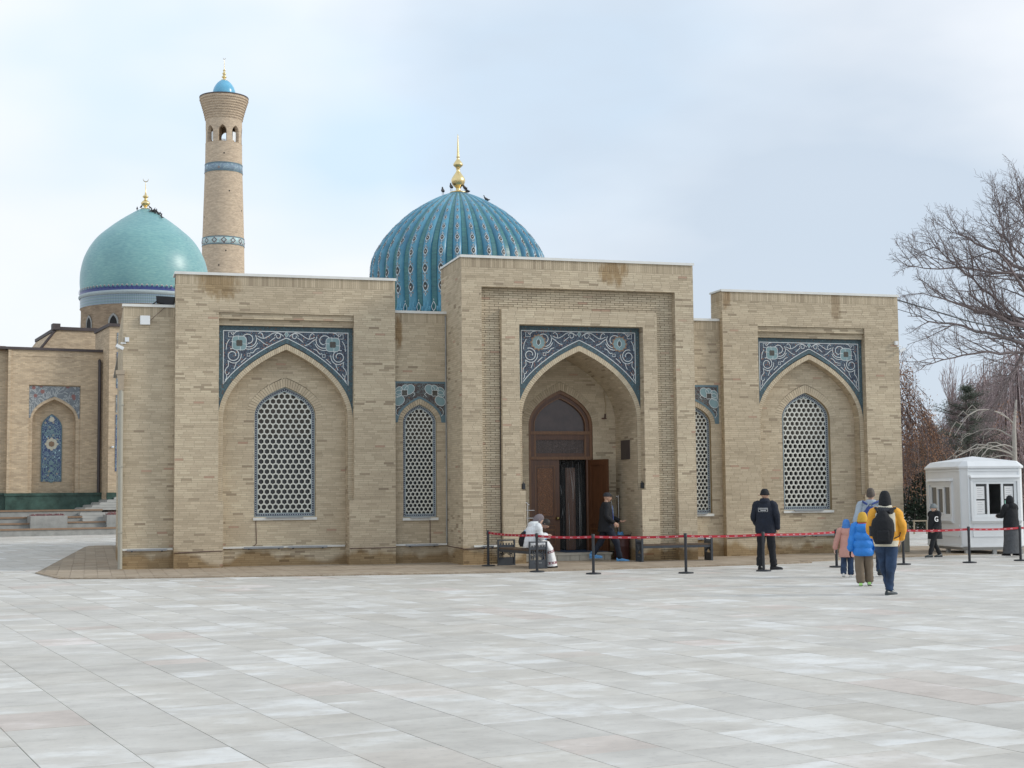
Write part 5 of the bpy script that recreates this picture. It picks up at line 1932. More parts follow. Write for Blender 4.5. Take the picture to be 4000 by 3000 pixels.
m = MB(); m.lathe([(2.80, 48.16), (2.84, 48.2), (2.84, 48.3), (2.5, 48.36), (1.2, 48.5)], 0, 0, 72); m.build('gallery_rim', 'roof_dark', mn)
m = MB(); m.lathe(smooth([(1.27, 48.35), (1.31, 48.6), (1.30, 49.0), (1.20, 49.4), (1.02, 49.75), (.75, 50.1), (.45, 50.35), (.15, 50.48), (.02, 50.5)], 3), 0, 0, 40); m.build('cap_dome', 'minaret_dome', mn)
m = MB(); m.lathe([(r * .85, 50.4 + (z - 50.4) * .70) for r, z in smooth([(.45, 50.4), (.4, 50.5), (.12, 50.55), (.12, 50.7), (.36, 50.95), (.2, 51.2), (.12, 51.3), (.28, 51.55), (.12, 51.8), (.1, 51.95), (.2, 52.1), (.06, 52.3), (.04, 52.6), (.03, 53.6), (.01, 54.0)], 2)], 0, 0, 12); m.build('finial', 'gold', mn)
m = MB(); m.tube([(.13 * cos(a), 0, 53.05 + .13 * sin(a)) for a in np.linspace(pi * .9, pi * 2.1, 10)], .025, 4); m.build('crescent', 'dark_gold', mn)
for z0, z1, mt in ((39.28, 40.26, 'tower_band'), (30.69, 31.59, 'tower_band_light')):
    m = MB(); m.lathe([(minr(z0) + .01, z0), (minr(z0) + .03, z0), (minr(z1) + .03, z1), (minr(z1) + .01, z1)], 0, 0, 72); b_ = m.build('tile_band', mt, mn)
    m = MB(); m.lathe([(minr(z0) + .05, z0 - .03), (minr(z0) + .05, z0 + .08)], 0, 0, 72); m.lathe([(minr(z1) + .05, z1 - .08), (minr(z1) + .05, z1 + .03)], 0, 0, 72); m.build('band_line', 'steel_blue_tile', b_)
    if mt == 'tower_band_light':
        m = MB()
        for k in range(14):
            a = a_off + .1 + 2 * pi * k / 14
            T_ = Vector((-sin(a), cos(a), 0)); C = Vector((cos(a) * (minr(31.1) + .07), sin(a) * (minr(31.1) + .07), 31.14))
            s0_, s1_ = (.34, .24)
            D4 = [(1, 0), (0, 1), (-1, 0), (0, -1)]
            for (p0, p1) in zip(D4, D4[1:] + D4[:1]):
                m.face([C + T_ * p0[0] * s0_ + Vector((0, 0, p0[1] * s0_)), C + T_ * p1[0] * s0_ + Vector((0, 0, p1[1] * s0_)), C + T_ * p1[0] * s1_ + Vector((0, 0, p1[1] * s1_)), C + T_ * p0[0] * s1_ + Vector((0, 0, p0[1] * s1_))])
        m.build('band_diamonds', 'maroon_paint', b_)
for (a_, z) in ((.02, 41.3), (.30, 36.9), (-.2, 27.0 + 1.2), (.12, 29.9), (1.1, 34.8), (-1.2, 34.0)):
    a = atan2(-170, -14.58) + a_
    m = MB(); Tn = Vector((cos(a), sin(a), 0)); T_ = Vector((-sin(a), cos(a), 0)); r_ = minr(z) + .02
    m.face([Tn * r_ + T_ * .09 * cos(b) + Vector((0, 0, z + .09 * sin(b))) for b in [2 * pi * j / 8 for j in range(8)]]); m.build('scaffold_hole', 'interior_dark', mn)

# ---------------------------------------------------------------- pigeons on the domes
def pigeon(loc, rz, label, s_=1.0):
    m = MB()
    rows_ = []
    for (t, z, ra, rb) in ((-.13, .10, .012, .006), (-.08, .10, .03, .02), (-.02, .115, .052, .05), (.04, .14, .055, .06), (.075, .18, .04, .04), (.09, .215, .024, .026), (.10, .245, .022, .024), (.11, .26, .012, .012)):
        rows_.append([(t + rb * .3 * sin(b), ra * cos(b), z + rb * sin(b)) for b in [2 * pi * j / 8 for j in range(8)]])
    m.grid(rows_, 0, True, True)
    m.face(rows_[0]); m.face(rows_[-1][::-1])
    m.tube([(.11, 0, .25), (.145, 0, .242)], [.008, .002], 4)
    m.tube([(.02, .02, .1), (.03, .02, 0)], .006, 4); m.tube([(.02, -.02, .1), (.03, -.02, 0)], .006, 4)
    o = m.build('pigeon', 'pigeon_grey', None)
    o.location = loc; o.rotation_euler = (0, 0, rz); o.scale = (s_,) * 3
    return setp(o, label, 'pigeon', 'pigeons perched on the domes')


from_cam = lambda x, y: atan2(-y, -x)
for (dx, dz, lab) in ((-.56, 11.95, 'pigeon perched alone left of the gold finial on the ribbed dome'), (-.26, 12.10, 'pigeon on the left rim of the gold finial base'),
                      (.22, 12.09, 'upper pigeon at the right rim of the gold finial base'), (.30, 11.99, 'dark pigeon hunched just below the right rim of the finial base'), (.98, 11.73, 'pigeon perched alone right of the finial on the ribbed dome')):
    pigeon((DC[0] + dx, DC[1] - .1, dz), R.uniform(1, 2.4), lab, 1.15)
LP = sorted([(-.55, 20.98), (-.3, 21.12), (.3, 21.1), (.28, 20.75), (.40, 20.78), (.50, 20.86), (.55, 20.78), (.66, 20.76), (.78, 20.66), (.88, 20.60), (.94, 20.70), (.98, 20.44), (1.02, 20.30), (.60, 20.68)])
ORD = 'first second third fourth fifth sixth seventh eighth ninth tenth eleventh twelfth thirteenth fourteenth'.split()
for k, (dx, z) in enumerate(LP):
    rr_ = .42 + max(0, (21.1 - z)) * 1.55
    dy = -sqrt(max(.02, rr_ ** 2 - dx * dx))
    pigeon((3.40 + dx, 100 + dy, z - .02), R.uniform(0, 6), 'tiny dark pigeon on the turquoise dome top, %s from the left' % ORD[k], 1.2)

# ================================================================ stanchions and belts
posts = [(9.30, 34.25), (9.69, 31.50), (10.557, 30.15), (12.475, 29.55), (14.325, 29.55), (16.579, 30.39), (18.531, 30.73), (20.35, 30.78), (22.001, 31.10), (23.6, 31.6)]
labs = ['black belt post by the portal pier at the far left of the rope line', 'black belt post in front of the bench end and seated woman', 'black belt post left of the porch doorway man\'s legs',
        'black belt post before the empty second bench', 'black belt post right in front of the security guard', 'black belt post half hidden by the child in pink',
        'black belt post between the man in yellow and the boy', 'black belt post before the white booth corner', 'black belt post in front of the woman in black', 'black belt post just past the right picture edge']
HPST = .86
for i, (x, y) in enumerate(posts):
    e = empty('belt_post', (x, y, .004 if i else .022), label=labs[i], cat='belt post', group='black belt posts in front of the mausoleum')
    m = MB(); m.lathe([(.001, .0), (.165, .0), (.168, .012), (.16, .024), (.05, .034), (.03, .036)], 0, 0, 24); m.build('base', 'black_plastic', e)
    m = MB(); m.lathe([(.031, .03), (.031, HPST - .09)], 0, 0, 14); m.build('pole', 'black_plastic', e)
    m = MB(); m.lathe([(.037, HPST - .095), (.037, HPST), (.03, HPST + .006), (.001, HPST + .006)], 0, 0, 14); m.build('belt_head', 'black_plastic', e)
    if i < len(posts) - 1:
        x2, y2 = posts[i + 1]
        d = Vector((x2 - x, y2 - y, 0)); L = d.length; d.normalize(); nrm = Vector((d.y, -d.x, 0))
        if nrm.y > 0: nrm = -nrm
        n = 24; sag = .022 if i else .03
        up = HPST - .03; lo = up - .052
        tw = .0
        def BP(t, z, o_=0.0):
            return d * (t * L) + nrm * o_ + Vector((0, 0, z - 4 * sag * t * (1 - t) - (.0)))
        m = MB()
        for k in range(n):
            t0, t1 = .03 / L + (1 - .06 / L) * k / n, .03 / L + (1 - .06 / L) * (k + 1) / n
            m.face([BP(t0, lo, .001), BP(t1, lo, .001), BP(t1, up, .001), BP(t0, up, .001)])
            m.face([BP(t0, lo, -.001), BP(t0, up, -.001), BP(t1, up, -.001), BP(t1, lo, -.001)])
            m.face([BP(t0, up, .001), BP(t1, up, .001), BP(t1, up, -.001), BP(t0, up, -.001)])
        b_ = m.build('belt', 'red_belt', e)
        m = MB(); s_ = .14
        while s_ < L - .12:
            def Q(a, z): t = (s_ + a) / L; return BP(t, lo + z, .0025)
            m.face([Q(0, .026), Q(.020, .010), Q(.020, .042)])           # bird-like arrow mark
            m.face([Q(.018, .018), Q(.032, .020), Q(.032, .033), Q(.018, .034)])
            for (a0, a1, z0, z1) in ((.040, .046, .026, .042), (.048, .054, .024, .036), (.056, .062, .026, .040), (.064, .072, .024, .034), (.040, .070, .012, .018)):
                m.face([Q(a0, z0), Q(a1, z0), Q(a1, z1), Q(a0, z1)])
            s_ += .205
        m.build('belt_print', 'print_white', b_, kind='stuff')

# ================================================================ benches, barrel, rack, bin
def bench(loc, rz, L, label, grp='metal and wood benches by the portal'):
    e = empty('bench', loc, rz, label, 'bench', grp)
    for s_, x in ((1, 0), (-1, L)):
        m = MB()
        w, h = .46, .63
        x0, x1 = (x, x + .05) if s_ > 0 else (x - .05, x)
        m.box(x0, x1, 0, .03, 0, h); m.box(x0, x1, w - .03, w, 0, h); m.box(x0, x1, .03, w - .03, h - .03, h); m.box(x0, x1, .03, w - .03, 0, .03)
        m.box(x0 + .015, x1 - .015, .03, w - .03, .44, .50); m.box(x0 + .015, x1 - .015, .03, w - .03, .03, .20)
        fan = m.build('end_panel', 'bench_metal', e)
        m = MB()
        xm = (x0 + x1) / 2
        for k in range(9):
            a = radians(20 + 17.5 * k)
            for r0, r1, w_ in ((.05, .20, .016),):
                c0 = (w / 2 + r0 * cos(a), .24 + r0 * sin(a)); c1 = (w / 2 + r1 * cos(a), min(.44, .24 + r1 * sin(a)))
                m.tube([(xm, c0[0], c0[1]), (xm, (c0[0] + c1[0]) / 2, (c0[1] + c1[1]) / 2), (xm, c1[0], c1[1])], [.006, w_, .005], 5)
        for yy in (.07, .12, w - .12, w - .07):
            m.tube([(xm, yy, .20), (xm, yy + .01, .26), (xm, yy, .32), (xm, yy - .01, .38), (xm, yy, .44)], [.008, .018, .006, .016, .006], 5)
        for k in range(5): m.tube([(xm, .08 + .075 * k, .50), (xm, .08 + .075 * k, .54)], .018, 5)
        m.build('palmette', 'bench_metal', fan)
        m = MB()
        for k in range(6): m.box(x0 - .002 if s_ > 0 else x1, x0 if s_ > 0 else x1 + .002, .15 + .028 * k, .168 + .028 * k, .12, .15)
        m.build('cast_letters', 'grey_steel', fan)
    for k in range(3):
        m = MB(); m.box(.05, L - .05, .03 + .135 * k, .15 + .135 * k, .40, .44); m.build('seat_board', 'wood_seat', e, bevel=.004)
    m = MB(); m.box(.05, L - .05, .02, .05, .34, .40); m.box(.05, L - .05, .41, .44, .34, .40); m.build('seat_rail', 'bench_metal', e)
    return e


# first bench runs away from the plaza, second one along the wall
bench((10.27, 32.55, .02), radians(97.0), 1.95, 'dark bench with pierced metal ends under the seated woman')
bench((13.36, 34.47, .02), radians(-1), 1.93, 'empty dark bench in front of the right portal pier')

e = empty('barrel', (13.42, 36.05, .02), label='maroon metal barrel with blue shoe covers on top, beside the doorway', cat='barrel')
m = MB(); m.lathe([(.001, 0), (.195, 0), (.20, .02), (.20, .34), (.205, .35), (.20, .36), (.208, .62), (.212, .64), (.205, .645), (.20, .63), (.001, .61)], 0, 0, 32); m.build('drum', 'maroon_paint', e)
m = MB()
for k in range(7):
    a = k * .9; m.tube([(.1 * cos(a), .1 * sin(a), .61), (.05 * cos(a + 1), .05 * sin(a + 1), .68 + .01 * (k % 3)), (.09 * cos(a + 2), .09 * sin(a + 2), .62)], [.02, .035, .015], 6)
m.build('shoe_cover', 'blue_film', None, label='crumpled blue shoe covers lying on the maroon barrel', cat='shoe covers').location = (13.38, 36.03, .02)
m = MB(); m.tube([(.17, -.14, .60), (.21, -.17, .70), (.24, -.19, .71), (.25, -.20, .62)], .008, 5); m.build('handle', 'pipe_dark', e)

def rack(loc, rz, label):
    e = empty('shoe_cover_rack', loc, rz, label, 'rack', 'steel shoe-cover racks in the porch')
    m = MB(); m.tube([(0, 0, 0), (0, 0, 1.28)], .022, 8); m.tube([(.36, .14, 0), (.36, .14, 1.50)], .014, 8); m.build('upright', 'chrome', e)
    m = MB(); m.tube([(0, 0, 1.26), (.34, .12, 1.42)], .018, 8); m.tube([(.0, 0, .02), (.36, .14, .02)], .015, 6); m.tube([(0, 0, .58), (.2, .04, .60)], .012, 6); m.build('crossbar', 'chrome', e)
    for z in (.88, 1.08, .68, ):
        m = MB(); m.tube([(-.18, -.02, z), (0, 0, z), (.2, .05, z + .005)], .013, 6); m.build('arm', 'chrome', e)
    m = MB(); m.tube([(.10, .0, 1.36), (.12, -.01, 1.2), (.12, -.01, .9), (.13, -.01, .68)], .014, 6); m.build('lever', 'chrome', e)
    for p in ((-.03, 0, 1.22), (.31, .12, 1.46)):
        m = MB(); m.lathe([(.001, -.03), (.02, -.025), (.032, 0), (.02, .025), (.001, .03)], 0, 0, 12); o = m.build('ball', 'chrome', e); o.location = p
    m = MB(); m.box(-.15, .42, -.12, .26, -.02, 0); m.build('base', 'black_plastic', e)
rack((13.20, 36.5, .2), 0, 'tall steel shoe-cover rack right of the doorway behind the barrel')
rack((10.86, 36.1, .25), radians(160), 'steel shoe-cover rack left of the doorway behind the seated woman')

e = empty('litter_bin', (21.98, 36.75, .02), radians(10), 'square stone litter bin behind the man in yellow', 'litter bin')
m = MB(); m.box(-.24, .24, -.24, .24, 0, .78); m.build('bin_body', 'bin_stone', e, bevel=.015)
m = MB(); m.box(-.2, .2, -.2, .2, .78, .82); m.build('bin_lid', 'black_plastic', e)
m = MB(); m.tube([(-.1, -.22, .62), (.0, -.26, .66), (.1, -.22, .62)], .012, 5); m.tube([(.02, -.05, .70), (.08, -.06, .76), (.16, -.05, .72)], .015, 5); m.build('bin_handle', 'chrome', e)
e = empty('wooden_railing', (31.87, 52, 0), radians(5), 'low wooden railing standing left behind the white booth', 'railing')
for x in (0, .62, 1.24):
    m = MB(); m.box(x, x + .05, 0, .05, 0, .52); m.build('post', 'wood_rail', e)
m = MB(); m.box(-.02, 1.3, -.02, .07, .5, .55); m.build('rail', 'wood_rail', e)
m = MB(); m.tube([(.0, 0, 0), (.05, .01, .06), (.1, 0, 0)], .012, 5)

# ================================================================ white booth
bA = radians(-7.6)
bt = empty('ticket_booth', (22.75, 34.62, 0), bA, 'white ticket booth with two windows on small feet', 'booth')
BWd, BDp, BZ0, BZ1 = 1.80, 2.43, .20, 2.36
def bbox(nm, mt, x0, x1, y0, y1, z0, z1, bev=0, par=None):
    m = MB(); m.box(x0, x1, y0, y1, z0, z1); return m.build(nm, mt, par or bt, bevel=bev)
ch = .16
foot = [(ch, 0), (BWd - ch, 0), (BWd, ch), (BWd, BDp - ch), (BWd - ch, BDp), (ch, BDp), (0, BDp - ch), (0, ch)]
m = MB()
m.face([(x, y, BZ0) for x, y in foot][::-1]); m.face([(x, y, BZ1) for x, y in foot])
segs = list(zip(foot, foot[1:] + foot[:1]))
for k, ((x0, y0), (x1, y1)) in enumerate(segs):
    if k == 0:        # front wall with its window hole
        a, b, z0, z1 = .30, BWd - .26, 1.02, 1.98
        for (p, q, r, s_) in ((x0, x1, BZ0, z0), (x0, x1, z1, BZ1), (x0, a, z0, z1), (b, x1, z0, z1)):
            m.face([(p, 0, r), (q, 0, r), (q, 0, s_), (p, 0, s_)])
    elif k == 6:
        a, b, z0, z1 = BDp - .42, .70, 1.02, 1.90
        for (p, q, r, s_) in ((y0, y1, BZ0, z0), (y0, y1, z1, BZ1), (y0, a, z0, z1), (b, y1, z0, z1)):
            m.face([(0, p, r), (0, q, r), (0, q, s_), (0, p, s_)])
    else:
        m.face([(x0, y0, BZ0), (x1, y1, BZ0), (x1, y1, BZ1), (x0, y0, BZ1)])
m.build('wall', 'booth_panel', bt)
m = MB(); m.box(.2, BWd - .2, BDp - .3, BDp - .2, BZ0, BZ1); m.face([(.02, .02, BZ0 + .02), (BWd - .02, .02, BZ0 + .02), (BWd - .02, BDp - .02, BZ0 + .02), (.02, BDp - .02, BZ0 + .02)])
m.build('interior', 'booth_grey', bt)
m = MB()
def offs(d): return [(ch - d * .4, -d), (BWd - ch + d * .4, -d), (BWd + d, ch - d * .4), (BWd + d, BDp - ch + d * .4), (BWd - ch + d * .4, BDp + d), (ch - d * .4, BDp + d), (-d, BDp - ch + d * .4), (-d, ch - d * .4)]
m.grid([[(x, y, BZ1 - .02) for x, y in offs(.045)], [(x, y, BZ1 + .03) for x, y in offs(.05)], [(x, y, BZ1 + .17) for x, y in offs(-.10)]], 0, False, True)
o8 = offs(-.10); apex_ = (BWd / 2, BDp / 2, BZ1 + .33)
for p, q in zip(o8, o8[1:] + o8[:1]): m.face([(p[0], p[1], BZ1 + .17), (q[0], q[1], BZ1 + .17), apex_])
m.face([(x, y, BZ1 - .02) for x, y in offs(.045)][::-1])
m.build('roof', 'booth_panel', bt)
m = MB(); m.grid([[(x, y, .12) for x, y in offs(-.05)], [(x, y, BZ0 + .005) for x, y in offs(.01)]], 0, False, True); m.face([(x, y, .12) for x, y in offs(-.05)][::-1]); m.build('floor_frame', 'booth_grey', bt)
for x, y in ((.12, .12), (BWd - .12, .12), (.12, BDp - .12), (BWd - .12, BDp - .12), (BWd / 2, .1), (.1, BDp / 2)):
    bbox('foot', 'booth_grey', x - .05, x + .05, y - .05, y + .05, .0, .12)
# corner strips, rails, mouldings
for (x0, x1, y0, y1) in ((ch - .02, ch + .03, -.012, 0), (BWd - ch - .03, BWd - ch + .02, -.012, 0)):
    bbox('corner_strip', 'white_plastic', x0, x1, y0 - .0, y1, BZ0, BZ1 - .03)
for (y0, y1) in ((ch - .02, ch + .03), (BDp - ch - .03, BDp - ch + .02)):
    bbox('corner_strip', 'white_plastic', -.012, 0, y0, y1, BZ0, BZ1 - .03)
bbox('base_rail', 'white_plastic', ch, BWd - ch, -.03, 0, BZ0, BZ0 + .05); bbox('base_rail', 'white_plastic', -.03, 0, ch, BDp - ch, BZ0, BZ0 + .05)
bbox('cornice', 'white_plastic', ch, BWd - ch, -.022, 0, BZ1 - .10, BZ1 - .06); bbox('cornice', 'white_plastic', -.022, 0, ch, BDp - ch, BZ1 - .10, BZ1 - .06)


def booth_window(side):
    # local frame: u along the wall, outward d
    if side == 0: T_ = lambda u, d, z: (u, -d, z); a, b, z0, z1 = .30, BWd - .26, 1.02, 1.98
    else: T_ = lambda u, d, z: (-d, u, z); a, b, z0, z1 = .42, BDp - .70, 1.02, 1.90
    if side == 1: a, b = .70, BDp - .42
    def B(mb, u0, u1, d0, d1, z0, z1):
        p = [T_(u, d, z) for z in (z0, z1) for u, d in ((u0, d0), (u1, d0), (u1, d1), (u0, d1))]
        for q in ((0, 1, 2, 3), (4, 5, 6, 7), (0, 1, 5, 4), (1, 2, 6, 5), (2, 3, 7, 6), (3, 0, 4, 7)): mb.face([p[k] for k in q])
    m = MB()
    fr_ = .07
    B(m, a, b, -.03, .02, z0, z0 + fr_); B(m, a, b, -.03, .02, z1 - fr_, z1)
    B(m, a, a + fr_, -.03, .02, z0 + fr_, z1 - fr_); B(m, b - fr_, b, -.03, .02, z0 + fr_, z1 - fr_)
    w3 = (b - a) / 3
    for k in (1, 2): B(m, a + w3 * k - .03, a + w3 * k + .03, -.03, .02, z0 + fr_, z1 - fr_)
    if side == 1: 
        B(m, a + w3 + .03, a + w3 + .06, -.03, .03, z0 + fr_, z1 - fr_); B(m, a + 2 * w3 - .06, a + 2 * w3 - .03, -.03, .03, z0 + fr_, z1 - fr_)
        B(m, a + w3 + .06, a + 2 * w3 - .06, -.03, .03, z0 + fr_, z0 + fr_ + .04); B(m, a + w3 + .06, a + 2 * w3 - .06, -.03, .03, z1 - fr_ - .05, z1 - fr_)
    w = m.build('window', 'white_plastic', bt)
    # splayed hood above, sill below
    m = MB()
    for (zz0, zz1, d0, d1) in ((z1 + .10, z1 + .17, .10, .06), (z0 - .18, z0 - .11, .04, .10)):
        e_ = .10
        r0 = [T_(a - e_ * 1.3, 0, zz0), T_(b + e_ * 1.3, 0, zz0), T_(b + e_, d0, zz0), T_(a - e_, d0, zz0)]
        r1 = [T_(a - e_ * 1.3, 0, zz1), T_(b + e_ * 1.3, 0, zz1), T_(b + e_, d1, zz1), T_(a - e_, d1, zz1)]
        m.grid([r0, r1], 0, False, True); m.face(r0); m.face(r1)
    B(m, a - .08, b + .08, 0, .035, z1, z1 + .10); B(m, a - .08, b + .08, 0, .06, z0 - .11, z0)
    B(m, a - .09, a - .02, 0, .05, z0, z1); B(m, b + .02, b + .09, 0, .05, z0, z1)
    m.build('window_surround', 'booth_panel', bt)
    m = MB()
    for k in (0, 1, 2):
        if side == 0 and k == 1: continue
        B(m, a + w3 * k + .04, a + w3 * (k + 1) - .04, -.012, -.008, z0 + fr_, z1 - fr_)
    m.build('pane', 'grey_pane' if side else 'window_glass', w)
    if side == 0:
        for (k, zz0, zz1, mt) in ((0, 1.50, 1.84, 'paper'), (0, 1.10, 1.46, 'paper'), (2, 1.50, 1.84, 'paper'), (2, 1.14, 1.46, 'poster_teal')):
            m = MB(); B(m, a + w3 * k + .075, a + w3 * k + .32, -.006, -.003, zz0, zz1); n_ = m.build('notice', mt, w)
            m = MB()
            rows = 5 if mt == 'paper' else 3
            for r in range(rows):
                zt = zz1 - .05 - r * (zz1 - zz0 - .06) / rows
                if mt == 'paper': B(m, a + w3 * k + .11, a + w3 * k + (.28 if r % 2 else .24), -.002, -.001, zt - .010, zt)
                else:
                    for q in (0, 1): B(m, a + w3 * k + .10 + .11 * q, a + w3 * k + .18 + .11 * q, -.002, -.001, zt - .055, zt)
            m.build('notice_print', 'print_grey' if mt == 'paper' else 'poster_red', n_)
simple('grey_pane', (.13, .13, .125), .18, 0, .05, 2)
booth_window(0); booth_window(1)
for side in (0, 1):
    L_ = BWd if side == 0 else BDp
    T_ = (lambda u, d, z: (u, -d, z)) if side == 0 else (lambda u, d, z: (-d, u, z))
    for (u0, u1, zz0, zz1) in ((.26, L_ - .26, .48, .50), (.26, .28, .48, .80), (L_ - .28, L_ - .26, .48, .80), (ch, .24, 1.20, 1.215)):
        m = MB(); p = [T_(u, d, z) for z in (zz0, zz1) for u, d in ((u0, 0), (u1, 0), (u1, .018), (u0, .018))]
        for q in ((0, 1, 2, 3), (4, 5, 6, 7), (0, 1, 5, 4), (1, 2, 6, 5), (2, 3, 7, 6), (3, 0, 4, 7)): m.face([p[k] for k in q])
        m.build('panel_moulding', 'white_plastic', bt)

# ================================================================ people
def sweep(mb, path, rad, n=12, mi=0, seed=0, amp=0.0, capr=True):
    """closed limb/garment tube with rounded ends; rad = (side, front)"""
    P = [Vector(p) for p in path]
    mb.tube(P, rad, n, mi, True, True)
    if amp:
        pass


def lerp_path(P, Rr, k):
    """densify a path with catmull-rom"""
    out, ro = [], []
    for i in range(len(P) - 1):
        p0, p1, p2, p3 = P[max(i - 1, 0)], P[i], P[i + 1], P[min(i + 2, len(P) - 1)]
        for j in range(k):
            t = j / k
            out.append(tuple(.5 * ((2 * p1[q]) + (-p0[q] + p2[q]) * t + (2 * p0[q] - 5 * p1[q] + 4 * p2[q] - p3[q]) * t * t + (-p0[q] + 3 * p1[q] - 3 * p2[q] + p3[q]) * t ** 3) for q in range(3)))
            ro.append(tuple(Rr[i][q] + (Rr[i + 1][q] - Rr[i][q]) * (t * t * (3 - 2 * t)) for q in range(2)))
    out.append(P[-1]); ro.append(Rr[-1])
    return out, ro


def rings(mb, R_, n=18, mi=0, puff=0, npuff=0, seed=0, wob=.008, cap0=True, cap1=True, dens=4, flute=0.0):
    """stack of rings (x, y, z, rx, ry): a torso, coat or skirt with clean hems"""
    P = [(a[0], a[1], a[2]) for a in R_]; Q = [(a[3], a[4]) for a in R_]
    P, Q = lerp_path(P, Q, dens)
    rows_ = []
    N = len(P)
    z0, z1 = P[0][2], P[-1][2]
    for i, (p, q) in enumerate(zip(P, Q)):
        t = (p[2] - z0) / (z1 - z0 if abs(z1 - z0) > 1e-6 else 1)
        pf = 0
        if npuff: pf = puff * abs(sin(pi * t * npuff)) ** .55 - puff * .6
        row = []
        for j in range(n):
            a = 2 * pi * j / n
            w = wob * (vnoise(j * .9 + seed, p[2] * 9 + seed) - .5) * 2
            fl_ = flute * sin(a * 9 + seed) * max(0, 1 - t * 1.3)
            row.append((p[0] + (q[0] + pf + w + fl_) * cos(a), p[1] + (q[1] + pf + w + fl_) * sin(a), p[2]))
        rows_.append(row)
    mb.grid(rows_, mi, True, True)
    if cap0: mb.face(rows_[0][::-1], mi)
    if cap1: mb.face(rows_[-1], mi)


def limb(mb, P, Rr, n=10, mi=0, k=4, puff=0, npuff=0, wob=.004, seed=0):
    Rr = [(r, r) if isinstance(r, (int, float)) else r for r in Rr]
    P, Q = lerp_path([tuple(p) for p in P], Rr, k)
    out = []
    N = len(P)
    for i, q in enumerate(Q):
        pf = puff * (abs(sin(pi * i / (N - 1) * npuff)) ** .55 - .6) if npuff else 0
        w = wob * (vnoise(i * 1.3 + seed, seed) - .5) * 2
        out.append((q[0] + pf + w, q[1] + pf + w))
    # rounded ends
    d0 = (Vector(P[0]) - Vector(P[1])).normalized(); d1 = (Vector(P[-1]) - Vector(P[-2])).normalized()
    P = [Vector(P[0]) + d0 * out[0][0] * .45] + [Vector(p) for p in P] + [Vector(P[-1]) + d1 * out[-1][0] * .3]
    out = [(out[0][0] * .5, out[0][1] * .5)] + out + [(out[-1][0] * .7, out[-1][1] * .7)]
    mb.tube(P, out, n, mi, True, True)


def hand(mb, wrist, fwd, palm_n, s_=1.0, curl=.5, mi=0, thumb=1):
    """palm, four jointed fingers of different lengths and a thumb"""
    f = Vector(fwd).normalized(); nrm = Vector(palm_n); nrm = (nrm - f * nrm.dot(f)).normalized(); sd = f.cross(nrm)
    w = Vector(wrist)
    mb.tube([w - f * .01, w + f * .03 * s_, w + f * .085 * s_], [(.022 * s_, .028 * s_), (.019 * s_, .042 * s_), (.014 * s_, .040 * s_)] if abs(sd.z) < 2 else .02, 8, mi)
    for k, (o_, L_) in enumerate(((-.033, .062), (-.011, .074), (.011, .070), (.032, .055))):
        b = w + f * .08 * s_ + sd * o_ * s_
        d = f.copy(); p = [b]
        for j in range(3):
            d = (d * cos(curl * .7) + nrm * sin(curl * .7)).normalized()
            p.append(p[-1] + d * L_ * s_ / 3)
        mb.tube(p, [.010 * s_, .0095 * s_, .0085 * s_, .006 * s_], 6, mi)
    b = w + f * .025 * s_ - sd * .035 * s_ * thumb
    d = (f * .75 - sd * .6 * thumb + nrm * .25).normalized()
    mb.tube([b, b + d * .03 * s_, b + (d + f * .4).normalized() * .062 * s_], [.013 * s_, .011 * s_, .008 * s_], 6, mi)


def head(mb, c, s_=1.0, yaw=0.0, pitch=0.0, mi=0, mi_dark=1, mi_lip=2):
    """skull with brow, nose, lips, chin and ears; faces +y before yaw"""
    M = Matrix.Translation(Vector(c)) @ Matrix.Rotation(yaw, 4, 'Z') @ Matrix.Rotation(pitch, 4, 'X')
    rows_ = []
    NL, NA = 18, 20
    for i in range(NL + 1):
        th = pi * i / NL
        z = cos(th)
        row = []
        for j in range(NA):
            a = 2 * pi * j / NA
            x, y = sin(th) * cos(a), sin(th) * sin(a)
            X_, Y_, Z_ = x * .076, y * .096, z * .118
            if Z_ < -.01: X_ *= 1 - .32 * ((-Z_ - .01) / .108); Y_ *= 1 - .12 * ((-Z_ - .01) / .108)
            if y > 0:
                fr_ = max(0, y) ** 2
                cx = abs(x)
                Y_ += .024 * math.exp(-((Z_ + .022) / .022) ** 2) * math.exp(-(x * .076 / .012) ** 2)      # nose
                Y_ -= .007 * math.exp(-((Z_ - .010) / .014) ** 2) * math.exp(-((cx * .076 - .030) / .014) ** 2)  # sockets
                Y_ += .004 * math.exp(-((Z_ - .028) / .010) ** 2) * fr_
                Y_ += .006 * math.exp(-((Z_ + .062) / .010) ** 2) * math.exp(-(x * .076 / .022) ** 2)
                Y_ += .010 * math.exp(-((Z_ + .098) / .016) ** 2) * math.exp(-(x * .076 / .022) ** 2)
            row.append(M @ (Vector((X_, Y_, Z_)) * s_))
        rows_.append(row)
    mb.grid(rows_, mi, True, True)
    for sg in (1, -1):
        mb.tube([M @ (Vector((sg * .074, -.004, .018)) * s_), M @ (Vector((sg * .084, -.012, 0)) * s_), M @ (Vector((sg * .076, -.002, -.026)) * s_)], [.008 * s_, .015 * s_, .007 * s_], 6, mi)
        mb.tube([M @ (Vector((sg * .030 - .011, .083, .010)) * s_), M @ (Vector((sg * .030 + .011, .083, .010)) * s_)], .0055 * s_, 5, mi_dark)
        mb.tube([M @ (Vector((sg * .030 - .015, .087, .030)) * s_), M @ (Vector((sg * .030 + .015, .087, .030)) * s_)], .0035 * s_, 4, mi_dark)
    mb.tube([M @ (Vector((-.022, .088, -.060)) * s_), M @ (Vector((0, .096, -.058)) * s_), M @ (Vector((.022, .088, -.060)) * s_)], .0045 * s_, 5, mi_lip)
    return M


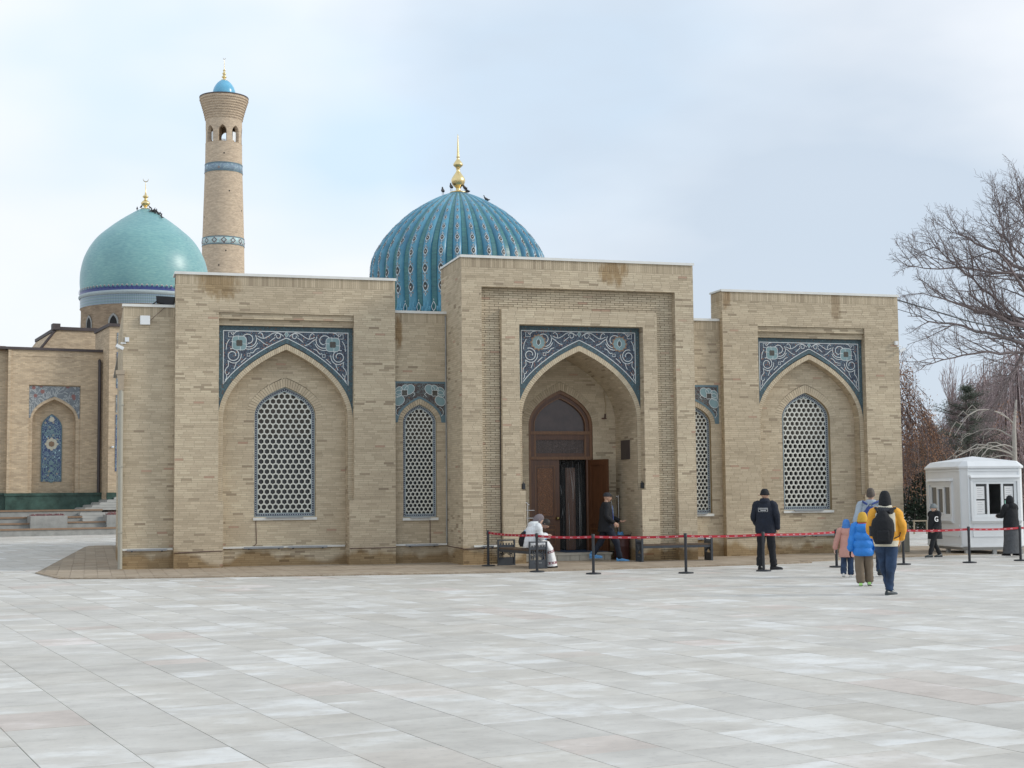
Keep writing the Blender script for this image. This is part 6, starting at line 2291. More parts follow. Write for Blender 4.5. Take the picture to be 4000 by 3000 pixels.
simple('lip', (.36, .15, .12), .5, 0, .05, 9)
SK = ['skin', 'hair_dark', 'lip']


def beanie(parent, c, mat, s_=1.0, tall=.13, yaw=0, pitch=0, low=-.02, brim=True):
    M = Matrix.Translation(Vector(c)) @ Matrix.Rotation(yaw, 4, 'Z') @ Matrix.Rotation(pitch, 4, 'X')
    m = MB(); rows_ = []
    for k in range(9):
        t = k / 8
        z = low + (tall - low) * sin(t * pi / 2)
        r = cos(t * pi / 2) ** .62 if t < 1 else .02
        rows_.append([M @ (Vector((r * .091 * cos(a), r * .108 * sin(a) - .006, z)) * s_) for a in [2 * pi * j / 18 for j in range(18)]])
    m.grid(rows_, 0, True, True); m.face(rows_[-1])
    if brim:
        rr = []
        for (dz, dr) in ((-.004, .002), (-.002, .008), (.036, .008), (.040, .001)):
            rr.append([M @ (Vector(((.091 + dr) * cos(a), (.108 + dr) * sin(a) - .006, low + dz)) * s_) for a in [2 * pi * j / 18 for j in range(18)]])
        m.grid(rr, 0, True, True)
    return m.build('beanie', mat, parent)


def shoe(mb, ankle, fwd, s_=1.0, mi=0, mi_sole=1, heel_up=0.0):
    f = Vector(fwd).normalized(); a = Vector(ankle); sd = Vector((f.y, -f.x, 0)).normalized(); up = Vector((0, 0, 1))
    rows_, sol = [], []
    for (t, h, w) in ((-.075, .075, .030), (-.05, .09, .037), (0, .085, .038), (.06, .060, .042), (.12, .046, .045), (.17, .036, .036), (.195, .022, .018)):
        c = a + f * t * s_; lift = heel_up * max(0, (.12 - t)) / .2
        base = Vector((c.x, c.y, a.z - .085 * s_ + .018 * s_ + lift))
        rows_.append([base + sd * w * s_ * cos(b) + up * (h * s_ * max(0, sin(b))) for b in [2 * pi * j / 10 for j in range(10)]])
        b0 = Vector((c.x, c.y, a.z - .085 * s_ + lift))
        sol.append([b0 + sd * q * (w + .004) * s_ + up * z_ for q, z_ in ((-1, 0), (1, 0), (1, .02 * s_), (-1, .02 * s_))])
    mb.grid(rows_, mi, True, True); mb.face(rows_[0], mi); mb.face(rows_[-1][::-1], mi)
    mb.grid(sol, mi_sole, False, True); mb.face(sol[0], mi_sole); mb.face(sol[-1][::-1], mi_sole)


def person(name, loc, heading, label):
    """heading = world direction faced; local +y is forward, +x right"""
    return empty(name, loc, heading - pi / 2, label, 'person')


def body_mesh(e, J, s_, skin='skin', yaw=0, pitch=0, hands=True):
    """one continuous skinned figure under the clothes, from joints"""
    bm = bmesh.new(); lay = bm.verts.layers.skin.verify()
    V_ = {}
    rad = dict(pelvis=.12, waist=.105, chest=.125, neck=.052, skull=.06, shL=.06, elL=.042, wrL=.027, shR=.06, elR=.042, wrR=.027, hipL=.085, knL=.055, anL=.036, hipR=.085, knR=.055, anR=.036)
    for k, r in rad.items():
        v = bm.verts.new(J[k]); v[lay].radius = (r * s_, r * s_); V_[k] = v
        if k == 'pelvis': v[lay].use_root = True
    for a, b in (('pelvis', 'waist'), ('waist', 'chest'), ('chest', 'neck'), ('neck', 'skull'), ('chest', 'shL'), ('shL', 'elL'), ('elL', 'wrL'), ('chest', 'shR'), ('shR', 'elR'), ('elR', 'wrR'),
                 ('pelvis', 'hipL'), ('hipL', 'knL'), ('knL', 'anL'), ('pelvis', 'hipR'), ('hipR', 'knR'), ('knR', 'anR')):
        bm.edges.new((V_[a], V_[b]))
    me = bpy.data.meshes.new('t'); bm.to_mesh(me); bm.free()
    o = bpy.data.objects.new('t', me); COL.objects.link(o)
    o.modifiers.new('s', 'SKIN'); q = o.modifiers.new('u', 'SUBSURF'); q.levels = 1
    dg = bpy.context.evaluated_depsgraph_get()
    em = bpy.data.meshes.new_from_object(o.evaluated_get(dg))
    mb = MB()
    mb.v = [tuple(v.co) for v in em.vertices]; mb.f = [tuple(p.vertices) for p in em.polygons]; mb.mi = [0] * len(mb.f); mb.sm = [True] * len(mb.f)
    bpy.data.objects.remove(o)
    return mb


def std(H, **k):
    s_ = H / 1.75
    J = dict(pelvis=(0, 0, .96), waist=(0, 0, 1.10), chest=(0, 0, 1.33), neck=(0, .005, 1.49), skull=(0, .015, 1.60), shR=(.185, 0, 1.42), elR=(.25, -.03, 1.14), wrR=(.27, .06, .90),
             shL=(-.185, 0, 1.42), elL=(-.25, -.03, 1.14), wrL=(-.27, .06, .90), hipR=(.09, 0, .92), knR=(.10, .02, .50), anR=(.11, -.02, .085), hipL=(-.09, 0, .92), knL=(-.10, .02, .50), anL=(-.11, -.02, .085),
             head=(0, .02, 1.635))
    J.update(k)
    return {a: tuple(c * s_ for c in b) for a, b in J.items()}, s_


def trousers(e, J, s_, mat, w=(.105, .082, .068), name='trousers', n=12, cuff=.05):
    m = MB()
    hp = Vector(J['pelvis'])
    rings(m, [(hp.x, hp.y, hp.z - .10 * s_, .16 * s_, .115 * s_), (hp.x, hp.y, hp.z, .175 * s_, .125 * s_), (hp.x, hp.y, hp.z + .10 * s_, .16 * s_, .11 * s_)], 16)
    for S_ in 'LR':
        h, k, a = (Vector(J[q + S_]) for q in ('hip', 'kn', 'an'))
        end = a + (a - k).normalized() * 0 + Vector((0, 0, cuff * s_ * .0))
        limb(m, [h + Vector((0, 0, .04 * s_)), h.lerp(k, .35), k, k.lerp(a, .5), k.lerp(a, .96)], [w[0] * s_, w[0] * .95 * s_, w[1] * s_, w[2] * 1.03 * s_, w[2] * s_], n, 0, 4, 0, 0, .009 * s_, ord(S_))
    return m.build(name, mat, e)


def sleeves(m, J, s_, r=(.075, .06, .045), mi=0, puff=0, npuff=0, sides='LR', cuff=.97):
    for S_ in sides:
        a, b, c = (Vector(J[q + S_]) for q in ('sh', 'el', 'wr'))
        inn = Vector((a.x * .55, a.y, a.z + .0))
        limb(m, [inn, a, a.lerp(b, .5), b, b.lerp(c, .5), b.lerp(c, cuff)], [r[0] * .9 * s_, r[0] * s_, r[0] * .92 * s_, r[1] * s_, (r[1] + r[2]) / 2 * s_, r[2] * s_], 12, mi, 3, puff, npuff, .006 * s_, ord(S_))


def hands(m, J, s_, sides='LR', fw=None, mi=0, curl=.55, nrm=None):
    for S_ in sides:
        el, wr = Vector(J['el' + S_]), Vector(J['wr' + S_])
        f = fw or (wr - el)
        nn = nrm or ((-1 if S_ == 'R' else 1), 0, 0)
        hand(m, wr, f, nn, s_, curl, mi, 1 if S_ == 'R' else -1)


def backpack(e, c, w, h, d, mat, name='backpack', label=None, straps=True, s_=1.0):
    """soft bag hanging on the back (local -y)"""
    m = MB()
    R_ = []
    for k in range(8):
        t = k / 7
        ww = w / 2 * (.80 + .35 * sin(pi * min(1, t * 1.05)) ** .8) * (1 if t < .7 else 1 - .55 * (t - .7) / .3)
        dd = d / 2 * (.85 + .3 * sin(pi * t)) * (1 if t < .75 else 1 - .5 * (t - .75) / .25)
        R_.append((c[0], c[1] + .02 * t, c[2] + h * t, ww, dd))
    rings(m, R_, 16, 0, wob=.004, dens=3)
    b = m.build(name, mat, e)
    m = MB(); m.box(c[0] - w * .3, c[0] + w * .3, c[1] - d * .66, c[1] - d * .45, c[2] + h * .08, c[2] + h * .42); m.build('front_pocket', mat, b, bevel=.02)
    m = MB(); m.tube([(c[0] - .04, c[1], c[2] + h), (c[0], c[1] - .01, c[2] + h + .05), (c[0] + .04, c[1], c[2] + h)], .008, 5)
    m.box(c[0] + w * .08, c[0] + w * .17, c[1] - d * .67, c[1] - d * .66, c[2] + h * .36, c[2] + h * .37); m.build('pack_loop', 'charcoal_fabric', b)
    return b


face_dir = lambda x, y: atan2(y, x)

# --- security guard, seen from behind
g = (14.66, 30.10)
e = person('person', (g[0], g[1], .004), face_dir(*g) - radians(10), 'person in navy jacket and black trousers with a printed back patch, seen from behind')
J, s_ = std(1.80, elR=(.27, -.05, 1.14), wrR=(.26, .02, .88), elL=(-.26, -.02, 1.15), wrL=(-.22, .14, .98), anR=(.16, .02, .085), knR=(.12, .03, .50), anL=(-.14, -.03, .085), knL=(-.11, 0, .5))
m = body_mesh(e, J, s_); head(m, J['head'], s_, radians(-25)); hands(m, J, s_)
m.build('body', SK, e)
trousers(e, J, s_, 'black_fabric', (.108, .09, .075))
m = MB()
rings(m, [(0, 0, .80 * s_, .225 * s_, .165 * s_), (0, 0, .95 * s_, .225 * s_, .165 * s_), (0, 0, 1.12 * s_, .215 * s_, .155 * s_), (0, -.005, 1.30 * s_, .225 * s_, .15 * s_), (0, -.005, 1.42 * s_, .19 * s_, .125 * s_), (0, 0, 1.50 * s_, .10 * s_, .09 * s_)], 20, seed=3)
sleeves(m, J, s_, (.085, .07, .055))
jk = m.build('jacket', 'navy_fabric', e)
m = MB(); rings(m, [(0, -.03, 1.44 * s_, .13 * s_, .10 * s_), (0, -.04, 1.50 * s_, .12 * s_, .10 * s_), (0, -.035, 1.56 * s_, .085 * s_, .08 * s_)], 16, dens=3); m.build('hood', 'navy_fabric', e)
m = MB(); yb_ = -.162 * s_
for (x0, x1, z0, z1) in ((-.105, .105, 1.345, 1.349), (-.105, .105, 1.265, 1.269), (-.105, -.101, 1.265, 1.349), (.101, .105, 1.265, 1.349)):
    m.box(x0 - .02, x1 - .02, yb_ - .004, yb_ + .01, z0 * s_, z1 * s_)
x = -.105
rr = random.Random(3)
while x < .07:
    w_ = rr.choice((.008, .011, .014)); m.box(x, x + w_, yb_ - .004, yb_ + .01, 1.318 * s_, 1.334 * s_); x += w_ + .005
x = -.075
while x < .035:
    w_ = rr.choice((.008, .011, .014)); m.box(x, x + w_, yb_ - .004, yb_ + .01, 1.284 * s_, 1.300 * s_); x += w_ + .005
m.build('back_patch', 'paper', jk)
beanie(e, J['head'], 'black_fabric', s_, .135, radians(-25), low=-.005)
m = MB()
for S_ in 'LR': shoe(m, J['an' + S_], (.25 if S_ == 'R' else -.1, 1, 0) if S_ == 'L' else (.75, .6, 0), s_ * 1.08)
m.build('shoes', ['black_fabric', 'black_plastic'], e)

# --- man in grey jacket with blue backpack
g = (15.30, 26.56)
e = person('person', (g[0], g[1], 0), face_dir(*g) - radians(8), 'person with brown hair, pale grey padded jacket and blue backpack, walking away')
J, s_ = std(1.80, anR=(.10, .25, .10), knR=(.10, .22, .52), anL=(-.08, -.05, .085), knL=(-.09, .05, .5), elL=(-.27, -.08, 1.15), wrL=(-.30, -.02, .92))
m = body_mesh(e, J, s_); head(m, J['head'], s_, radians(12)); hands(m, J, s_); m.build('body', SK, e)
m = MB(); M = Matrix.Translation(Vector(J['head']))
rows_ = []
for k in range(8):
    t = k / 7; z = -.03 + .155 * sin(t * pi / 2); r = max(.03, cos(t * pi / 2) ** .6)
    rows_.append([M @ (Vector((r * .086 * cos(a), r * .104 * sin(a) - .012, z + (.05 * max(0, sin(a)) if k == 0 else 0) - (.035 * max(0, -sin(a)) if k == 0 else 0))) * s_) for a in [2 * pi * j / 16 for j in range(16)]])
m.grid(rows_, 0, True, True); m.face(rows_[-1]); m.build('hair', 'hair_brown', e)
trousers(e, J, s_, 'denim', (.10, .08, .065))
m = MB()
rings(m, [(0, 0, .86 * s_, .20 * s_, .15 * s_), (0, 0, 1.0 * s_, .215 * s_, .16 * s_), (0, 0, 1.2 * s_, .225 * s_, .16 * s_), (0, 0, 1.38 * s_, .21 * s_, .135 * s_), (0, 0, 1.46 * s_, .13 * s_, .10 * s_), (0, 0, 1.53 * s_, .082 * s_, .085 * s_)], 20, puff=.012, npuff=11)
sleeves(m, J, s_, (.088, .075, .06), 0, .008, 8)
m.build('jacket', 'grey_blue_jacket', e)
backpack(e, (.02, -.22, 1.02), .30, .42, .17, 'blue_pack')
m = MB()
for sg in (1, -1): m.tube([(sg * .05, -.20, 1.44 * s_), (sg * .13, -.13, 1.48 * s_), (sg * .155, -.02, 1.50 * s_), (sg * .15, .12, 1.38 * s_)], (.02), 6)
m.build('strap', 'blue_pack', e)
m = MB()
shoe(m, J['anL'], (0, 1, 0), s_); shoe(m, J['anR'], (0, 1, 0), s_, heel_up=.05)
m.build('shoes', ['shoe_dark', 'black_plastic'], e)

# --- small child in pink
g = (14.85, 26.78)
e = person('person', (g[0], g[1], 0), face_dir(*g), 'small person in pink coat, blue beanie and jeans, walking away')
K_ = 1.16
J, s_ = std(K_, head=(0, .02, 1.60), anR=(.10, .04, .085), anL=(-.12, -.08, .11), knL=(-.10, -.0, .5), elR=(.24, .02, 1.12), wrR=(.22, .12, .93), elL=(-.30, 0, 1.12), wrL=(-.36, .06, .86))
m = body_mesh(e, J, s_); head(m, J['head'], s_ * 1.18); hands(m, J, s_ * 1.1)
m.build('body', ['skin_pale', 'hair_dark', 'lip'], e)
trousers(e, J, s_, 'denim', (.115, .095, .09))
m = MB()
rings(m, [(0, 0, .62 * s_, .245 * s_, .19 * s_), (0, 0, .80 * s_, .235 * s_, .185 * s_), (0, 0, .98 * s_, .20 * s_, .16 * s_), (0, 0, 1.2 * s_, .205 * s_, .16 * s_), (0, 0, 1.38 * s_, .165 * s_, .13 * s_), (0, 0, 1.47 * s_, .10 * s_, .10 * s_)], 20, puff=.006, npuff=6, seed=8)
sleeves(m, J, s_, (.105, .09, .075), 0, .004, 6)
m.build('coat', 'pink_coat', e)
m = MB(); rings(m, [(0, -.06 * s_, 1.28 * s_, .12 * s_, .10 * s_), (0, -.07 * s_, 1.38 * s_, .17 * s_, .13 * s_), (0, -.05 * s_, 1.48 * s_, .14 * s_, .12 * s_), (0, -.02 * s_, 1.54 * s_, .09 * s_, .09 * s_)], 16, dens=3, wob=.01); m.build('hood', 'pink_coat', e)
beanie(e, J['head'], 'blue_beanie', s_ * 1.40, .13, low=-.07)
m = MB(); shoe(m, J['anR'], (0, 1, 0), s_ * 1.05); shoe(m, J['anL'], (0, 1, 0), s_ * 1.05, heel_up=.02); m.build('shoes', ['shoe_white', 'shoe_white'], e)

# --- child in bright blue
g = (13.73, 24.15)
e = person('person', (g[0], g[1], 0), face_dir(*g), 'young person in bright blue puffer jacket, mustard beanie and khaki trousers')
J, s_ = std(1.35, head=(0, .02, 1.60), anR=(.12, .12, .10), knR=(.11, .10, .5), anL=(-.08, -.05, .085), knL=(-.1, 0, .5), elR=(.275, -.02, 1.10), wrR=(.32, .02, .86), elL=(-.26, -.02, 1.10), wrL=(-.30, .02, .84))
m = body_mesh(e, J, s_); head(m, J['head'], s_ * 1.12); m.build('body', ['skin_pale', 'hair_dark', 'lip'], e)
m = MB(); hands(m, J, s_ * 1.25); m.build('gloves', 'black_fabric', e)
trousers(e, J, s_, 'khaki', (.125, .115, .10))
m = MB()
rings(m, [(0, 0, .72 * s_, .225 * s_, .185 * s_), (0, 0, .9 * s_, .24 * s_, .20 * s_), (0, 0, 1.1 * s_, .235 * s_, .20 * s_), (0, 0, 1.28 * s_, .225 * s_, .18 * s_), (0, 0, 1.40 * s_, .19 * s_, .14 * s_), (0, 0, 1.48 * s_, .11 * s_, .11 * s_)], 22, puff=.034, npuff=4, seed=2, dens=7)
sleeves(m, J, s_, (.10, .092, .078), 0, .016, 4)
m.build('puffer_jacket', 'blue_jacket', e)
m = MB(); rings(m, [(0, -.09 * s_, 1.26 * s_, .10 * s_, .08 * s_), (0, -.10 * s_, 1.34 * s_, .17 * s_, .12 * s_), (0, -.08 * s_, 1.43 * s_, .19 * s_, .14 * s_), (0, -.03 * s_, 1.49 * s_, .14 * s_, .12 * s_)], 16, dens=3, wob=.01); m.build('hood', 'blue_jacket', e)
m = MB(); rings(m, [(0, 0, 1.47 * s_, .135 * s_, .125 * s_), (0, .0, 1.50 * s_, .13 * s_, .12 * s_), (0, .0, 1.53 * s_, .115 * s_, .11 * s_)], 16, dens=2); m.build('scarf', 'red_trim', e)
m = MB(); rings(m, [(0, .0, 1.52 * s_, .11 * s_, .10 * s_), (0, .0, 1.55 * s_, .10 * s_, .10 * s_)], 14, dens=2); m.build('collar', 'blue_pack', e)
beanie(e, J['head'], 'mustard_beanie', s_ * 1.36, .125, low=-.055)
m = MB()
for S_, up in (('L', 0), ('R', .03)):
    a = Vector(J['an' + S_]); limb(m, [a + Vector((0, 0, .03)), a + Vector((0, 0, .09))], [.05, .058], 10, 2)
    shoe(m, a, (.15 if S_ == 'R' else 0, 1, 0), s_ * 1.15, heel_up=up)
    m.box(a.x - .03, a.x + .03, a.y - .075, a.y - .06, a.z - .045, a.z + .0, 3)
m.build('trainers', ['shoe_dark', 'shoe_white', 'maroon_paint', 'shoe_lime'], e)

# --- man in yellow jacket
g = (12.93, 21.98)
e = person('person', (g[0], g[1], 0), face_dir(*g), 'person in yellow and cream jacket with a large black backpack and jeans')
J, s_ = std(1.70, anR=(.03, -.12, .085), knR=(.07, -.02, .49), anL=(.03, .18, .12), knL=(-.045, .14, .50), elR=(.275, -.02, 1.16), wrR=(.235, .10, .93), elL=(-.26, .05, 1.14), wrL=(-.18, .20, .98), head=(0, .02, 1.64))
m = body_mesh(e, J, s_); head(m, J['head'], s_); hands(m, J, s_, curl=.9); m.build('body', SK, e)
trousers(e, J, s_, 'denim', (.118, .088, .066))
m = MB()
rings(m, [(0, 0, .86 * s_, .205 * s_, .165 * s_), (0, 0, .98 * s_, .222 * s_, .18 * s_), (0, 0, 1.15 * s_, .228 * s_, .18 * s_), (0, 0, 1.32 * s_, .228 * s_, .165 * s_), (0, 0, 1.43 * s_, .185 * s_, .13 * s_), (0, 0, 1.49 * s_, .12 * s_, .10 * s_)], 24, seed=5, wob=.012)
sleeves(m, J, s_, (.098, .088, .066), 0, .007, 5, cuff=.9)
jk = m.build('jacket', 'yellow_jacket', e)
m = MB()
rings(m, [(0, -.004, .84 * s_, .200 * s_, .162 * s_), (0, -.006, .90 * s_, .216 * s_, .176 * s_), (0, -.006, .94 * s_, .224 * s_, .183 * s_)], 20, dens=2, wob=.004)
def wrap(x0, x1, z0, z1, zz0=None, zz1=None):
    rows_ = []
    for i in range(9):
        t = i / 8; z = z0 + (z1 - z0) * t
        if z < 1.32: rx, ry = .24, .190
        elif z < 1.43: k_ = (z - 1.32) / .11; rx, ry = .24 - .04 * k_, .178 - .030 * k_
        else: k_ = (z - 1.43) / .06; rx, ry = .20 - .07 * k_, .148 - .03 * k_
        row = []
        for j in range(8):
            x = (x0 + (x1 - x0) * j / 7)
            x = max(-rx * .98, min(rx * .98, x))
            row.append((x * s_, -ry * sqrt(max(0, 1 - (x / rx) ** 2)) * s_, z * s_))
        rows_.append(row)
    m.grid(rows_, 0, True)
wrap(.03, .165, 1.10, 1.47); wrap(-.17, -.03, 1.12, 1.47)
m.build('cream_panel', 'cream_fabric', jk)
m = MB()
el, wr = Vector(J['elR']), Vector(J['wrR']); limb(m, [el.lerp(wr, .55), el.lerp(wr, .9)], [.075 * s_, .062 * s_], 10, 0, 3)
m.build('cuff', 'cream_fabric', jk)
m = MB(); rings(m, [(0, -.06, 1.40 * s_, .15 * s_, .11 * s_), (0, -.07, 1.46 * s_, .155 * s_, .12 * s_), (0, -.03, 1.52 * s_, .11 * s_, .10 * s_)], 16, dens=3, wob=.012); m.build('hood', 'charcoal_fabric', e)
m = MB(); rings(m, [(0, -.02, 1.49 * s_, .125 * s_, .12 * s_), (0, -.01, 1.53 * s_, .12 * s_, .115 * s_), (0, 0, 1.565 * s_, .10 * s_, .10 * s_)], 18, dens=2, wob=.006); m.build('collar', 'cream_fabric', e)
bp = backpack(e, (-.045, -.255, .86), .335, .55, .20, 'black_fabric')
m = MB()
for sg in (1, -1): m.tube([(sg * .09 - .03, -.20, 1.43 * s_), (sg * .145, -.12, 1.50 * s_), (sg * .17, -.02, 1.50 * s_), (sg * .17, .14, 1.36 * s_)], (.022), 6)
m.tube([(.14, -.19, .98 * s_), (.22, -.13, 1.02 * s_), (.26, .03, 1.15 * s_)], .010, 5)
m.build('strap', 'black_fabric', bp)
m = MB(); m.tube([(-.235, -.20, .99), (-.24, -.20, 1.16)], [.035, .03], 10); m.build('bottle', 'charcoal_fabric', bp)
beanie(e, J['head'], 'black_fabric', s_ * 1.24, .135, low=-.11, brim=False)
m = MB(); shoe(m, J['anR'], (.55, .8, 0), s_ * 1.15); shoe(m, J['anL'], (.3, 1, 0), s_ * 1.1, heel_up=.05); m.build('shoes', ['shoe_dark', 'shoe_white'], e)

# --- boy with the letter on his coat, walking left
g = (20.89, 33.10)
e = person('person', (g[0], g[1], .03), pi + radians(12), 'young person in long black coat with a white letter and grey beanie, striding left')
J, s_ = std(1.38, head=(0, .03, 1.60), anL=(-.07, .30, .11), knL=(-.09, .20, .50), anR=(.08, -.26, .10), knR=(.09, -.05, .48), elR=(.22, -.12, 1.14), wrR=(.20, -.10, .90), elL=(-.22, .06, 1.12), wrL=(-.18, .20, .92))
m = body_mesh(e, J, s_); head(m, J['head'], s_ * 1.12, radians(22)); hands(m, J, s_); m.build('body', ['skin_pale', 'hair_brown', 'lip'], e)
trousers(e, J, s_, 'black_fabric', (.11, .085, .07))
m = MB()
rings(m, [(0, 0, .60 * s_, .19 * s_, .27 * s_), (0, 0, .85 * s_, .19 * s_, .255 * s_), (0, 0, 1.1 * s_, .185 * s_, .235 * s_), (0, 0, 1.32 * s_, .19 * s_, .20 * s_), (0, 0, 1.44 * s_, .13 * s_, .12 * s_), (0, 0, 1.50 * s_, .09 * s_, .09 * s_)], 20, seed=12)
sleeves(m, J, s_, (.09, .075, .06))
ct = m.build('coat', 'black_fabric', e)
m = MB(); rings(m, [(0, -.04, 1.42 * s_, .12 * s_, .13 * s_), (0, -.05, 1.48 * s_, .12 * s_, .13 * s_), (0, -.03, 1.53 * s_, .09 * s_, .09 * s_)], 16, dens=2); m.build('hood', 'hair_brown', e)
cu_ = bpy.data.curves.new('letter', 'FONT'); cu_.body = 'G'; cu_.size = .19; cu_.extrude = .004; cu_.offset = .002; cu_.align_x = 'CENTER'
to = bpy.data.objects.new('t', cu_); COL.objects.link(to)
tm = bpy.data.meshes.new_from_object(to.evaluated_get(bpy.context.evaluated_depsgraph_get())); bpy.data.objects.remove(to)
tm.materials.clear(); tm.materials.append(MATS['paper']); tm.name = 'coat_letter'
lo_ = bpy.data.objects.new('coat_letter', tm); COL.objects.link(lo_); lo_.parent = ct
lo_.location = (-.262, .19, 1.17 * s_); lo_.rotation_euler = (pi / 2, 0, -pi / 2)
beanie(e, J['head'], 'grey_beanie', s_ * 1.2, .125, radians(22), low=.0)
m = MB(); shoe(m, J['anL'], (0, 1, 0), s_ * 1.15, heel_up=0); shoe(m, J['anR'], (0, 1, 0), s_ * 1.15, heel_up=.0); m.build('shoes', ['shoe_dark', 'black_plastic'], e)

# --- woman in black at the booth window
g = (23.12, 33.05)
e = person('person', (g[0], g[1], .03), face_dir(*g) + radians(48), 'person in black hooded jacket and long dark grey skirt at the booth window')
J, s_ = std(1.56, head=(0, .03, 1.61), elL=(-.22, .12, 1.18), wrL=(-.16, .34, 1.16), elR=(.24, .06, 1.12), wrR=(.20, .26, 1.10))
m = body_mesh(e, J, s_); head(m, J['head'], s_); hands(m, J, s_, 'L', mi=0); m.build('body', SK, e)
m = MB(); rings(m, [(0, 0, .07 * s_, .27 * s_, .22 * s_), (0, 0, .3 * s_, .25 * s_, .20 * s_), (0, 0, .6 * s_, .235 * s_, .19 * s_), (0, 0, .95 * s_, .20 * s_, .16 * s_)], 22, flute=.012, dens=5); m.build('skirt', 'grey_skirt', e)
m = MB()
rings(m, [(0, 0, .76 * s_, .25 * s_, .20 * s_), (0, 0, .95 * s_, .255 * s_, .20 * s_), (0, 0, 1.15 * s_, .235 * s_, .19 * s_), (0, 0, 1.34 * s_, .225 * s_, .175 * s_), (0, 0, 1.44 * s_, .17 * s_, .13 * s_), (0, 0, 1.52 * s_, .10 * s_, .10 * s_)], 20, seed=4, wob=.012)
sleeves(m, J, s_, (.10, .085, .065))
m.build('jacket', 'black_fabric', e)
m = MB(); M = Matrix.Translation(Vector(J['head'])); rows_ = []
for k in range(10):
    t = k / 9; z = -.15 + .285 * t; r = sqrt(max(.01, 1 - ((t - .42) / .60) ** 2))
    rows_.append([M @ Vector((r * .105 * cos(a), (r * .118 * sin(a) - .012) if sin(a) < .55 else (r * .118 * sin(a) - .012) * (.82 if .25 < t < .85 else 1), z)) for a in [2 * pi * j / 18 for j in range(18)]])
m.grid(rows_, 0, True, True); m.face(rows_[-1]); m.build('headscarf', 'black_fabric', e)
m = MB(); rings(m, [(0, -.07, 1.38 * s_, .14 * s_, .10 * s_), (0, -.08, 1.46 * s_, .14 * s_, .11 * s_), (0, -.05, 1.53 * s_, .10 * s_, .09 * s_)], 16, dens=2); m.build('hood', 'black_fabric', e)
m = MB(); shoe(m, (-.13, .02, .085), (0, 1, 0), 1.0); shoe(m, (.14, -.10, .085), (0, 1, 0), 1.0); m.build('shoes', ['black_fabric', 'black_plastic'], e)

# --- man stepping out of the doorway
g = (12.74, 35.36)
e = person('person', (g[0], g[1], .02), radians(-12), 'person in black coat and cap striding right out of the doorway in blue shoe covers')
J, s_ = std(1.74, anR=(.08, .34, .075), knR=(.10, .24, .50), anL=(-.09, -.34, .18), knL=(-.10, -.12, .52), elR=(.26, -.02, 1.15), wrR=(.24, .18, .97), elL=(-.25, .12, 1.15), wrL=(-.24, .40, 1.02), head=(0, .05, 1.635), skull=(0, .03, 1.60))
m = body_mesh(e, J, s_); head(m, J['head'], s_, radians(-8))
hand(m, J['wrR'], (0, .8, -.45), (-.9, 0, -.3), s_ * 1.05, .5, 0, 1); hand(m, J['wrL'], (.2, .95, -.1), (.5, 0, .8), s_ * 1.05, .4, 0, -1)
m.build('body', SK, e)
trousers(e, J, s_, 'navy_fabric', (.11, .092, .072))
m = MB()
rings(m, [(0, 0, .76 * s_, .20 * s_, .225 * s_), (0, 0, .95 * s_, .20 * s_, .20 * s_), (0, 0, 1.12 * s_, .20 * s_, .18 * s_), (0, 0, 1.32 * s_, .215 * s_, .165 * s_), (0, 0, 1.43 * s_, .17 * s_, .13 * s_), (0, 0.01, 1.52 * s_, .085 * s_, .09 * s_)], 20, seed=6)
sleeves(m, J, s_, (.085, .068, .052), cuff=.92)
cto = m.build('coat', 'black_fabric', e)
m = MB()
rows_ = []
for k in range(7):
    z = (.92 + .5 * k / 6) * s_; ry = (.205 - .03 * k / 6) * s_; rx = .2 * s_
    rows_.append([(x * s_ * (.6 + .4 * (1 - k / 6)), ry * sqrt(1 - (x / .2) ** 2) + .006, z) for x in (.02, .05, .08, .11)])
m.grid(rows_, 0, True); m.build('pullover', 'blue_pack', cto)
m = MB(); m.tube([(.03 * s_, .175, 1.40 * s_), (.035 * s_, .19, 1.22 * s_)], .008, 5); m.build('zip', 'pale_blue_tile', cto)
hd = Vector(J['head'])
cap = beanie(e, J['head'], 'charcoal_fabric', s_ * 1.06, .125, radians(-8), low=.02, brim=False); cap.name = 'cap'
m = MB(); rows_ = []
for k in range(4):
    t = k / 3; rows_.append([(hd.x + .085 * cos(a) * (1 - .1 * t) + .01, hd.y + .085 + (.085 * t) * sin(a) + .01 * t, hd.z + .045 - .012 * t) for a in [pi * j / 8 for j in range(9)]])
m.grid(rows_, 0, True); m.grid([[(p[0], p[1], p[2] - .004) for p in r] for r in rows_], 0, True, flip=True); m.build('visor', 'charcoal_fabric', cap)
m = MB()
for S_, up in (('R', 0), ('L', .0)):
    a = Vector(J['an' + S_]) + Vector((0, 0, .0)); shoe(m, a, (0, 1, 0), s_ * 1.25, heel_up=up); limb(m, [a + Vector((0, -.01, .01)), a + Vector((0, -.01, .05))], [.055, .05], 10, 0, 3, wob=.01)
m.build('shoe_covers', ['blue_film', 'blue_film'], e)

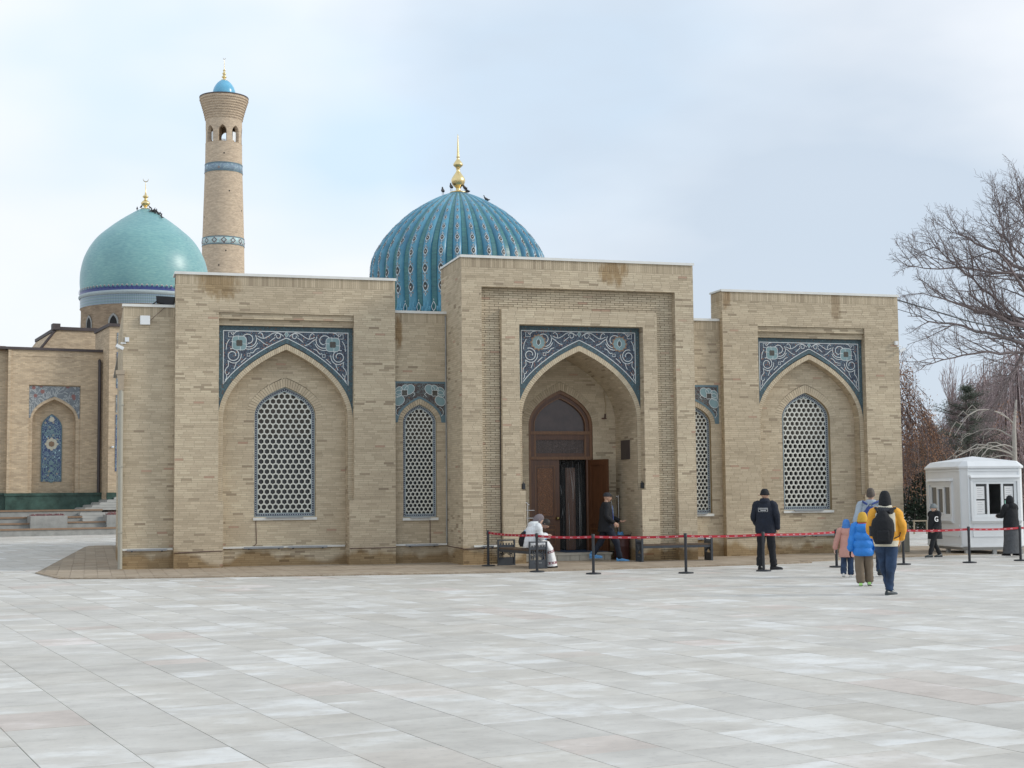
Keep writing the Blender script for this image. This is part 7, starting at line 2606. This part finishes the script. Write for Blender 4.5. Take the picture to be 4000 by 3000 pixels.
# --- woman in white sitting on the bench, and the child behind her
def seated(loc, heading, label, s_, lean):
    e = person('person', loc, heading, label)
    hz = .46
    J = dict(pelvis=(0, 0, hz + .10), waist=(0, .04, hz + .22), chest=(0, .12 + lean * .1, hz + .42), neck=(0, .20 + lean * .16, hz + .56), skull=(0, .25 + lean * .2, hz + .64),
             shR=(.17, .15 + lean * .1, hz + .50), elR=(.20, .22 + lean * .1, hz + .26), wrR=(.08, .44, hz + .30), shL=(-.17, .15 + lean * .1, hz + .50), elL=(-.20, .22 + lean * .1, hz + .26), wrL=(-.06, .44, hz + .30),
             hipR=(.09, .02, hz + .07), knR=(.11, .44, hz + .06), anR=(.10, .42, .09), hipL=(-.09, .02, hz + .07), knL=(-.11, .44, hz + .06), anL=(-.10, .42, .09), head=(0, .30 + lean * .22, hz + .66))
    return e, {a: Vector(b) * s_ if s_ != 1 else Vector(b) for a, b in J.items()}
e, J = seated((10.05, 32.98, .02), radians(-8), 'person in white padded coat, grey headscarf and white embroidered skirt, sitting on the bench', 1.0, .0)
J['head'] = Vector((0, .15, 1.125)); J['skull'] = Vector((0, .12, 1.10)); J['neck'] = Vector((0, .09, 1.02))
for q_ in ('shL', 'shR', 'elL', 'elR', 'wrL', 'wrR', 'knL', 'knR', 'anL', 'anR', 'chest'): J[q_].y *= .72
m = body_mesh(e, J, 1.0); head(m, J['head'], 1.0, 0, radians(-48))
hand(m, J['wrR'], (-.2, .8, .1), (0, 0, -1), 1, .8, 0, 1); hand(m, J['wrL'], (.2, .8, .1), (0, 0, -1), 1, .8, 0, -1)
m.build('body', ['skin_pale', 'hair_dark', 'lip'], e)
m = MB()
P = [(0, -.10, .48, .21, .17), (0, -.07, .62, .225, .18), (0, -.03, .76, .22, .18), (0, .0, .90, .21, .165), (0, .03, .99, .185, .13), (0, .07, 1.05, .12, .10)]
rings(m, P, 20, puff=.010, npuff=5, seed=9, wob=.012)
sleeves(m, J, 1.0, (.085, .08, .062), 0, .006, 5)
ct = m.build('padded_coat', 'white_coat', e)
m = MB(); rings(m, [(0, -.01, .96, .15, .11), (0, .01, 1.04, .16, .12), (0, .06, 1.09, .11, .10)], 16, dens=3, wob=.012); m.build('hood', 'white_coat', e)
# scarf over the head
m = MB(); M = Matrix.Translation(J['head']) @ Matrix.Rotation(radians(-48), 4, 'X'); rows_ = []
for k in range(10):
    t = k / 9; z = -.13 + .265 * t; r = sqrt(max(.01, 1 - ((t - .45) / .58) ** 2))
    rows_.append([M @ Vector((r * .098 * cos(a), (r * .118 * sin(a) - .015) * (.72 if sin(a) > .5 and .12 < t < .72 else 1), z)) for a in [2 * pi * j / 18 for j in range(18)]])
m.grid(rows_, 0, True, True); m.face(rows_[-1]); m.build('headscarf', 'scarf_grey', e)
# skirt: over the lap and down the shins
m = MB(); rows_ = []
spine = [(-.10, .52, .20, .12), (.05, .55, .22, .12), (.20, .56, .23, .12), (.30, .52, .235, .12), (.36, .42, .235, .12), (.385, .30, .25, .125), (.40, .18, .27, .14), (.41, .04, .30, .155)]
n = 24
for i, (y, z, rx, rt) in enumerate(spine):
    y0, z0 = spine[max(0, i - 1)][:2]; y1, z1 = spine[min(len(spine) - 1, i + 1)][:2]
    t = Vector((0, y1 - y0, z1 - z0)).normalized(); nn = Vector((0, -t.z, t.y))
    fl_ = .014 * i / 7
    rows_.append([Vector((0, y, z)) + Vector((1, 0, 0)) * (rx * cos(a) * (1 + fl_ * 3 * sin(9 * a))) + nn * (rt * sin(a) * (1 + fl_ * 5 * sin(9 * a + 1))) for a in [2 * pi * j / n for j in range(n)]])
m.grid(rows_, 0, True, True); m.face(rows_[0]); m.face(rows_[-1])
sk = m.build('skirt', 'white_skirt', e)
m = MB()
for (i0, t0, t1) in ((4, .2, .62), (6, .25, .62)):
    A_, B_ = rows_[i0], rows_[i0 + 1]
    for j in range(n):
        j2 = (j + 1) % n
        c0 = Vector(spine[i0][:1] + (0, 0)); ctr = Vector((0, (spine[i0][0] + spine[i0 + 1][0]) / 2, (spine[i0][1] + spine[i0 + 1][1]) / 2))
        q = [A_[j].lerp(B_[j], t0), A_[j2].lerp(B_[j2], t0), A_[j2].lerp(B_[j2], t1), A_[j].lerp(B_[j], t1)]
        for (ta, tb) in ((0, .2), (.8, 1)) if j % 2 else ((0, .2), (.3, .7), (.8, 1)):
            m.face([ctr + (p - ctr) * 1.02 for p in (q[0].lerp(q[3], ta), q[1].lerp(q[2], ta), q[1].lerp(q[2], tb), q[0].lerp(q[3], tb))])
m.build('embroidered_band', 'embroidery', sk)
m = MB(); m.box(-.16, .10, .20, .38, .685, .70); m.build('paper_sheet', 'paper', e)
m = MB(); shoe(m, (.1, .38, .085), (0, 1, 0), .95); shoe(m, (-.1, .38, .085), (0, 1, 0), .95); m.build('shoes', ['charcoal_fabric', 'black_plastic'], e)
m = MB(); rings(m, [(0, -.33, .50, .10, .05), (0, -.34, .62, .13, .075), (0, -.30, .78, .12, .07), (0, -.26, .86, .06, .04)], 14, dens=3)
b_ = m.build('handbag', 'black_fabric', None, label='black bag behind the back of the seated woman in white', cat='bag')
b_.location = (10.12, 32.98, .02); b_.rotation_euler = (0, 0, radians(-98))

e, J = seated((10.14, 33.62, .02), radians(-5), 'small person with black hair and light blue jacket, bent forward on the bench', .90, .75)
m = body_mesh(e, J, .9); head(m, J['head'], .95, radians(-20), radians(-35))
hand(m, J['wrR'], (-.2, .8, .1), (0, 0, -1), .9, .8, 0, 1); hand(m, J['wrL'], (.2, .8, .1), (0, 0, -1), .9, .8, 0, -1)
m.build('body', SK, e)
m = MB(); M = Matrix.Translation(J['head']) @ Matrix.Rotation(radians(-20), 4, 'Z') @ Matrix.Rotation(radians(-35), 4, 'X'); rows_ = []
for k in range(8):
    t = k / 7; z = -.03 + .16 * sin(t * pi / 2); r = max(.03, cos(t * pi / 2) ** .6)
    rows_.append([M @ (Vector((r * .088 * cos(a), r * .104 * sin(a) - .008, z + (.06 * max(0, sin(a)) if k == 0 else 0)))) for a in [2 * pi * j / 16 for j in range(16)]])
m.grid(rows_, 0, True, True); m.face(rows_[-1]); m.build('hair', 'hair_dark', e)
m = MB()
rings(m, [(0, -.06, .50, .18, .15), (0, -.03, .66, .20, .17), (0, .03, .82, .20, .16), (0, .12, .94, .17, .13), (0, .22, 1.02, .11, .10)], 18, puff=.01, npuff=4, wob=.01)
sleeves(m, J, .95, (.08, .07, .055)); m.build('jacket', 'sky_jacket' if 'sky_jacket' in MATS else simple('sky_jacket', (.10, .30, .60), .5, 0, .3, 6), e)
m = MB()
for S_ in 'LR': limb(m, [J['hip' + S_], J['hip' + S_].lerp(J['kn' + S_], .5), J['kn' + S_], J['kn' + S_].lerp(J['an' + S_], .5), J['an' + S_]], [.09, .085, .07, .06, .05], 10)
m.build('trousers', 'denim', e)
m = MB(); shoe(m, J['anR'], (0, 1, 0), .85); shoe(m, J['anL'], (0, 1, 0), .85); m.build('shoes', ['shoe_dark', 'black_plastic'], e)
# ================================================================ trees
class TW:
    """many thin tapering twigs in one mesh, 3 or 4 sided"""

    def __init__(s): s.mb = MB()

    def twig(s, pts, r0, r1, n=4):
        k = len(pts)
        s.mb.tube(pts, [r0 + (r1 - r0) * i / (k - 1) for i in range(k)], n, 0, False, True)


def grow(tw, p, d, L, r, lvl, rnd, kids, up=.15, side=None, minr=.005, spread=.75):
    """a wandering branch and its children"""
    n = 5 if lvl < 2 else 4
    pts = [Vector(p)]
    d = Vector(d).normalized()
    for i in range(n):
        d = (d + Vector((rnd.uniform(-1, 1), rnd.uniform(-1, 1), rnd.uniform(-1, 1))) * .16 + Vector((0, 0, up * .35))).normalized()
        pts.append(pts[-1] + d * L / n)
    tw.twig(pts, r, max(minr * .8, r * .34), 5 if lvl == 0 else (4 if lvl == 1 else 3))
    if lvl >= len(kids): return
    m = kids[lvl]
    for k in range(m):
        t = .16 + .84 * (k + rnd.random()) / m
        i = min(n - 1, int(t * n)); q = pts[i].lerp(pts[i + 1], t * n - i)
        dd = (pts[i + 1] - pts[i]).normalized()
        a = Vector((rnd.uniform(-1, 1), rnd.uniform(-1, 1), rnd.uniform(-1, 1)))
        a = (a - dd * a.dot(dd)).normalized()
        nd = (dd * (1 - spread * .45) + a * spread * rnd.uniform(.6, 1.1) + Vector((0, 0, up))).normalized()
        grow(tw, q, nd, L * rnd.uniform(.38, .62) * (1.15 - .45 * t), max(minr, r * .45 * (1.1 - .5 * t)), lvl + 1, rnd, kids, up, side, minr, spread)


rnd = random.Random(5)
bt_ = empty('bare_tree', (33.6, 45, 0), label='big bare tree with spreading dark branches at the right picture edge', cat='tree')
m = MB(); m.tube([(0, 0, -.1), (.05, 0, 2), (-.05, .05, 4.5), (-.2, 0, 7), (-.35, .1, 9.3), (-.5, 0, 10.8)], [.42, .34, .30, .26, .16, .07], 12)
m.build('trunk', 'bark', bt_); bt_.scale = (1, 1, .94)
tw = TW()
limbs = [((-.2, 0, 6.6), (-1, -.1, .62), 3.2, .15), ((-.25, 0, 7.8), (-1, .15, .25), 3.6, .13), ((-.3, 0, 8.6), (-.8, -.2, .7), 3.4, .12), ((-.35, .1, 9.0), (-.7, .1, .9), 2.6, .10), ((-.1, 0, 7.5), (.9, .1, .6), 4, .14),
         ((-.35, 0, 9.4), (.2, .3, 1.2), 2.3, .09), ((-.3, 0, 8.3), (-1, .5, .1), 3.2, .10), ((-.45, 0, 10.2), (-.7, 0, .7), 2.2, .08), ((-.2, 0, 8.9), (.5, -.6, .5), 2.6, .09), ((-.3, .1, 9.0), (0, .9, .4), 2.6, .09)]
for p, d, L, r in limbs:
    grow(tw, p, d, L, r * .75, 0, rnd, (6, 6, 5), .10, None, .005, .8)
# long low boughs sweeping left into the picture
for (p, q1, q2, q3, r) in (((-.2, 0, 7.4), (-1.7, 0, 8.5), (-4.0, -.2, 8.75), (-5.6, -.3, 9.2), .15), ((-.2, 0, 7.0), (-2.2, .3, 7.9), (-4.4, .1, 8.1), (-5.9, .2, 8.4), .12), ((-.3, 0, 9.3), (-1.5, 0, 10.8), (-3.2, 0, 11.5), (-4.3, .1, 11.6), .13),
                           ((-1.7, 0, 8.5), (-3.0, .2, 9.6), (-4.4, .1, 10.8), (-5.0, .1, 11.2), .08), ((-1.5, 0, 10.6), (-1.9, 0, 11.4), (-2.1, 0, 12.2), (-2.2, .1, 12.8), .07), ((-.2, 0, 6.9), (-1.9, -.2, 7.3), (-3.9, -.2, 7.0), (-5.6, -.1, 6.5), .09),
                           ((-1.0, 0, 7.6), (-1.6, .2, 6.6), (-2.2, .1, 5.8), (-2.5, 0, 5.2), .10), ((-.4, 0, 9.9), (-2.4, .3, 10.4), (-4.4, .4, 10.2), (-6.0, .2, 10.3), .08), ((-.5, 0, 10.6), (-.8, 0, 11.6), (-1.0, .2, 12.6), (-1.3, .2, 13.4), .06)):
    pts = [Vector(bez((p[0], p[2]), (q1[0], q1[2]), (q2[0], q2[2]), (q3[0], q3[2]), t)[0:1] + (p[1] + (q3[1] - p[1]) * t,) + bez((p[0], p[2]), (q1[0], q1[2]), (q2[0], q2[2]), (q3[0], q3[2]), t)[1:2]) for t in [k / 12 for k in range(13)]]
    for i in range(1, 12): pts[i] += Vector((rnd.uniform(-.07, .07), rnd.uniform(-.07, .07), rnd.uniform(-.07, .07)))
    tw.twig(pts, r * .8, .011, 6)
    for k in range(17):
        t = .12 + .88 * (k + rnd.random()) / 17
        i = min(11, int(t * 12)); c_ = pts[i].lerp(pts[i + 1], t * 12 - i)
        dd = (pts[min(12, i + 1)] - pts[i]).normalized()
        nd = dd * .75 + Vector((rnd.uniform(-.3, .2), rnd.uniform(-.7, .7), rnd.choice((1, 1, -.6)) * rnd.uniform(.3, 1)))
        grow(tw, c_, nd, rnd.uniform(1.0, 2.1) * (1.2 - .5 * t), .028 * (1.15 - .5 * t), 1, rnd, (0, 6, 5), .05, None, .005, .7)
tw.mb.build('branches', 'twig', bt_)


def leafquad(mb, c, s_, rnd, mi=0, hang=0.0):
    a = rnd.uniform(0, 2 * pi); b = rnd.uniform(-.9, .9)
    u = Vector((cos(a) * cos(b), sin(a) * cos(b), sin(b))) * s_
    v = Vector((-sin(a), cos(a), rnd.uniform(-.5, .5))).normalized() * s_ * .55
    if hang: u = (u * (1 - hang) + Vector((0, 0, -s_ * hang)))
    mb.face([c - u - v * .3, c - v, c + u, c + v], mi)


def weeping(name, loc, h, rad, n, Ls, leaf_mat, twig_mat, label, leaves, lsize, seed, tops=.0, group='trees behind the booth'):
    rnd = random.Random(seed)
    e = empty(name, loc, rnd.uniform(0, 6), label, 'tree', group)
    m = MB(); m.tube([(0, 0, 0), (.1, .05, h * .35), (0, 0, h * .65), (.05, 0, h * .95)], [h * .022, h * .017, h * .011, .02], 7); m.build('trunk', 'bark', e)
    tw = TW(); lf = MB()
    for k in range(n):
        a = rnd.uniform(0, 2 * pi); t = rnd.random() ** .7
        z = h * (.45 + .5 * (1 - t) * rnd.uniform(.7, 1) + .1 * rnd.random())
        r = rad * (.15 + .85 * t) * rnd.uniform(.7, 1.05)
        s0 = Vector((0, 0, h * rnd.uniform(.35, .9)))
        top = Vector((cos(a) * r * .7, sin(a) * r * .7, z))
        out = Vector((cos(a) * r, sin(a) * r, z - .15 * h * t))
        L = max(.3, min(Ls * rnd.uniform(.5, 1.2), out.z - 1.2))
        end = out + Vector((rnd.uniform(-.15, .15), rnd.uniform(-.15, .15), -L))
        if k % 4 == 0: tw.twig([s0, s0.lerp(top, .5) + Vector((0, 0, .15)), top, out], .03, .011, 3)
        pts = [top, out, out.lerp(end, .5) + Vector((rnd.uniform(-.1, .1), rnd.uniform(-.1, .1), 0)), end]
        tw.twig(pts, .012, .006, 3)
        for j in range(leaves):
            q = rnd.random(); i = min(2, int(q * 3)); c = pts[i].lerp(pts[i + 1], q * 3 - i)
            leafquad(lf, c + Vector((rnd.gauss(0, .13), rnd.gauss(0, .13), rnd.gauss(0, .12))), lsize * rnd.uniform(.6, 1.2), rnd, 0, .4)
    tw.mb.build('branches', twig_mat, e)
    if leaves: lf.build('leaves', leaf_mat, e, kind='stuff')
    return e


TX = {3480: .5955, 3530: .6066, 3560: .6134, 3600: .6225, 3650: .634, 3700: .6453, 3750: .6567, 3800: .668, 3850: .6797, 3900: .6913, 3950: .7031, 4000: .7149, 4080: .734}
def at(u, Y):
    ks = sorted(TX); 
    for a, b in zip(ks, ks[1:]):
        if a <= u <= b: return (Y * (TX[a] + (TX[b] - TX[a]) * (u - a) / (b - a)), Y, 0)
weeping('rust_tree', at(3500, 58), 8.0, 2.9, 330, 2.7, 'rust_leaf', 'twig', 'rust-leaved drooping tree just right of the brick corner', 70, .055, 11)
weeping('rust_tree', at(3600, 66), 5.2, 2.4, 260, 2.2, 'rust_leaf', 'twig', 'lower orange-brown tree between the brick corner and the booth roof', 60, .06, 12)
weeping('birch_tree', at(3850, 74), 9.6, 4.2, 900, 4.2, 'brown_leaf', 'birch_twig', 'tall weeping birch with hanging greyish pink twigs behind the pine', 2, .07, 13)
weeping('birch_tree', at(3980, 70), 10.5, 4.0, 800, 4.8, 'brown_leaf', 'birch_twig', 'weeping birch with grey hanging twigs at the right edge', 2, .07, 14)
weeping('brown_tree', at(3720, 64), 4.9, 2.6, 480, 2.4, 'brown_leaf', 'twig', 'dark brown bushy tree above the left half of the booth roof', 20, .07, 15)
weeping('brown_tree', at(3850, 63), 5.2, 2.8, 480, 2.6, 'brown_leaf', 'twig', 'dark brown bushy tree above the middle of the booth roof', 20, .07, 16)
weeping('brown_tree', at(3970, 64), 5.4, 2.8, 480, 2.8, 'brown_leaf', 'birch_twig', 'brown bushy tree above the right end of the booth roof', 16, .07, 17)
weeping('rust_tree', at(3930, 66), 6.6, 1.8, 240, 2.8, 'rust_leaf', 'birch_twig', 'thin orange-brown tree among the birches on the right', 7, .09, 18)

# slim upright tree
rnd = random.Random(31)
x, y, _ = at(3720, 76)
e = empty('bare_tree', (x, y, 0), label='slim bare tree with upright twigs left of the weeping birches', cat='tree')
m = MB(); m.tube([(0, 0, 0), (0, 0, 4), (.1, 0, 8)], [.12, .08, .02], 6); m.build('trunk', 'bark', e)
tw = TW()
for k in range(26): grow(tw, (0, 0, 2.5 + k * .18), (rnd.uniform(-.7, .7), rnd.uniform(-.7, .7), 1.3), rnd.uniform(1.4, 2.6), .03, 1, rnd, (0, 6, 4), .3, None, .009, .4)
tw.mb.build('branches', 'birch_twig', e)


def pine(loc, h, rad, seed, label, z0=1.5, dens=1.0):
    rnd = random.Random(seed)
    e = empty('pine_tree', loc, 0, label, 'tree', 'pines behind the booth')
    m = MB(); m.tube([(0, 0, 0), (.1, 0, h * .5), (0, 0, h)], [.16, .11, .02], 7)
    nd = MB(); br = TW()
    z = z0
    while z < h:
        R_ = rad * (1 - (z - z0) / (h - z0)) ** .65 * rnd.uniform(.75, 1.1) + .15
        for k in range(max(3, int(6 * dens))):
            a = rnd.uniform(0, 2 * pi); L = R_ * rnd.uniform(.55, 1.1)
            tip = Vector((cos(a) * L, sin(a) * L, z + L * rnd.uniform(.05, .4)))
            base = Vector((0, 0, z))
            br.twig([base, base.lerp(tip, .5) + Vector((0, 0, -.05)), tip], .03, .01, 4)
            for t in (.45, .62, .8, 1.0):
                c = base.lerp(tip, t)
                for q in range(34):
                    d = Vector((rnd.uniform(-1, 1), rnd.uniform(-1, 1), rnd.uniform(-.4, 1))).normalized()
                    o = c + Vector((rnd.gauss(0, .12), rnd.gauss(0, .12), rnd.gauss(0, .09)))
                    sd = d.orthogonal().normalized() * .013
                    l_ = rnd.uniform(.12, .22)
                    nd.face([o - sd, o + sd, o + d * l_])
        z += rnd.uniform(.28, .42)
    m.build('trunk', 'bark', e); br.mb.build('branches', 'bark', e); nd.build('needles', 'pine_needle', e, kind='stuff')


pine(at(3775, 60), 6.5, 2.7, 41, 'dark green pine with open branches above the booth roof', 2.2)
pine(at(3628, 62), 5.0, 1.0, 42, 'small dark pine between the rust trees', 2.5, .8)

# pale birch whose boughs arch over to the left
rnd = random.Random(51)
x, y, _ = at(3965, 54)
e = empty('pale_tree', (x, y, 0), label='pale leafless tree whose bleached boughs arch left over the booth', cat='tree')
m = MB(); m.tube([(0, 0, 0), (-.1, 0, 2.5), (-.05, 0, 4.5), (.1, 0, 5.6)], [.12, .11, .08, .03], 10); m.build('trunk', 'pale_branch', e)
tw = TW()
for k in range(8):
    z = rnd.uniform(3.0, 4.8); reach = rnd.uniform(1.2, 3.8); rise = rnd.uniform(.2, 1.2); drop = rnd.uniform(.2, 1.6); yy = rnd.uniform(-.8, .8)
    pts = []
    for i in range(9):
        t = i / 8
        pts.append(Vector((-reach * t, yy * t, z + rise * 2.2 * t * (1.25 - t) - drop * t ** 3)))
    for i in range(1, 9): pts[i] += Vector((rnd.uniform(-.05, .05), 0, rnd.uniform(-.05, .05)))
    tw.twig(pts, .032, .010, 5)
    for j in range(3):
        i = rnd.randint(3, 7); c = pts[i]
        tw.twig([c, c + Vector((-.25, 0, rnd.uniform(-.1, .25))), c + Vector((-.5, 0, rnd.uniform(-.5, .1))), c + Vector((-.6, 0, rnd.uniform(-1.0, 0)))], .018, .008, 3)
tw.mb.build('branches', 'pale_branch', e)


def mass(name, loc, sx, sy, h, n, mat, label, seed, lsize=.12, group=None, twigs=0):
    rnd = random.Random(seed)
    e = empty(name, loc, 0, label, 'hedge' if 'hedge' in name else 'shrub', group)
    lf = MB()
    for _ in range(n):
        a = rnd.uniform(0, 2 * pi); r = sqrt(rnd.random())
        x, y = cos(a) * r * sx, sin(a) * r * sy
        top = h * (1 - .45 * r ** 3) * (.72 + .5 * vnoise(x * 1.7 + seed, y * 1.7))
        z = top * (1 - rnd.random() ** 2.2)
        leafquad(lf, Vector((x, y, z)), lsize * rnd.uniform(.6, 1.3), rnd)
    lf.build('foliage', mat, e, kind='stuff')
    tw = TW()
    for _ in range(6 + twigs):
        x, y = rnd.uniform(-sx * .8, sx * .8), rnd.uniform(-sy * .6, sy * .6)
        tw.twig([(x, y, 0), (x + rnd.uniform(-.2, .2), y, h * .5), (x + rnd.uniform(-.4, .4), y, h * rnd.uniform(.8, 1.15))], .022, .008, 4)
    tw.mb.build('stems', 'twig', e)


mass('evergreen_shrub', at(3560, 57), 1.1, .9, 1.7, 2600, 'shrub_leaf', 'dark evergreen shrub at the brick corner behind the man in yellow', 61, .09, 'dark shrubs beyond the plaza')
mass('evergreen_shrub', at(3612, 58), .9, .8, 2.4, 2600, 'shrub_leaf', 'taller dark evergreen shrub hidden partly by the booth', 62, .09, 'dark shrubs beyond the plaza')
rnd = random.Random(71)
lf = MB(); he = empty('thicket', (47, 82, 0), radians(-33), 'long grey-brown thicket of bare bushes closing the plaza behind the trees', 'thicket')
for _ in range(16000):
    x = rnd.uniform(-16, 18); y = rnd.uniform(-1.5, 1.5)
    top = 4.6 * (.55 + .6 * vnoise(x * .5, 3.3)); z = top * (1 - rnd.random() ** 1.6)
    leafquad(lf, Vector((x, y, z)), .16 * rnd.uniform(.5, 1.3), rnd)
lf.build('foliage', 'brown_leaf', he, kind='stuff')
tw = TW()
for _ in range(900):
    x = rnd.uniform(-16, 18); y = rnd.uniform(-1.8, 1.8); h_ = rnd.uniform(2.5, 5.5)
    tw.twig([(x, y, 0), (x + rnd.uniform(-.3, .3), y, h_ * .5), (x + rnd.uniform(-.7, .7), y, h_)], .03, .012, 3)
tw.mb.build('stems', 'birch_twig', he, kind='stuff')
# wires from the right roof corner to the tree
for k, (z0, z1, lab) in enumerate(((7.20, 7.2, 'thick black wire from the right roof corner towards the bare tree'), (6.93, 6.9, 'thin wire just below the thick one at the right roof corner'))):
    m = MB(); m.tube([(22.06, 36.6, z0), (26, 39, z0 - .25), (30, 42, z0 - .2), (33.2, 45, z1 + .3)], .022 if k == 0 else .01, 5)
    m.build('wire', 'black_plastic', None, label=lab, cat='wire')
